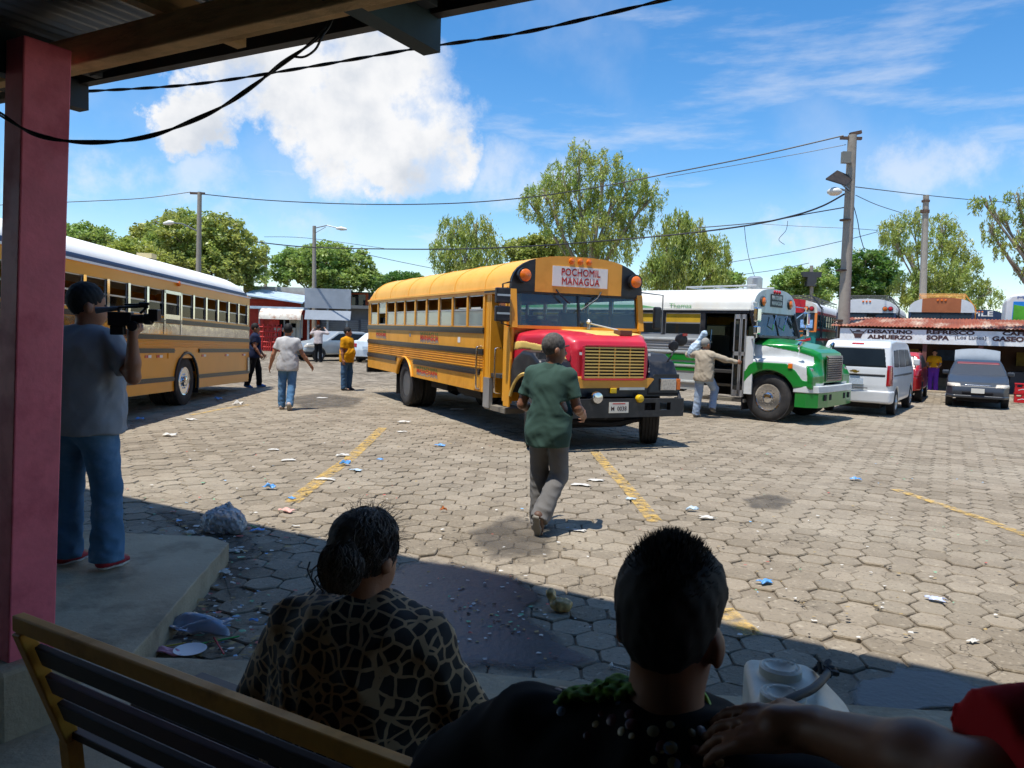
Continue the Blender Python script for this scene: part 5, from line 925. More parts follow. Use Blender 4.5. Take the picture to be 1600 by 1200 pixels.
# ------------------------------------------------------------------ more buses on the terrace behind
def back_bus(label, corner_px, d, crown_py, body, roof, cap, cornerm, lights, rackm=None, header=None, L=9.5, crown=None, frame=None, gl=None):
    """the corner at corner_px is the front left corner (picture right)"""
    cr = AT(corner_px, 500, d); zc = AT(corner_px-40, crown_py, d).z-.42; rz = -math.pi/2-R(29.5); W = 1.22; left = Vector((-math.sin(rz), math.cos(rz), 0)); fr = cr-left*W; k = zc/2.96
    c = dict(W=W, L=L, zsk=.6, zsill=1.8*k, zwt=2.34*k, zg=2.42*k, crown=zc, rails=[1.7*k, 1.3*k, 1.0], rail=header or railm, xr=-L+2.6, xf=-.9, win=(-L+.15, -.15), nwin=11, body=body, roof=roof, glass=dict(lower=glass_dark, upper=glass_dark), seats=False, xfr=-.1, postw=.06, header=header or body, gutter=header or roof)
    B = bus('school_bus', label, (fr.x, fr.y, .42), rz, c); front_face(B, c, .02, .72, cap, cornerm); windscreen(B, c, .02, 1.62*k, 2.36*k, .06, frame or body, gl or glass_dark)
    MB().box(0, .06, -1.2, 1.2, .5, 1.6*k).build('front_panel', body, B); MB().box(.06, .2, -1.22, 1.22, .5, .75).build('front_bumper', blk, B)
    for y, m in lights: round_light(B, (.06, y, 2.56*k), .085, m)
    for y in (-.14, 0, .14): MB().lathe([(.045, 0), (.04, .03), (.015, .04)], (.06, y, zc-.12), (1, 0, 0), 10).build('marker_light', amber, B)
    if rackm:
        mb = MB(); zr = zc+.16
        for y in (-.85, .85): mb.tube([(-.25, y, zr), (-L+.3, y, zr)], .022, 5).tube([(-.25, y, zr-.16), (-L+.3, y, zr-.16)], .018, 5)
        for i in range(9): x = -.25-i*(L-.6)/8; mb.tube([(x, -.85, zr-.3), (x, -.85, zr), (x, .85, zr), (x, .85, zr-.3)], .016, 5)
        mb.tube([(-.6, .86, zr), (-.75, 1.27, zc-.4), (-.75, 1.27, 1.4)], .02, 5).tube([(-1.0, .86, zr), (-1.15, 1.27, zc-.4), (-1.15, 1.27, 1.4)], .02, 5)
        for i in range(7): z = 1.5+i*.25; mb.tube([(-.75, 1.27, z), (-1.15, 1.27, z)], .014, 5)
        mb.build('roof_rack', rackm, B)
    return B, c, k
tealb = M('bus_teal', '#1f7d78', .4, var=.15, coat=.3); redcap = M('cap_red', '#b81c26', .4, coat=.3); bluew = M('bus_navy', '#26354f', .4, var=.15); whiteb = M('bus_white2', '#d5d7d8', .4, var=.06); brownb = M('cap_brown', '#a8623a', .5, var=.1); rackd = M('rack_dark', '#2f3136', .6); orange_r = M('rack_orange', '#d8902c', .5); orangef = M('pillar_orange', '#d9792b', .5)
rb, rc, rk = back_bus('red-capped teal bus parked behind the green bonnet with a roof rack', 1277, 33, 466, tealb, whiteb, redcap, M('cap_white', '#d8d2c6', .5), [(-.98, redl), (-.76, amber), (.76, amber), (.98, redl)], rackd, redcap, frame=orangef)
MB().box(.062, .068, .55, 1.05, 1.74*rk, 2.1*rk).build('blue_sticker', M('sticker_blue', '#8fb8e6', .5, var=.4, vs=12), rb)
for y0, z0, w, h, m in ((-.9, 1.2, .5, .1, redcap), (-.2, 1.3, .4, .12, whiteb), (.4, 1.15, .6, .12, redcap), (-.6, .95, .9, .1, whiteb), (.5, 1.4, .35, .1, orangef)): MB().prism([(y0, z0), (y0+w, z0+.15), (y0+w, z0+.15+h), (y0, z0+h)], 'x', .06, .066).build('painted_flash', m, rb)
for x0 in (-2.2, -4.2, -6.5): MB().prism([(x0, 1.15), (x0+1.2, 1.4), (x0+1.2, 1.5), (x0, 1.3)], 'y', 1.222, 1.226).build('painted_flash', whiteb, rb)
back_bus('white-capped dark blue bus with double lamps between the two concrete poles', 1400, 34, 466, bluew, whiteb, whiteb, whiteb, [(-.98, redl), (-.76, amber), (.76, amber), (.98, redl)], rackd, whiteb)
ob, oc, ok_ = back_bus('white bus with a brown arched front and orange ladder behind the stall', 1522, 32, 464, bluew, whiteb, brownb, whiteb, [], orange_r, whiteb, frame=bluew)
pb, pc, pk = back_bus('dark bus top with pale lettering between the brown-fronted bus and the coach', 1572, 40, 483, bluew, M('roof_slate', '#5b6470', .5), bluew, bluew, [], None, None)
text_box('lettering', 'PILE', (.07, .15, AT(1545, 490, 40).z-.42), (0, 1, 0), UP, .95, .26, white_p, pb, off=.02, depth=.004)
# white coach with painted blue and green sides
cp = AT(1568, 500, 30); zc = AT(1575, 459, 30).z-.42; CO = empty('coach', (cp.x, cp.y, .42), GA, 'white coach with a blue and green painted side at the right edge', 'bus')
mb = MB(); mb.prism([(0, .4), (.05, zc-.25), (.2, zc-.05), (.5, zc), (6.5, zc), (6.6, zc-.3), (6.6, .4)], 'y', 0, 2.5); mb.build('body', whiteb, CO, bevel=.08)
MB().prism([(.25, 1.35), (.28, zc-.3), (6.4, zc-.3), (6.4, 1.7)], 'y', -.012, -.002).build('blue_panel', M('coach_blue', '#2c86d8', .35, var=.1), CO); MB().prism([(.27, 1.6), (.3, zc-.42), (2.2, zc-.75), (4.5, 1.4), (.27, 1.3)], 'y', -.022, -.013).build('green_panel', M('coach_green', '#57a52f', .4, var=.35, vs=2), CO); MB().prism([(.26, 1.25), (.27, 1.75), (2.6, 1.4), (5, 1.2)], 'y', -.03, -.023).build('tan_panel', M('coach_tan', '#9a8560', .5, var=.3, vs=3), CO)
text_box('lettering', 'Managua', (.95, -.006, zc-.16), (1, 0, 0), UP, 1.1, .12, M('letter_blue', '#2a62a8', .5), CO, depth=.003)
for x in (1.2, 5.3): wheel(CO, x, .12, -1, .5)
# dark bus with orange corner far behind the billboard
tb = AT(548, 500, 58); DB = empty('parked_bus', (tb.x, tb.y, 0), 0, 'dark bus with orange-edged window half hidden behind the Pochomil bus tail', 'bus'); zt_ = AT(560, 456, 58).z
MB().box(-.2, 9, 0, 2.4, .5, zt_).build('body', M('bus_black', '#24262c', .45, var=.2), DB, bevel=.1); MB().box(-.05, 1.3, -.03, -.005, zt_-1.2, zt_-.1).build('orange_frame', orangew, DB); MB().box(.05, 1.1, -.05, -.032, zt_-1.1, zt_-.2).build('window', glass_dark, DB)
for x in (1.5, 7): wheel(DB, x, .12, -1, .5)
# ================================================================== CARS
carglass = M('car_glass', '#1b2124', .28, var=.25, vs=2, spec=.25); plastic = M('dark_plastic', '#232427', .55, var=.15)
def car(name, label, loc, rz, prof, W, zw, paint, xw, wr, side_win, front_win=None, rear_win=None, cat='car', nose=.14, tail=.1, tumble=.16, vox=.028, rimm=None):
    """body = side profile, front section and plan cut together; windows are shells of that body"""
    C = empty(name, loc, rz, label, cat); xs = [p[0] for p in prof]; zs = [p[1] for p in prof]; x0, x1, zt = min(xs), max(xs), max(zs); h = W/2
    s = SDF((x0-.08, -h-.08, .1), (x1+.08, h+.08, zt+.08), vox)
    d = smax(s.pz('y', prof), s.pz('x', [(-h+.05, .15), (-h, .4), (-h, zw*.8), (-h+.03, zw), (-h+tumble, zt-.03), (-h+tumble+.1, zt+.1), (h-tumble-.1, zt+.1), (h-tumble, zt-.03), (h-.03, zw), (h, zw*.8), (h, .4), (h-.05, .15)]), .07)
    d = smax(d, s.pz('z', [(x0, -h+tail*1.6), (x0+.35, -h+tail*.25), (x0+.9, -h), (x1-1.0, -h), (x1-.45, -h+nose*.3), (x1, -h+nose*1.7), (x1, h-nose*1.7), (x1-.45, h-nose*.3), (x1-1.0, h), (x0+.9, h), (x0+.35, h-tail*.25), (x0, h-tail*1.6)]), .1)
    for x in xw: d = np.maximum(d, np.where(np.abs(s.Y) > h-.34, wr*1.17-np.sqrt((s.X-x)**2+(s.Z-wr)**2), -1))
    s.build('body', paint, C, d); sh = np.maximum(d-.007, -(d+.03))
    for poly in side_win:
        for sg in (-1, 1): s.build('side_window', carglass, C, np.maximum(np.maximum(sh, s.pz('y', poly)), .3-sg*s.Y))
    for nm, w in (('windscreen', front_win), ('rear_window', rear_win)):
        if w: s.build(nm, w[2] if len(w) > 2 else carglass, C, np.maximum(np.maximum(sh, s.pz('y', w[0])), s.pz('x', w[1])))
    for x in xw:
        for sg in (-1, 1): wheel(C, x, sg*(h-.12), sg, wr, .19, rimm or alu)
    MB().box(x0+.3, x1-.3, -h+.3, h-.3, .18, .34).build('underbody', under, C)
    def region(nm, m, yz=None, xz=None, xy=None, x=None, grow=.004, both=False):
        r = np.maximum(d-.007-grow, -(d+.03))
        if both:
            for q in (yz, [(-a, b) for a, b in yz]): region(nm, m, q, xz, xy, x, grow)
            return
        if yz: r = np.maximum(r, s.pz('x', yz))
        if xz: r = np.maximum(r, s.pz('y', xz))
        if x is not None: r = np.maximum(r, (s.X-x[1]) if x[0] == '<' else (x[1]-s.X))
        return s.build(nm, m, C, r)
    return C, region
vanw = M('van_white', '#d9dbdb', .3, var=.05, coat=.5); grey = M('sedan_grey', '#343940', .4, var=.08, coat=.25); silver = M('car_silver', '#a9adab', .35, metal=.4, var=.08, coat=.3); redc = M('car_red', '#b01a1e', .3, coat=.5); white2 = M('car_white', '#d3dde2', .35, coat=.3)
vp = [(-2.2, .35), (-2.24, .72), (-2.2, 1.1), (-2.08, 1.62), (-1.95, 1.75), (-1.2, 1.8), (.5, 1.78), (.95, 1.7), (1.7, 1.12), (2.15, .95), (2.22, .6), (2.18, .3), (-1.9, .28)]
th = R(34); hd_ = Vector((math.sin(th), math.cos(th), 0)); rr = G(1393, 648); rt = Vector((hd_.y, -hd_.x, 0)); vl = rr+hd_*1.32-rt*.72
VA, rg = car('minivan', 'white minivan parked facing away beside the green bonnet', vl, math.pi/2-th, vp, 1.66, 1.1, vanw, (-1.32, 1.28), .31, [[(-1.8, 1.14), (-1.72, 1.55), (-1.0, 1.57), (-1.0, 1.14)], [(-.92, 1.14), (-.92, 1.57), (.05, 1.57), (.05, 1.12)], [(.13, 1.12), (.13, 1.57), (.72, 1.56), (1.25, 1.14)]],
    ([(.9, 1.9), (1.75, 1.2), (1.75, 1.9)], [(-.66, 1.1), (-.56, 1.75), (.56, 1.75), (.66, 1.1)]), ([(-2.4, 1.12), (-2.4, 1.6), (-1.9, 1.6), (-1.9, 1.12)], [(-.68, 1.14), (-.66, 1.2), (-.6, 1.58), (-.54, 1.61), (.54, 1.61), (.6, 1.58), (.66, 1.2), (.68, 1.14)]), cat='van', nose=.1, tail=.05, tumble=.13, vox=.02)
rg('tail_light', M('tail_red', '#a3151c', .2, coat=.6), yz=[(.68, .72), (.68, 1.2), (.9, 1.2), (.9, .72)], x=('<', -1.98), both=True); rg('trim_strip', plastic, yz=[(-.66, .93), (-.66, .99), (.66, .99), (.66, .93)], x=('<', -1.9)); rg('bumper', vanw, yz=[(-.9, .32), (-.9, .6), (.9, .6), (.9, .32)], x=('<', -1.95), grow=.035)
rg('high_brake_light', redl, yz=[(-.14, 1.68), (-.14, 1.71), (.14, 1.71), (.14, 1.68)], x=('<', -1.7), grow=.008); rg('side_trim', plastic, xz=[(-1.85, .93), (-1.85, .98), (1.2, .96), (1.2, .91)])
pl_ = MB().box(-2.262, -2.25, -.2, .2, .74, .88).build('number_plate', M('plate_blue', '#b7c4cf', .5, var=.2, vs=30), VA)
MB().prism([(-.11, 1.055), (-.05, 1.055), (-.03, 1.075), (.05, 1.075), (.07, 1.055), (.11, 1.055), (.09, 1.02), (.03, 1.02), (.01, 1.0), (-.05, 1.0), (-.07, 1.02), (-.09, 1.02)], 'x', -2.262, -2.235).build('emblem', M('gold', '#b8923c', .3, metal=.8), VA); MB().tube([(-2.255, -.3, .66), (-2.27, 0, .67), (-2.255, .3, .66)], .012, 6).build('wiper', plastic, VA)
for sg in (-1, 1): MB().box(.95, 1.12, *sorted((sg*.85, sg*1.0)), 1.15, 1.32).build('door_mirror', vanw, VA, bevel=.03)
# grey saloon with raised boot lid
sp_ = [(2.25, .3), (2.31, .5), (2.24, .66), (1.95, .77), (1.2, .92), (.95, .96), (.2, 1.34), (-.15, 1.41), (-.7, 1.4), (-1.25, 1.16), (-1.55, 1.02), (-2.2, .98), (-2.28, .6), (-2.22, .28)]
th = R(30); hd_ = Vector((-math.sin(th), -math.cos(th), 0)); fc = G(1525, 636); sl = fc-hd_*1.45
shade = M('sun_shade', '#d3dbdd', .35, metal=.3, var=.35, vs=9, stretch=(1, 3, .4))
SE, rg = car('saloon_car', 'dark grey saloon car with its boot lid raised, facing the camera at right', sl, math.atan2(hd_.y, hd_.x), sp_, 1.70, .9, grey, (-1.38, 1.42), .3, [[(-1.1, .98), (-.75, 1.32), (-.2, 1.34), (-.2, .96)], [(-.12, .96), (-.12, 1.34), (.2, 1.28), (.8, .97)]],
    ([(.2, 1.36), (.28, 1.32), (.95, .985), (1.2, .99), (.9, 1.4)], [(-.72, .97), (-.58, 1.33), (.58, 1.33), (.72, .97)], shade), ([(-1.6, 1.0), (-.8, 1.36), (-1.5, 1.5)], [(-.66, 1.0), (-.56, 1.36), (.56, 1.36), (.66, 1.0)]), tumble=.22, nose=.13)
SE.scale = (.92, .92, .92)
rg('sun_visor_strip', M('red_strip', '#6e2a33', .5), xz=[(.15, 1.37), (.22, 1.31), (.33, 1.26), (.5, 1.5)], yz=[(-.6, 1.26), (-.56, 1.36), (.56, 1.36), (.6, 1.26)], x=('>', .1), grow=.01)
for sg in (-1, 1):
    rg('headlight', M('clear_lens'), yz=sorted([(sg*.42, .62), (sg*.46, .73), (sg*.8, .74), (sg*.82, .62)], key=lambda p: math.atan2(p[1]-.68, p[0]-sg*.62)), x=('>', 1.85)); MB().box(.62, .78, *sorted((sg*.78, sg*.97)), .95, 1.07).build('door_mirror', grey, SE, bevel=.03)
rg('grille', chrome, yz=[(-.36, .665), (-.36, .7), (.36, .7), (.36, .665)], x=('>', 2.0), grow=.014); rg('lower_intake', under, yz=[(-.42, .4), (-.4, .5), (.4, .5), (.42, .4)], x=('>', 2.1), grow=.004); rg('bumper', grey, yz=[(-.9, .3), (-.9, .385), (.9, .385), (.9, .3)], x=('>', 1.9), grow=.03)
pl_ = MB().box(2.32, 2.332, -.17, .17, .46, .6).build('number_plate', M('plate_white'), SE)
rows = []
for i in range(9): t = i/8; rows.append([(-1.62-.12*t+.16*math.sin(math.pi*t), y, 1.02+.72*t-.06*(abs(y)/.62)**2*t) for y in (-.66, -.5, -.25, 0, .25, .5, .66)])
MB().grid(rows).grid([[(x-.05, y, z+.02) for x, y, z in r] for r in rows]).build('boot_lid', M('boot_pale', '#77828c', .6), SE, smooth=60); MB().tube([(-1.66, -.6, 1.42), (-1.63, 0, 1.5), (-1.66, .6, 1.42)], .04, 6).build('boot_seal', plastic, SE, smooth=60)
# red car half hidden behind the minivan
hp = [(-2.0, .35), (-2.06, .7), (-2.0, .95), (-1.7, 1.35), (-1.4, 1.46), (.1, 1.45), (.9, 1.0), (1.9, .85), (2.02, .55), (1.98, .3)]
RC, rg = car('hatchback_car', 'red hatchback tucked between the white minivan and the food stall', G(1422, 627)+Vector((.28, 1.45, 0)), math.pi/2-R(31), hp, 1.66, .95, redc, (-1.25, 1.3), .31, [[(-1.6, 1.0), (-1.4, 1.35), (-.5, 1.37), (-.5, 1.0)], [(-.42, 1.0), (-.42, 1.37), (.1, 1.36), (.75, 1.0)]], ([(.1, 1.46), (.95, 1.0), (.95, 1.5)], [(-.66, 1.0), (-.56, 1.4), (.56, 1.4), (.66, 1.0)]), ([(-2.2, 1.0), (-2.2, 1.36), (-1.5, 1.36), (-1.5, 1.0)], [(-.66, 1.0), (-.56, 1.36), (.56, 1.36), (.66, 1.0)]))
rg('tail_light', M('tail_red'), yz=[(.6, .75), (.6, .98), (.9, .98), (.9, .75)], x=('<', -1.7), both=True)
SV, rg = car('hatchback_car', 'silver hatchback by the shops with a man in a pale shirt beside it', G(506, 565)+Vector((.05, 1.6, 0)), -math.pi/2-R(42), hp, 1.64, .95, silver, (-1.25, 1.3), .31, [[(-1.6, 1.0), (-1.4, 1.35), (-.5, 1.37), (-.5, 1.0)], [(-.42, 1.0), (-.42, 1.37), (.1, 1.36), (.75, 1.0)]], ([(.1, 1.46), (.95, 1.0), (.95, 1.5)], [(-.66, 1.0), (-.56, 1.4), (.56, 1.4), (.66, 1.0)]), ([(-2.2, 1.0), (-2.2, 1.36), (-1.5, 1.36), (-1.5, 1.0)], [(-.66, 1.0), (-.56, 1.36), (.56, 1.36), (.66, 1.0)]))
rg('headlight', M('clear_lens'), yz=[(.45, .65), (.45, .8), (.85, .8), (.85, .65)], x=('>', 1.55), both=True); rg('front_bumper', plastic, yz=[(-.9, .32), (-.9, .48), (.9, .48), (.9, .32)], x=('>', 1.6), grow=.02)
WS, rg = car('saloon_car', 'white saloon car showing its tail just left of the Pochomil bus', G(572, 566)+Vector((.6, 1.6, 0)), math.pi/2-R(12), [(2.25, .3), (2.31, .5), (2.24, .7), (1.2, .95), (.2, 1.36), (-.8, 1.42), (-1.55, 1.08), (-2.2, 1.05), (-2.28, .6), (-2.22, .28)], 1.7, .95, white2, (-1.38, 1.42), .31, [[(-1.1, 1.0), (-.75, 1.34), (.1, 1.34), (.8, 1.0)]], ([(.2, 1.38), (.95, 1.0), (.9, 1.45)], [(-.7, 1.0), (-.56, 1.36), (.56, 1.36), (.7, 1.0)]), ([(-1.62, 1.09), (-.85, 1.4), (-1.5, 1.5)], [(-.7, 1.08), (-.58, 1.38), (.58, 1.38), (.7, 1.08)]))
rg('tail_light', M('tail_red'), yz=[(.5, .72), (.5, .92), (.9, .92), (.9, .72)], x=('<', -1.95), both=True); pl_ = MB().box(-2.3, -2.285, -.2, .2, .66, .78).build('number_plate', M('plate_blue'), WS)
# ================================================================== PEOPLE
skinA = M('skin_brown', '#a06c4e', .5, var=.08, vs=9, bump=.1, bs=90); skinB = M('skin_dark', '#855a42', .5, var=.08, vs=9); skinC = M('skin_tan', '#ad7a58', .5, var=.08, vs=9)
hairB = M('hair_black', '#070606', .75, var=.4, vs=60, stretch=(1, 1, .2)); hairG = M('hair_greying', '#504c49', .8, var=.55, vs=70, stretch=(1, 1, .3))
def cloth(key, col, **k): return M(key, col, .9, var=k.pop('var', .06), vs=k.pop('vs', 5), bump=k.pop('bump', .05), bs=k.pop('bs', 60), spec=.25, **k)
def V3(*a): return Vector(a)
def person(label, loc, face, h=1.7, pose=None, mats=None, g=1., belly=0., vox=.014, sleeve=.55, hem=-.1, loose=1., head=(0., 0.), hair='short', lean=(0., 0.), seated=False, fold=1., cuff=1., long_sleeve=False, collar=False, group=None, shoes=True, zadj=None, seed=0., shw=1., hs=1., nl=1.):
    """local frame: x to the person's right, y ahead, z up. pose: legs/arms as direction vectors (upper, lower)"""
    P = dict(LL=((-.04, 0, -1), (-.02, 0, -1)), RL=((.04, 0, -1), (.02, 0, -1)), LA=((-.22, 0, -1), (-.12, .15, -1)), RA=((.22, 0, -1), (.12, .15, -1)), curl=35); P.update(pose or {})
    k = h/1.72; n = lambda v: Vector(v).normalized(); A = lambda v: np.array(v, float)
    th, shn, ua, fa = .415*k, .415*k, .29*k, .25*k
    hz = .90*k; hip = V3(0, 0, hz); hips = {'L': hip+V3(-.088*k, 0, 0), 'R': hip+V3(.088*k, 0, 0)}; knee, ank = {}, {}
    for s_ in 'LR': knee[s_] = hips[s_]+n(P[s_+'L'][0])*th; ank[s_] = knee[s_]+n(P[s_+'L'][1])*shn
    dz = (.085*k-min(ank['L'].z, ank['R'].z)) if zadj is None else zadj
    sh = V3(0, 0, dz); hip += sh
    for D_ in (hips, knee, ank):
        for s_ in 'LR': D_[s_] = D_[s_]+sh
    up = n((lean[0], lean[1], 1)); rt = V3(1, 0, 0); rt = n(rt-up*rt.dot(up)); fw = up.cross(rt)
    chest = hip+up*.34*k+fw*.012; neck = hip+up*.535*k+fw*.0; hy, hp_ = R(head[0]), R(head[1])
    hf = n((math.sin(hy)*math.cos(hp_), math.cos(hy)*math.cos(hp_), math.sin(hp_))); hu = n(up-hf*up.dot(hf)*1.0) if abs(hp_) < 1 else up; hr = hf.cross(hu); hc = neck+up*.085*k*nl+hu*.075*k+hf*.025*k
    Rm = [[hr.x, hf.x, hu.x], [hr.y, hf.y, hu.y], [hr.z, hf.z, hu.z]]
    hk = 1.09*k*hs; HP = lambda x, y, z: A(hc+hr*(x*hk)+hf*(y*hk)+hu*(z*hk))
    shl = {'L': neck-rt*.172*k*g**.5*shw-up*.06*k, 'R': neck+rt*.172*k*g**.5*shw-up*.06*k}; elb, wri, hdir = {}, {}, {}
    for s_ in 'LR':
        if P.get(s_+'I'):
            tg, hint = P[s_+'I']; tg = Matrix.Rotation(-face, 3, 'Z') @ (Vector(tg)-Vector(loc)); q_ = tg-shl[s_]; l_ = min(q_.length, (ua+fa)*.995); q_.normalize(); x_ = (ua*ua-fa*fa+l_*l_)/(2*l_); y_ = math.sqrt(max(0, ua*ua-x_*x_)); hn = Vector(hint); hn = (hn-q_*hn.dot(q_)).normalized(); e_ = shl[s_]+q_*x_+hn*y_; old = P[s_+'A']; P[s_+'A'] = (tuple(e_-shl[s_]), tuple(shl[s_]+q_*l_-e_))+tuple(old[2:])
        a = P[s_+'A']; elb[s_] = shl[s_]+n(a[0])*ua; wri[s_] = elb[s_]+n(a[1])*fa; hdir[s_] = n(a[2]) if len(a) > 2 else n(a[1])
    pts = [hip, neck, hc+hu*.2*k]+list(knee.values())+list(ank.values())+list(elb.values())+list(wri.values())+[wri[s_]+hdir[s_]*.2*k for s_ in 'LR']
    lo = [min(p[i] for p in pts)-.27*k*max(1, g) for i in range(3)]; hi = [max(p[i] for p in pts)+.27*k*max(1, g) for i in range(3)]; lo[2] = max(lo[2], -.03) if not seated else lo[2]
    m = dict(skin=skinA, shirt=None, trousers=None, shoe=M('shoe_dark', '#2a2624', .6), hair=hairB); m.update(mats or {})
    gr = g
    # --- body
    s = SDF(lo, hi, vox); kk = .045*k
    s.ell(A(hip+up*.03*k), A((.155*gr, .105*gr, .13))*k, kk); s.cap(A(hip+up*.1*k), A(chest), .115*k*gr, .125*k*gr, kk); s.ell(A(chest+up*.06*k), A((.16*gr, .105*gr, .17))*k, kk)
    if belly: s.ell(A(hip+up*.14*k+fw*.05*k), A((.15*gr, .12*gr+belly, .15))*k, kk)
    s.cap(A(shl['L']), A(shl['R']), .06*k, .06*k, kk); s.cap(A(neck-up*.04*k), A(hc-hu*.04*k-hf*.01*k), .062*k, .054*k, .03*k)
    s.ell(HP(0, -.008, .03), A((.075, .094, .098))*hk, .02*k, Rm); s.ell(HP(0, .03, -.045), A((.056, .062, .075))*hk, .03*k, Rm); s.ell(HP(0, .098, -.02), A((.012, .018, .024))*k, .012*k, Rm); s.ell(HP(0, .085, -.065), A((.026, .012, .009))*k, .008*k, Rm)
    for q in (-1, 1):
        s.ell(HP(q*.079, -.008, -.012), A((.012, .023, .033))*hk, .008*k, Rm); s.ell(HP(q*.03, .1, .008), A((.017, .016, .011))*k, .012*k, Rm, sub=True)
    for s_ in 'LR':
        s.cap(A(shl[s_]), A(elb[s_]), .052*k*gr**.5, .040*k, .03*k); s.cap(A(elb[s_]), A(elb[s_].lerp(wri[s_], .35)), .040*k, .042*k, .02*k); s.cap(A(elb[s_].lerp(wri[s_], .35)), A(wri[s_]), .042*k, .027*k, .02*k)
        d = hdir[s_]; sg = 1 if s_ == 'R' else -1; pn = P.get(s_+'P'); pn = n(pn) if pn else n(rt*-sg*.9+fw*.3); pn = n(pn-d*pn.dot(d)); sd_ = d.cross(pn); w0 = wri[s_]; c_ = math.radians(P['curl'])
        if fw.dot(sd_) < 0 and abs(fw.dot(d)) < .8 or (abs(fw.dot(d)) >= .8 and (sd_.z < 0)): sd_ = -sd_
        if P.get(s_+'T'): sd_ = sd_ if sd_.dot(n(P[s_+'T'])) > 0 else -sd_
        s.cap(A(w0), A(w0+d*.045*k), .026*k, .030*k, .015*k)
        for f_, (o_, ln) in enumerate(((.03, .075), (.01, .085), (-.01, .078), (-.029, .062))):
            b0 = w0+d*.045*k+sd_*o_*.75*k; b1 = w0+d*.092*k+sd_*o_*1.15*k; s.cap(A(b0), A(b1), .016*k, .0115*k, .006*k)
            d1 = d*math.cos(c_*.6)+pn*math.sin(c_*.6); d2 = d*math.cos(c_*1.5)+pn*math.sin(c_*1.5); b2 = b1+d1*ln*.52*k; b3 = b2+d2*ln*.5*k
            b2 += sd_*o_*.12*k; b3 += sd_*o_*.2*k; s.cap(A(b1), A(b2), .0103*k, .009*k, .002*k); s.cap(A(b2), A(b3), .009*k, .0072*k, .002*k)
        t0 = w0+d*.025*k+sd_*.024*k; t1 = t0+(d*.6+sd_*.7+pn*.25).normalized()*.045*k; t2 = t1+(d*.85+sd_*.25+pn*.4).normalized()*.038*k
        s.cap(A(t0), A(t1), .0165*k, .013*k, .008*k); s.cap(A(t1), A(t2), .0125*k, .009*k, .003*k)
        s.cap(A(hips[s_]), A(knee[s_]), .088*k*gr**.6, .056*k, .04*k); s.cap(A(knee[s_]), A(knee[s_].lerp(ank[s_], .35)), .053*k, .058*k, .02*k); s.cap(A(knee[s_].lerp(ank[s_], .35)), A(ank[s_]), .058*k, .036*k, .02*k)
        shd = n(ank[s_]-knee[s_]); toe = n(fw-shd*fw.dot(shd)*.98) if not P.get(s_+'F') else n(P[s_+'F']); P['_toe'+s_] = toe
        s.cap(A(ank[s_]-V3(0, 0, 0)-toe*.03*k+shd*.03*k), A(ank[s_]+toe*.15*k+shd*.045*k), .034*k, .026*k, .02*k)
    body = link('person', s.mesh('person', m['skin'])); body.location = loc; body.rotation_euler = (0, 0, face); tag(body, label, 'person', group)
    X, Y, Z = s.X, s.Y, s.Z
    # --- hair
    if hair:
        t = SDF(A(hc)-.2*k, A(hc)+.2*k, (.0072 if vox < .013 else .011)*k); t.ell(HP(0, -.014, .038), A((.0800, .0980, .1020))*hk, .01, Rm)
        if hair in ('short', 'spiky', 'bun'):
            t.ell(HP(0, .155, -.055), A((.13, .13, .135))*hk, .01, Rm, sub=True); t.ell(HP(0, -.03, -.22), A((.2, .2, .135))*hk, .01, Rm, sub=True)
        if hair == 'spiky': t.ell(HP(0, .005, .078), A((.082, .097, .066))*hk, .03*k, Rm)
        if hair == 'bun': t.ell(HP(0, -.11, -.02), A((.07, .05, .075))*hk, .03*k, Rm); t.ell(HP(-.02, -.04, .065), A((.068, .085, .068))*hk, .03, Rm)
        if hair == 'cap': t.ell(HP(0, .155, -.06), A((.13, .13, .13))*hk, .01, Rm, sub=True); t.ell(HP(0, -.03, -.19), A((.2, .2, .135))*hk, .01, Rm, sub=True)
        t.D = t.D+.003*k*wav(t.X, t.Y, t.Z*1.0, 120/k, seed)+.0022*k*wav(t.X, t.Y, t.Z, 260/k, seed+1) if hair != 'cap' else t.D
        t.build('hair' if hair != 'cap' else 'cap', m['hair'], body)
        if hair == 'cap':
            rows = [[tuple(hc+hr*(math.sin(a)*.078*k)+hf*((.06+.05*math.cos(a)+q*.06*max(0, math.cos(a)))*k)+hu*(.058-q*.012)*k) for a in [R(-80+20*j) for j in range(9)]] for q in (0, 1)]; MB().grid(rows).build('cap_peak', m['hair'], body)
        for q in (-1, 1): MB().lathe([(.001, -.008*k), (.008*k, 0), (.001, .008*k)], HP(q*.03, .082, .008), tuple(hf), 8).build('eye', M('eye_dark', '#1a1412', .3), body)
    # --- shirt
    if m['shirt']:
        t = SDF(lo, hi, vox); a = .016*k*loose
        t.ell(A(chest+up*.05*k), A((.168*gr, .118*gr, .185))*k+a, .06*k); t.cap(A(shl['L']+up*.004*k), A(shl['R']+up*.004*k), .062*k+a*.4, .062*k+a*.4, .05*k); t.cap(A(chest), A(hip+up*(hem+.02)*k), .128*k*gr+a, .142*k*gr+a*1.3, .05*k); t.ell(A(hip+up*.04*k), A((.16*gr, .118*gr, .15))*k+a*1.2, .06*k)
        
        for q_ in (-1, 1): t.cap(A(chest+up*.06*k+rt*.078*k*gr*q_), A(hip+up*hem*k+rt*.068*k*gr*q_), .102*k*gr+a*.8, .106*k*gr+a*.8, .06*k)
        if belly: t.ell(A(hip+up*.13*k+fw*.05*k), A((.155*gr, .125*gr+belly, .16))*k+a, .05*k)
        t.cap(A(neck-up*.05*k), A(neck-up*.01*k), .075*k, .062*k, .03*k)
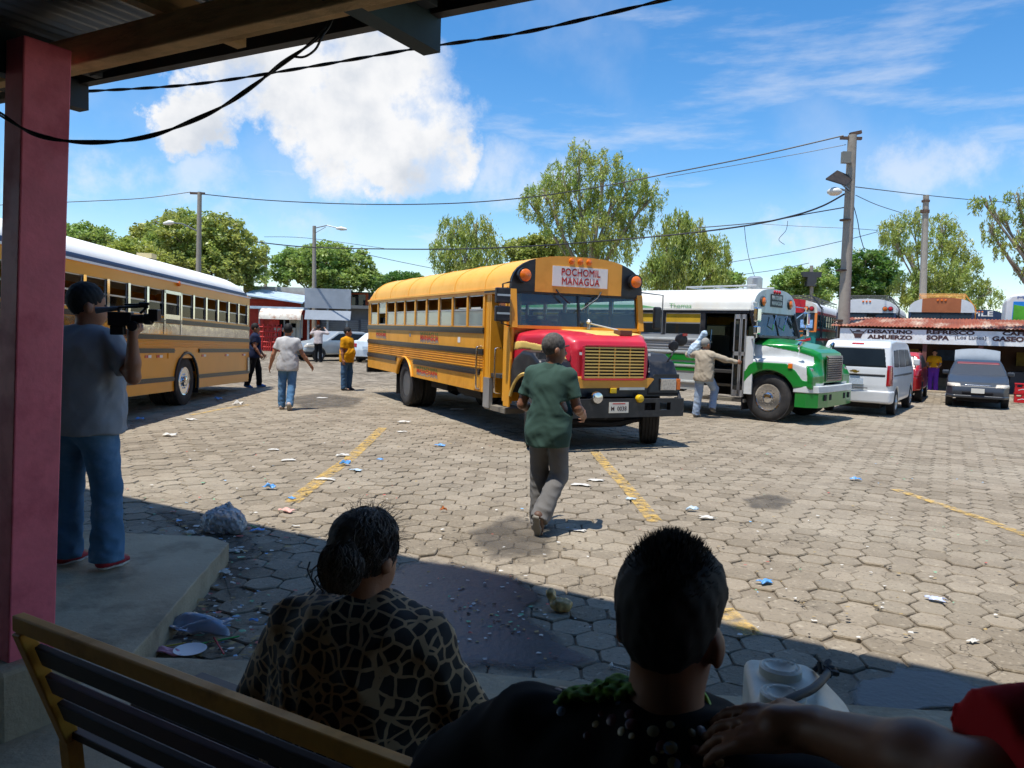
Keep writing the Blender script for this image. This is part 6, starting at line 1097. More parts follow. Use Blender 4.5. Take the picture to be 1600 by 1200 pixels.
        for s_ in 'LR':
            e = shl[s_].lerp(elb[s_], sleeve if not long_sleeve else 1.); t.cap(A(shl[s_]), A(e), .058*k*gr**.5+a*.4, (.050*k*gr**.4+a*.9) if not long_sleeve else .052*k+a*.5, .022*k)
            if long_sleeve: t.cap(A(elb[s_]), A(wri[s_].lerp(elb[s_], .06)), .05*k+a*.5, .036*k+a*.5, .03*k)
        amp = .007*k*fold*min(loose, 1.3)
        for s_ in 'LR': t.ell(A(hips[s_]-fw*.045*k-up*.03*k), A((.086, .078, .1))*k*gr**.6+a*1.1, .07*k)
        t.ell(A(hip+up*.17*k), A((.158*gr, .118*gr, .17))*k+a*.9, .06*k)
        rdg = lambda q: 1-2.4*np.abs(q); wX = t.X+.035*np.sin(13*t.Z+seed)+.02*np.sin(31*t.Y+2*seed); wZ = t.Z+.05*np.sin(11*t.X+1.7*seed)+.03*np.sin(19*t.Y-9*t.X)
        t.D = t.D+amp*.8*wav(t.X*1., t.Y*1., t.Z*.75, 20/k, seed)-amp*.7*rdg(wav(wX+.6*wZ, t.Y, wZ*.25, 17/k, seed+2))-amp*.32*rdg(wav(wX*.5, t.Y*.7, wZ*1.0-.5*wX, 29/k, seed+4))
        pl_ = (t.X-hip.x)*up.x+(t.Y-hip.y)*up.y+(t.Z-hip.z)*up.z; t.D = np.maximum(t.D, hem*k-pl_+.012*k*wav(t.X, t.Y, 0*t.Z, 14, seed)); 
        for s_ in 'LR':
            if long_sleeve: continue
            e = shl[s_].lerp(elb[s_], sleeve); q = n(elb[s_]-shl[s_]); pr = (t.X-e.x)*q.x+(t.Y-e.y)*q.y+(t.Z-e.z)*q.z; rd = np.sqrt((t.X-e.x)**2+(t.Y-e.y)**2+(t.Z-e.z)**2); t.D = np.where(rd < .15*k, np.maximum(t.D, pr), t.D)
        t.build('shirt', m['shirt'], body)
        if collar: MB().grid([[tuple(neck+rt*(math.sin(w)*r_*k)+fw*(math.cos(w)*r_*k*.95)+up*(z_*k)) for w in [R(i*20) for i in range(19)]] for r_, z_ in ((.062, .02), (.068, .04), (.086, .006), (.09, -.004))]).build('collar', m['shirt'], body, smooth=60)
    # --- trousers
    if m['trousers']:
        t = SDF(lo, hi, vox); a = .014*k*loose; t.ell(A(hip+up*.02*k), A((.158*gr, .115*gr, .13))*k+a, .05*k)
        for s_ in 'LR':
            t.cap(A(hips[s_]), A(knee[s_]), .09*k*gr**.6+a, .066*k+a, .035*k); t.cap(A(knee[s_]), A(ank[s_]+n(ank[s_]-knee[s_])*.02*k), .066*k+a, .058*k*cuff+a, .03*k)
            bk = fw*-.05*k; t.ell(A(hips[s_]+bk-up*.03*k), A((.085, .075, .095))*k*gr**.6+a, .04*k)
        amp = .006*k*fold; low = np.clip(1.4-(t.Z-.08)/(.5*k), .5, 1.5) if not seated else 1.
        t.D = t.D+amp*.6*low*wav(t.X*.6, t.Y*.6, t.Z*1.3, 24/k, seed+5)-amp*low*(1-2.4*np.abs(wav(t.X*.6, t.Y*.8, t.Z*1.1+.4*t.X, 27/k, seed+7)))
        pl_ = (t.X-hip.x)*up.x+(t.Y-hip.y)*up.y+(t.Z-hip.z)*up.z; t.D = np.maximum(t.D, pl_-.125*k)
        for s_ in 'LR':
            q = n(ank[s_]-knee[s_]); e = ank[s_]+q*.035*k; pr = (t.X-e.x)*q.x+(t.Y-e.y)*q.y+(t.Z-e.z)*q.z; rd = np.sqrt((t.X-e.x)**2+(t.Y-e.y)**2+(t.Z-e.z)**2); t.D = np.where(rd < .17*k, np.maximum(t.D, pr), t.D)
        t.build('trousers', m['trousers'], body)
    if shoes:
        for s_ in 'LR':
            toe, q = P['_toe'+s_], n(ank[s_]-knee[s_]); dn = n(q-toe*q.dot(toe)); c = ank[s_]
            t = SDF(A(c)-.26*k, A(c)+.26*k, min(vox, .012)); t.cap(A(c-toe*.035*k+dn*.035*k), A(c+toe*.07*k+dn*.04*k), .046*k, .044*k, .02*k); t.cap(A(c+toe*.07*k+dn*.05*k), A(c+toe*.15*k+dn*.056*k), .044*k, .03*k, .03*k); t.cap(A(c-toe*.02*k), A(c-toe*.02*k+dn*.03*k), .046*k, .046*k, .02*k)
            pr = (t.X-c.x)*dn.x+(t.Y-c.y)*dn.y+(t.Z-c.z)*dn.z; full = t.D.copy(); t.D = np.maximum(full, pr-.066*k); o_ = t.build('shoe', m['shoe'], body)
            t.build('sole', m.get('sole', M('sole_grey', '#8f8a80', .8)), o_, np.maximum(np.maximum(full-.004*k, pr-.084*k), .066*k-pr))
    body['_k'] = k
    return body, dict(neck=neck, hc=hc, hr=hr, hf=hf, hu=hu, sh=shl, el=elb, wr=wri, hip=hip, hd=hdir, k=k, HP=HP, up=up, rt=rt, fw=fw)
denim_s = cloth('denim_mid', '#507594', dirt=('#7f9db8', .6, 3), vs=4); denim = cloth('denim_blue', '#3a5876', dirt=('#5f7f9c', .6, 4), vs=4); denim_l = cloth('denim_light', '#4f769a', dirt=('#84a3bf', .6, 4)); jeans_pale = cloth('jeans_pale', '#8fa0b5', dirt=('#b6c1cd', .6, 5)); greyt = cloth('tee_grey', '#93969a', var=.05); polo = cloth('polo_green', '#3a524a', var=.1); cargo = cloth('trousers_grey', '#6d6b69', var=.12); white_t = cloth('tee_white', '#b9b8b6'); yel_t = cloth('shirt_yellow', '#cf8f0c'); blackc = cloth('cloth_black', '#0f0f12'); beige = cloth('shirt_beige', '#a89c88'); navyc = cloth('cloth_navy', '#1a2440'); palec = cloth('shirt_pale', '#b7aaa6')
red_shoe = M('shoe_red', '#a01f30', .6, var=.2); brown_shoe = M('shoe_brown', '#5a4030', .6); white_sole = M('sole_white', '#c9c4ba', .7)
# man filming
cmn, J = person('man in grey T-shirt and blue jeans filming with a shoulder camera', G(134, 884, PZ), R(-14), 1.78, dict(LL=((-.10, .02, -1), (-.02, -.05, -1)), RL=((.15, .03, -1), (.05, -.06, -1)), LA=((-.1, .75, -.6), (.35, .6, .65)), RI=(AT(207, 524, 4.66), (.75, -.2, -.8)), RA=((.3, .45, -.8), (-.05, .25, 1), (-.05, .25, 1)), RP=(-.9, .3, 0), RT=(0, .7, .7), curl=60), dict(skin=skinA, shirt=greyt, trousers=denim_s, shoe=red_shoe, sole=white_sole), g=1.27, vox=.012, sleeve=.72, hem=-.07, loose=1.2, head=(40, 0), cuff=1.35, seed=1.)
k = J['k']; Wm = Matrix.Translation(cmn.location) @ Matrix.Rotation(R(-14), 4, 'Z'); camp = AT(204, 495, 4.62)
vc = empty('video_camera', camp, R(8), 'black shoulder video camera held at the filming man\'s eye', 'camera'); cb = M('camera_black', '#131417', .45, var=.2); cgm = M('camera_grey', '#5c6672', .5)
MB().box(-.22, .02, -.06, .06, -.10, .05).build('camera_body', cb, vc, bevel=.012); MB().lathe([(.045, 0), (.05, .03), (.05, .12), (.062, .13), (.062, .2), (.05, .21), (.045, .16)], (.02, 0, -.02), (1, 0, 0), 20).build('lens', cb, vc, smooth=40); MB().box(-.2, -.06, -.05, .05, -.2, -.1).build('battery', cb, vc, bevel=.01)
MB().tube([(-.12, 0, .1), (.18, 0, .12)], .014, 8).tube([(-.12, 0, .05), (-.12, 0, .1)], .014, 8).tube([(.1, 0, .04), (.18, 0, .12)], .014, 8).build('top_handle', cb, vc); MB().tube([(-.36, .02, .06), (-.28, .02, .07), (-.1, .02, .09)], [.038, .03, .022], 12).build('viewfinder', cgm, vc, smooth=50); MB().tube([(-.05, -.03, .13), (.2, -.03, .14)], .012, 8).lathe([(.018, 0), (.018, .1)], (.1, -.03, .145), (1, 0, 0), 10).build('microphone', cb, vc)
vc.scale = (.55, .55, .55); MB().box(.2, .3, -.07, .07, -.04, .09).build('matte_box', cb, vc, bevel=.01); MB().lathe([(.03, -.05), (.055, -.04), (.055, .04), (.03, .05)], (.05, -.07, -.1), (0, 1, 0), 16).build('hand_grip', cb, vc, smooth=40)
# man in the green polo
person('man in dark green polo and grey trousers walking towards the Pochomil bus', G(852, 829), R(-26), 1.70, dict(LL=((-.02, .12, -1), (.03, .0, -1)), RL=((.02, .10, -1), (-.14, -.62, -.8)), RF=(-.1, .45, -.9), LA=((-.3, -.1, -1), (.05, .95, -.25)), RA=((.3, .05, -1), (-.15, .95, -.35)), curl=55), dict(skin=skinB, shirt=polo, trousers=cargo, shoe=brown_shoe, hair=hairG), g=1.02, vox=.010, sleeve=.7, hem=-.15, loose=.9, head=(44, -4), hair='short', cuff=1.25, collar=True, belly=.02, seed=3.)
person('man in pale grey T-shirt and jeans walking away by the left bus', G(449, 640), R(6), 1.72, dict(LL=((-.06, .08, -1), (-.02, .02, -1)), RL=((.0, -.08, -1), (-.02, -.45, -.9)), RF=(0, .6, -.8), LA=((-.38, -.12, -1), (-.3, .25, -1)), RA=((.45, .1, -1), (.55, .35, -.85))), dict(shirt=white_t, trousers=denim_l, shoe=M('shoe_white', '#b9a79c', .6), skin=skinA), g=1.06, sleeve=.6, hem=-.12, loose=1.0, seed=4., head=(-6, 0))
person('stout man in yellow shirt and jeans standing beside the Pochomil bus tail', G(541, 610), R(-108), 1.68, dict(LA=((-.12, .0, -1), (-.05, .1, -1)), RA=((.14, -.05, -1), (.05, .15, -1)), LL=((-.06, 0.1, -1), (0, -.06, -1)), RL=((.05, -.05, -1), (0, 0, -1))), dict(shirt=yel_t, trousers=denim, skin=skinA, shoe=M('shoe_dark')), g=1.16, belly=.035, sleeve=.75, hem=-.13, loose=1.1, head=(-22, 0), seed=5.)
person('man in pale shirt and dark trousers with raised arms beside the silver hatchback', G(497, 566), R(-10), 1.72, dict(LA=((-.8, .4, -.2), (.5, .1, .9)), RA=((.7, .5, -.1), (-.6, .1, .8))), dict(shirt=palec, trousers=blackc, skin=skinC), vox=.02, sleeve=.9, hem=-.05, seed=6., long_sleeve=True)
person('man in navy shirt and black trousers half hidden behind the left bus tail', Vector((-6.98, 20.75, 0)), R(-75), 1.72, dict(LL=((-.02, .25, -1), (0, .05, -1)), RL=((.02, -.2, -1), (0, -.25, -1)), LA=((-.2, .2, -1), (0, .6, -.8)), RA=((.2, .1, -1), (0, .5, -.8))), dict(shirt=navyc, trousers=blackc, skin=skinB, shoe=M('shoe_blue', '#3a6fae', .6)), vox=.018, seed=7.)
bm_, J = person('man in beige shirt, pale jeans and cap stepping onto the white bus', Vector((4.10, 16.42, 0)), R(-38), 1.68, dict(RI=(AT(1152, 566, 16.3), (.3, -.6, -.8)), LL=((-.05, .0, -1), (-.06, -.06, -1)), RL=((.12, .8, -.75), (.05, -.3, -1)), LA=((-.75, .3, -.05), (.35, .25, .9)), RA=((.75, .55, -.35), (.6, .75, .25)), RP=(0, 1, 0), curl=70), dict(shirt=beige, trousers=jeans_pale, skin=skinA, shoe=M('shoe_grey', '#5f5a54', .7), hair=M('cap_grey', '#8d8b84', .8)), vox=.014, long_sleeve=True, hem=-.1, hair='cap', loose=1.3, g=1.05, seed=8., head=(20, 5))
Wb = Matrix.Translation(bm_.location) @ Matrix.Rotation(R(-34), 4, 'Z'); hb_ = Wb @ J['wr']['L']
t = SDF((-.3, -.3, -.5), (.3, .3, .35), .014); t.ell((0, -.05, -.18), (.12, .1, .2), .05); t.cap((0, 0, .02), (.03, 0, .22), .035, .075, .05); t.cap((0, -.02, -.02), (0, 0, .08), .05, .03, .05); t.D = t.D+.012*wav(t.X, t.Y, t.Z, 38)
bag = t.build('plastic_bag', M('bag_pale_blue', '#bcd2e2', .35, var=.2, vs=12, bump=.5, bs=40)); bag.location = hb_+Vector((.1, -.06, .06)); bag.rotation_euler = (R(10), R(25), 0); tag(bag, 'pale blue plastic sack over the boarding man\'s shoulder', 'bag')
MB  # people at the stall
person('woman in yellow top and purple apron behind the red tub', onst(1457, 604, .5)-Vector((0, 0, onst(1457, 604, .5).z)), R(150), 1.50, dict(LA=((-.2, .3, -1), (.3, .8, -.3)), RA=((.2, .3, -1), (-.3, .8, -.3))), dict(shirt=yel_t, trousers=cloth('apron_purple', '#5b2a8c'), skin=skinC), g=1.15, vox=.02, hem=.1, sleeve=.7, cuff=1.4, loose=1.3, seed=9.)
person('person in dark top with a lime sash at the stall behind the red hatchback', onst(1436, 600, .9)-Vector((0, 0, onst(1436, 600, .9).z)), R(120), 1.48, None, dict(shirt=cloth('top_dark_green', '#1f3a30'), trousers=blackc, skin=skinC), vox=.022, seed=10.)
# ================================================================== FOREGROUND: bench, seated people, jug
ben_y = M('bench_ochre', '#cf8f2c', .5, var=.2, vs=5, dirt=('#8a5a20', .5, 8)); ben_s = M('bench_slat', '#2a1d1c', .5, var=.25, vs=4); ben_p = M('bench_slat_maroon', '#40202a', .5, var=.2)
BP0, BP1 = AT(28, 978, 1.92), AT(640, 1198, 1.30); bd = (BP1-BP0); BZ = (BP0.z+BP1.z)/2; bd.z = 0; bd.normalize(); bn = Vector((-bd.y, bd.x, 0))   # bn: away from the camera
FL = PZ; BL = 3.0
bench = empty('bench', (BP0.x, BP0.y, FL), 0, 'ochre steel bench with dark slatted back in front of the camera', 'bench'); bo = Vector((BP0.x, BP0.y, FL))
def bp(t, up_, out): return Vector((BP0.x, BP0.y, BZ))-bo+bd*t+bn*out+UP*up_
MB().beam(bp(0, 0, 0), bp(BL, 0, 0), .03, .042).build('top_rail', ben_y, bench, bevel=.004)
for t_ in (.02, 1.5, BL-.02):
    MB().beam(bp(t_, -.02, 0), bp(t_, -.36, .12), .035, .04, tuple(bn)).build('back_post', ben_y, bench, bevel=.004); MB().beam(bp(t_, -.36, .12), Vector(bp(t_, 0, .16).xy.to_tuple()+(0.0,)), .04, .04, tuple(bn)).build('leg', ben_y, bench); MB().beam(bp(t_, -.36, .12), bp(t_, -.38, .55), .035, .04).build('seat_bearer', ben_y, bench); MB().beam(bp(t_, -.38, .53), Vector(bp(t_, 0, .53).xy.to_tuple()+(0.0,)), .04, .04, tuple(bn)).build('leg', ben_y, bench)
for i, (u, o_) in enumerate(((-.085, .03), (-.17, .055), (-.255, .085))): MB().beam(bp(.05, u, o_), bp(BL-.05, u, o_), .02, .06, tuple(UP*.94+bn*-.33)).build('back_slat', (ben_s, ben_p, ben_s)[i], bench, bevel=.004)
for i in range(5): MB().beam(bp(.02, -.345, .15+i*.09), bp(BL-.02, -.345, .15+i*.09), .07, .02).build('seat_slat', ben_s, bench, bevel=.003)
SEATZ = BZ-.33
def leopard():
    m = bpy.data.materials.new('leopard_print'); m.use_nodes = True; nt = m.node_tree; N, L = nt.nodes, nt.links; b = N['Principled BSDF']; b.inputs['Roughness'].default_value = .75
    tc = N.new('ShaderNodeTexCoord'); nz = N.new('ShaderNodeTexNoise'); nz.inputs['Scale'].default_value = 9; L.new(tc.outputs['Object'], nz.inputs['Vector']); mx = N.new('ShaderNodeMix'); mx.data_type = 'RGBA'; mx.inputs[0].default_value = .05; L.new(tc.outputs['Object'], mx.inputs[6]); L.new(nz.outputs[1], mx.inputs[7])
    v = N.new('ShaderNodeTexVoronoi'); v.feature = 'DISTANCE_TO_EDGE'; v.inputs['Scale'].default_value = 30; L.new(mx.outputs[2], v.inputs['Vector']); r = N.new('ShaderNodeMapRange'); L.new(v.outputs['Distance'], r.inputs[0]); r.inputs[1].default_value = .075; r.inputs[2].default_value = .105
    c = N.new('ShaderNodeMix'); c.data_type = 'RGBA'; L.new(r.outputs[0], c.inputs[0]); c.inputs[6].default_value = (*lin('#a88f6c'), 1); c.inputs[7].default_value = (*lin('#16120f'), 1); L.new(c.outputs[2], b.inputs['Base Color']); return m
# seated woman
wp = AT(555, 900, 1.62); wface = math.atan2(bn.y, bn.x)-math.pi/2
def strands(n, hc, HPf, fn, mat, parent, name='stray_hair'):
    mb = MB()
    for i in range(n): fn(mb, i)
    return mb.build(name, mat, parent)
def seat_person(label, px_top, d, h, **kw):
    top = AT(px_top[0], px_top[1], d); k = h/1.72; hipz = top.z-(.535+.1+.085+.138)*k*kw.pop('comp', 1.)
    loc = Vector((top.x, top.y, 0)); return loc, hipz-.90*k
loc, za = seat_person('', (556, 784), 1.86, 1.56)
wo, J = person('seated woman with greying tied hair and leopard-print blouse', loc, wface+R(14), 1.56, dict(LL=((-.1, 1, -.05), (-.02, .05, -1)), RL=((.15, 1, -.05), (.02, .05, -1)), LA=((-.55, .1, -1), (.3, .8, -.4)), RA=((.5, .2, -1), (-.35, .85, -.35)), curl=40), dict(skin=skinA, shirt=leopard(), trousers=cloth('skirt_denim', '#1e2c48'), shoe=M('shoe_dark'), hair=hairG), g=1.24, vox=.011, sleeve=.92, hem=-.1, loose=1.8, hs=.87, head=(20, -6), hair='bun', seated=True, zadj=za, fold=1.3, seed=12., lean=(0., .06))
HPf = J['HP']; rs = random.Random(4)
def curl_fn(mb, i):
    a, b = rs.uniform(0, 2*math.pi), rs.uniform(-.2, 1.2); r_ = .10; d_ = Vector((math.cos(a)*math.cos(b), math.sin(a)*math.cos(b), math.sin(b))); p0 = Vector(HPf(0, -.015, .035)); sc = Vector((.082, .1, .102)); pts = []; L_ = rs.uniform(.02, .05); tw = Vector((rs.uniform(-1, 1), rs.uniform(-1, 1), rs.uniform(-.3, .6)))*.02
    for q in range(5): t_ = q/4; pts.append(p0+Vector((d_.x*sc.x, d_.y*sc.y, d_.z*sc.z))*(.98+L_*9*t_*.9)+tw*(t_*t_)+Vector((0, 0, -.012*t_*t_)))
    mb.tube(pts, [.0006, .0006, .0005, .0004, .0002], 3, caps=False)
strands(260, None, HPf, curl_fn, hairG, wo)
hs_m = M('hair_strand', '#6b6663', .6, var=.2, rnd=('island', .8))
def flow_fn(mb, i):
    bun = i % 3 == 0; c = (0, -.11, -.02) if bun else (0, -.014, .038); sc = (.072, .053, .078) if bun else (.087, .103, .107); a, b = rs.uniform(0, 2*math.pi), math.asin(rs.uniform(-.75, 1)); da, db = rs.uniform(-.5, .5), rs.uniform(-1.0, -.3); pts = []
    for q in range(6):
        t_ = q/5; a_, b_ = a+da*t_+.06*math.sin(9*t_+i), b+db*t_; d_ = (math.cos(a_)*math.cos(b_), math.sin(a_)*math.cos(b_), math.sin(b_)); s_ = 1.02+.02*math.sin(5*t_+i); x, y, z = (c[0]+d_[0]*sc[0]*s_, c[1]+d_[1]*sc[1]*s_, c[2]+d_[2]*sc[2]*s_)
        if y > .045 and z < .075 or z < -.09: break
        pts.append(Vector(HPf(x, y, z)))
    if len(pts) > 2: mb.tube(pts, [.0012]*len(pts), 3, caps=False)
strands(1900, None, HPf, flow_fn, hs_m, wo, 'hair_strands')
mb = MB()
for i in range(5):
    p0 = Vector(HPf(-.085, -.06-.01*i, -.03)); mb.tube([p0+Vector((-.008*i+.016*math.sin(q*1.3+i), .012*math.cos(q*1.3), -.018*q)) for q in range(7)], [.0022]*6+[.0006], 4)
mb.build('hair_curl', hairG, wo)
# seated man with cropped hair
loc, za = seat_person('', (1045, 832), 1.08, 1.66); za += .012
shirtm = cloth('shirt_black', '#0d0d11')
mo, J = person('seated man with cropped black hair seen from behind in a black shirt', loc+Vector((0, 0, 0)), wface+R(4), 1.66, dict(LL=((-.12, 1, -.05), (-.02, .05, -1)), RL=((.15, 1, -.05), (.02, .05, -1)), LA=((-.8, .0, -.62), (.1, .8, -.5)), RA=((.5, .35, -1), (-.1, .9, -.1)), curl=40), dict(skin=skinB, shirt=shirtm, trousers=cloth('cloth_black', '#0f0f12'), shoe=M('shoe_dark'), hair=hairB), g=1.15, shw=1.15, hs=.86, nl=.9, vox=.010, sleeve=.8, hem=-.1, loose=1.3, head=(6, 4), hair='spiky', seated=True, zadj=za, seed=14., lean=(0., .02))
HPm = J['HP']
def spike_fn(mb, i):
    a = rs.uniform(0, 2*math.pi); b = rs.uniform(-.25, 1.5); d_ = Vector((math.cos(a)*math.cos(b), math.sin(a)*math.cos(b), math.sin(b)))
    if d_.y > .75 and b < .5: return
    top = max(0, math.sin(b)); p0 = Vector(HPm(0, -.008, .05)); p = p0+Vector((d_.x*.082, d_.y*.098, d_.z*.096))*.85; L_ = .006+.021*top*rs.uniform(.4, 1.2); v = (d_*.7+Vector((rs.uniform(-.4, .4), rs.uniform(-.2, .6), .55))).normalized(); mb.tube([p, p+v*L_*.6, p+v*L_], [.0013, .001, .0002], 3, caps=False)
strands(4200, None, HPm, spike_fn, hairB, mo, 'hair_spikes')
nk = J['neck']; up_, rt_, fw_ = J['up'], J['rt'], J['fw']
MB().tube(smoothpts([nk+rt_*(.068*math.sin(w))+fw_*(.066*math.cos(w))+up_*(.03+.03*math.cos(w)) for w in [R(i*30) for i in range(13)]], 4), .0035, 6).build('lime_cord', M('lime', '#7fb52a', .6), mo, smooth=60)
# black shirt with beads and shells sewn over its back and a lime scarf knot
beads = [M('bead_cream', '#a89c78', .3), M('bead_blue', '#7f90ab', .2), M('bead_gold', '#8d8468', .3), M('bead_red', '#4a1a22', .4)]
from mathutils.bvhtree import BVHTree
bpy.context.view_layer.update(); shirt_o = [c for c in mo.children if c.name.startswith('shirt')][0]; bv = BVHTree.FromPolygons([v.co for v in shirt_o.data.vertices], [p.vertices[:] for p in shirt_o.data.polygons]); mi_ = (Matrix.Translation(mo.location) @ Matrix.Rotation(mo.rotation_euler.z, 4, 'Z')).inverted()
def on_shirt(px, py): return bv.ray_cast(mi_ @ Vector((0, 0, CAM_H)), (mi_.to_3x3() @ ray(px, py)).normalized())
for i in range(46):
    t_ = rs.uniform(0, 1); h = on_shirt(885+330*t_+rs.uniform(-25, 25), 1088+120*t_+rs.uniform(-28, 45))
    if h[0] is None: continue
    p, nn = h[0], h[1]; r_ = rs.uniform(.005, .0095)
    MB().lathe([(.0005, -r_*.2), (r_*.8, -r_*.12), (r_, 0), (r_*.8, r_*.14), (.0005, r_*.2)], tuple(p), tuple(nn), 10).build('bead', beads[i % 4 if i % 7 else 3], mo, smooth=60)
sc = [on_shirt(px, py)[0] for px, py in ((880, 1098), (895, 1094), (910, 1098), (925, 1092), (940, 1096), (955, 1090), (970, 1092), (985, 1086), (1000, 1084), (905, 1085), (935, 1082), (965, 1078), (990, 1074))]; sc = [q for q in sc if q is not None]
if sc:
    t = SDF([min(q[a] for q in sc)-.06 for a in range(3)], [max(q[a] for q in sc)+.06 for a in range(3)], .005)
    for i, q in enumerate(sc): t.ell(tuple(q+up_*(.006+.005*(i % 3))), (.013+.004*(i % 2), .02, .0045), .006)
    t.D = t.D+.004*wav(t.X, t.Y, t.Z, 170); t.build('scarf', M('scarf_lime', '#52781c', .85, var=.99, vs=85), mo)
# person in red at the right edge, hand on the seated man's shoulder
k = 1.66/1.72; fr = wface+R(10); S_ = AT(2015, 1165, .70); za = S_.z-(.90+.535-.06)*k
locr = S_-Matrix.Rotation(fr, 3, 'Z') @ Vector((-.172*k*1.1**.5, 0, 0)); locr.z = 0
person('person in red shirt at the right edge resting a hand on the seated man', locr, fr, 1.66, dict(LL=((-.1, 1, -.05), (-.02, .05, -1)), RL=((.15, 1, -.05), (.02, .05, -1)), LA=((-1, 0, 0), (-1, .3, 0), tuple(Matrix.Rotation(-fr, 3, 'Z') @ (AT(1110, 1135, .99)-AT(1275, 1140, .92)))), LI=(AT(1275, 1140, .92), (0, -1, .15)), LP=(0, .3, -1), LT=(0, 1, .3), RA=((.4, .3, -1), (-.1, .9, -.1)), curl=24), dict(skin=skinB, shirt=cloth('shirt_red', '#b01520'), trousers=cloth('cloth_black', '#0f0f12'), shoe=M('shoe_dark')), g=1.1, vox=.0075, sleeve=.97, hem=-.1, loose=2.3, seated=True, zadj=za, seed=16.)
# white water jug
jw = M('jug_white', '#cfcdbf', .45, var=.08, vs=6, dirt=('#a49c88', .4, 8)); jp = AT(1262, 1095, 1.95); jroot = empty('water_jug', (jp.x, jp.y, FL), R(-12), 'white plastic water jug with two round lids and a black strap', 'jug')
jz = AT(1262, 1078, 1.95).z-FL
t = SDF((-.2, -.3, -.02), (.24, .3, jz+.1), .009); t.rbox((0, 0, jz/2), (.15, .2, jz/2), .035); t.D = smax(t.D, t.pz('y', [(-.16, -.01), (-.16, jz), (.02, jz+.005), (.17, jz-.14), (.19, jz-.35), (.19, -.01)]), .03)
for x, y in ((-.075, -.085), (-.06, .08)): t.cap((x, y, jz-.015), (x, y, jz-.01), .055, .055, .01); t.cap((x, y, jz+.05), (x, y, jz+.06), .045, .045, .0, sub=True)
t.build('jug_body', jw, jroot)
for x, y in ((-.075, -.085), (-.06, .08)): MB().lathe([(.056, -.02), (.056, .012), (.05, .016), (.044, .012), (.042, -.002), (.005, -.003)], (x, y, jz+.008), (0, 0, 1), 26).build('lid', jw, jroot, smooth=40)
MB().tube(smoothpts([(-.17, -.2, jz-.1), (-.1, -.17, jz+.02), (.0, -.05, jz+.025), (.06, .1, jz+.0), (.075, .16, jz-.01)], 6), .011, 8).build('strap', blackr, jroot, smooth=60)
mb = MB()
for i in range(7): a = i*.9; mb.tube([(.07, .16, jz), (.07+.018*math.cos(a), .16+.018*math.sin(a), jz+.012*math.sin(i*2)), (.073+.03*math.cos(a+.6), .165+.03*math.sin(a+.6), jz-.012)], .009, 6)
mb.build('knot', blackr, jroot, smooth=60); MB().box(-.155, -.151, -.17, -.03, jz-.16, jz-.04).build('green_label', M('label_green', '#2f8f3a', .6), jroot)
# ================================================================== RUBBISH ON THE GROUND
bagw = M('bag_clear', '#e4e6e8', .2, var=.2, vs=9, bump=.9, bs=26, trans=.5, dirt=('#8d8478', .6, 7)); blueb = M('bag_blue', '#5f9fe0', .3, var=.25, vs=14, bump=.4); whiteb_ = M('paper_white', '#c9c6be', .7, var=.1, bump=.3); redb = M('scrap_red', '#c2473f', .6, var=.15); plum = M('bag_lilac', '#8795c4', .3, var=.3, vs=10, bump=.5); orangeb = M('scrap_orange', '#b5642a', .7, var=.2)
def crumple(name, label, px, py, w, h, mat, cat, z=.006, seed=0, aspect=.6, rz=None, sub=8):
    r = random.Random(seed*13+int(px)); n = sub; p = G(px, py, z); rows = []
    ph = [r.uniform(0, 6) for _ in range(6)]
    for i in range(n+1):
        row = []
        for j in range(n+1):
            u, v = i/n*2-1, j/n*2-1; e = 1-max(abs(u), abs(v))**2*.15; rr = 1+.18*math.sin(3*math.atan2(v, u)+ph[0])+.12*math.sin(5*math.atan2(v, u)+ph[1]); zz = h*max(0, (.35+.65*abs(math.sin(2.3*u+ph[2]+1.4*v)*math.cos(2.6*v+ph[3]-u)))*(1-.75*(u*u+v*v)/2))+r.uniform(0, h*.12)
            row.append((u*w/2*rr*e, v*w/2*aspect*rr*e, zz+.002))
        rows.append(row)
    o = MB().grid(rows).build(name, mat, None, smooth=35); md = o.modifiers.new('thick', 'SOLIDIFY'); md.thickness = .0015; o.location = p; o.rotation_euler = (0, 0, r.uniform(-.6, .6) if rz is None else rz); tag(o, label, cat); return o
p = G(350, 832); t = SDF((-.24, -.2, -.01), (.24, .2, .3), .009); t.ell((0, 0, .1), (.16, .12, .11), .05); t.ell((-.08, .02, .08), (.11, .1, .08), .04); t.ell((.1, -.02, .07), (.08, .08, .075), .04); t.cap((0, .02, .18), (.03, .02, .23), .03, .012, .05); t.D = np.maximum(t.D+.009*wav(t.X, t.Y, t.Z, 45)-.010*(1-2*np.abs(wav(t.X+.3*t.Z, t.Y, t.Z, 60, 3)))-.004*(1-2*np.abs(wav(t.X, t.Y+.4*t.Z, t.Z, 120, 5))), -t.Z)
o = t.build('trash_bag', GLASS('bag_film', (.86, .88, .9), .38, .16)); o.location = p; tag(o, 'crumpled clear plastic rubbish bag at the corner of the concrete step', 'trash bag')
t = SDF((-.12, -.1, -.01), (.12, .1, .14), .007); t.ell((.02, -.01, .045), (.07, .05, .045), .02); t.cap((-.03, .01, .06), (-.05, .02, .11), .02, .03, .03); t.D = np.maximum(t.D+.006*wav(t.X, t.Y, t.Z, 90), -t.Z); o = t.build('plastic_bag', M('bag_amber', '#c9a66a', .25, var=.5, vs=18)); o.location = G(872, 955); tag(o, 'small clear bag with amber liquid on the shaded pavers', 'bag')
crumple('plastic_bag', 'heap of crumpled pale blue bags beside the concrete step', 292, 988, .5, .1, GLASS('bag_sky', (.72, .8, .95), .5, .15), 'bag', rz=.1, aspect=.42, sub=18)
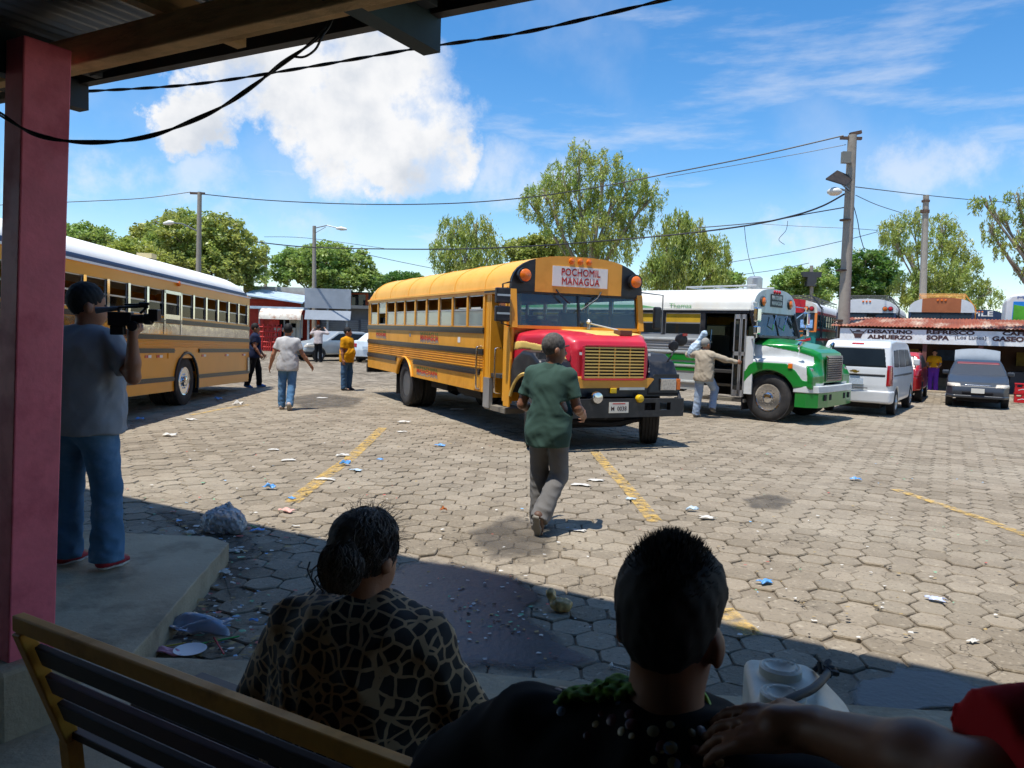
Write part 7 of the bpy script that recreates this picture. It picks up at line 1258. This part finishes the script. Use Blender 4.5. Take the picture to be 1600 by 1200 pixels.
crumple('plastic_bag', 'pink and white plastic scrap below the blue bag heap', 262, 1021, .2, .03, M('scrap_pink', '#c08aa0', .5, var=.3, vs=20), 'bag', aspect=.4)
crumple('plastic_bag', 'bluish plastic scrap at the foot of the bench post', 205, 1016, .16, .03, plum, 'bag')
o = MB().lathe([(.005, .002), (.06, .002), (.08, .014), (.083, .014), (.062, .006), (.005, .006)], (0, 0, 0), (0, 0, 1), 30).build('foam_plate', M('foam_white', '#d6d6d8', .6, var=.04), None, smooth=40); o.location = G(297, 1018, .02); tag(o, 'round white foam plate lying beside the straws', 'plate')
def stick(name, label, a, b, r, mat, z=.012):
    p, q = G(*a, z), G(*b, z); o = MB().tube([(0, 0, 0), q-p], r, 8).build(name, mat, None, smooth=60); o.location = p; tag(o, label, 'straw'); return o
stick('drinking_straw', 'yellow straw above the foam plate', (225, 1015), (300, 1003), .0045, M('straw_yellow', '#b9a83a', .5)); stick('drinking_straw', 'long green straw beside the foam plate', (303, 1008), (374, 994), .0045, M('straw_green', '#3aa34a', .5)); stick('drinking_straw', 'short red straw crossing the green one', (334, 996), (350, 1022), .0045, M('straw_red', '#b0343a', .5), .02); stick('drinking_straw', 'thin red straw leaning at the kerb', (268, 960), (305, 942), .004, M('straw_red')); stick('drinking_straw', 'bright green straw by the clear rubbish bag', (392, 821), (405, 826), .005, M('straw_green'))
sp0, sp1 = G(955, 1041, .012), G(1000, 1053, .012); d_ = sp1-sp0; o = MB().tube([(0, 0, 0), d_*.65, d_], [.004, .004, .006], 6).build('plastic_spoon', whiteb_, None); MB().lathe([(.002, -.012), (.018, 0), (.002, .012)], (0, 0, .004), (d_.x, d_.y, 0), 10).build('spoon_bowl', whiteb_, o); o.location = sp0; tag(o, 'white plastic spoon on the pavers left of the seated man', 'spoon')
items = [('blue_bag', 'bright blue plastic bag lying on the yellow line end', 421, 764, .15, .07, blueb, 'bag'), ('paper_scrap', 'white paper with red edge left of the blue bag on the yellow line', 535, 712, .2, .03, whiteb_, 'paper'), ('blue_bag', 'blue bag scrap standing on the middle of the yellow line', 540, 727, .14, .08, blueb, 'bag'), ('blue_bag', 'pale blue bag scrap just right of the yellow line', 557, 735, .16, .02, M('bag_pale_blue'), 'bag'), ('paper_scrap', 'flat white paper on the yellow line above the seated woman', 508, 749, .24, .02, whiteb_, 'paper'), ('paper_scrap', 'white paper scrap with a bent corner right of the walking man', 451, 719, .2, .015, whiteb_, 'paper'), ('paper_scrap', 'white paper scrap farther left of the yellow line', 428, 703, .16, .02, whiteb_, 'paper'),
 ('paper_scrap', 'white crumpled napkin in mid yard between walker and Pochomil bus', 632, 660, .24, .04, whiteb_, 'paper'), ('paper_scrap', 'small white scrap just below the napkin in mid yard', 628, 675, .18, .02, whiteb_, 'paper'), ('blue_bag', 'small pale blue bag in front of the Pochomil bus door', 689, 697, .17, .04, blueb, 'bag'), ('blue_bag', 'little blue scrap right of the yellow line', 594, 719, .1, .03, blueb, 'bag'), ('blue_bag', 'turquoise scrap above the seated woman at left', 456, 780, .09, .03, blueb, 'bag'), ('paper_scrap', 'pinkish crumpled wrapper above the seated woman', 448, 800, .16, .04, M('scrap_pale_red', '#d8a99e', .6), 'paper'),
 ('food_scrap', 'orange peel lump on the pavers right of the seated woman', 693, 799, .07, .05, orangeb, 'scrap'), ('paper_scrap', 'white paper by the polo man\'s right knee', 908, 758, .22, .02, whiteb_, 'paper'), ('paper_scrap', 'thin white paper strip beyond the polo man', 932, 751, .2, .02, whiteb_, 'paper'), ('blue_bag', 'pale blue bag on the second yellow line', 985, 781, .11, .03, M('bag_pale_blue'), 'bag'), ('blue_bag', 'light bag with red tip above the seated man\'s head', 1081, 798, .13, .05, M('bag_pale_blue'), 'bag'), ('paper_scrap', 'white wrapper with red tip behind the seated man\'s head', 1104, 810, .17, .03, whiteb_, 'paper'), ('blue_bag', 'blue bag lying alone in the middle right of the yard', 1337, 750, .15, .04, blueb, 'bag'), ('blue_bag', 'blue printed bag on the pavers right of the seated man', 1196, 911, .13, .03, blueb, 'bag'), ('plastic_bag', 'pale lilac bag on the sunny pavers at right', 1462, 938, .13, .03, M('bag_lilac_pale', '#bcc6e6', .4), 'bag'), ('paper_scrap', 'small white scrap on the pavers near the right edge', 1520, 1003, .085, .02, whiteb_, 'paper'),
 ('paper_scrap', 'white scrap at the polo man\'s shoe', 905, 829, .13, .01, whiteb_, 'paper'), ('paper_scrap', 'white scrap on the ground below the left bus wheel', 298, 656, .26, .03, whiteb_, 'paper'), ('paper_scrap', 'star-shaped white scrap in front of the left bus', 265, 681, .24, .05, whiteb_, 'paper'), ('blue_bag', 'blue bag in the shadow of the left bus tail', 340, 624, .26, .06, blueb, 'bag'), ('paper_scrap', 'tall white scrap beside the left bus shadow', 372, 634, .22, .12, whiteb_, 'paper'), ('paper_scrap', 'white cup lid by the clear rubbish bag', 296, 834, .12, .03, whiteb_, 'paper'), ('plastic_bag', 'white bag scrap with red straw by the kerb', 345, 898, .13, .04, whiteb_, 'bag'), ('paper_scrap', 'white and red wrapper below the rubbish bag', 368, 863, .11, .03, whiteb_, 'paper'), ('blue_bag', 'flat blue wrapper right of the rubbish bag', 402, 829, .12, .02, blueb, 'bag'), ('blue_bag', 'small blue scrap on shaded pavers left of the seated woman', 397, 970, .06, .015, blueb, 'bag'), ('blue_bag', 'blue scrap by the cameraman under the left bus', 218, 656, .16, .05, blueb, 'bag'), ('food_scrap', 'small orange rind in the wet patch at right', 1527, 1098, .05, .02, orangeb, 'scrap'), ('paper_scrap', 'long white scrap near the yellow man\'s feet', 503, 622, .3, .02, whiteb_, 'paper'), ('paper_scrap', 'white scrap in the shadow under the Pochomil bus', 714, 640, .3, .03, whiteb_, 'paper')]
for i, (nm, lb, px, py, w, h, m, ct) in enumerate(items): crumple(nm, lb, px, py, w, h, m, ct, seed=i+1, aspect=.55)
# countless bottle tops and shreds
V, Fc, MI = [], [], []; cols = [M('bit_white', '#cfcdc6', .7), M('bit_green', '#6fae86', .6), M('bit_red', '#b8574a', .6), M('bit_tan', '#a08a5e', .8), M('bit_blue', '#7fb2d8', .6), M('bit_dark', '#3b342c', .9)]
for i in range(1350):
    px, py = (rs.uniform(20, 1590), rs.uniform(600, 1000)) if i > 620 else ((rs.gauss(760, 70), rs.gauss(960, 45)) if i < 100 else ((rs.gauss(310, 70), rs.gauss(900, 90)) if i < 330 else ((rs.uniform(200, 420), rs.uniform(930, 1026)) if i < 480 else (rs.gauss(330, 60), rs.gauss(835, 22)))))
    if py > 1150 or py < 560: continue
    p = G(px, py, .012)
    if p.y < 7 and in_poly(p.x, p.y, plat): continue
    n = rs.choice((4, 5, 6)); r_ = rs.uniform(.006, .016)*(1+.04*p.y)*(1 if not 330 < i < 620 else rs.uniform(.8, 2.2)); a0 = rs.uniform(0, 6); o = len(V); sq = rs.uniform(.4, 1)
    V += [(p.x+r_*math.cos(a0+6.283*q/n), p.y+r_*sq*math.sin(a0+6.283*q/n), .012+rs.uniform(0, .008)) for q in range(n)]; Fc.append(tuple(range(o, o+n))); MI.append(rs.choices(range(6), (3, 1.2, .9, 6, .8, 6) if i > 330 else (5, 2, .5, 2, 1, 1))[0])
me = bpy.data.meshes.new('litter'); me.from_pydata(V, [], Fc); [me.materials.append(c) for c in cols]; me.polygons.foreach_set('material_index', MI); o = link('litter', me); tag(o, 'scattered bottle tops and tiny shreds over the pavers', kind='stuff')
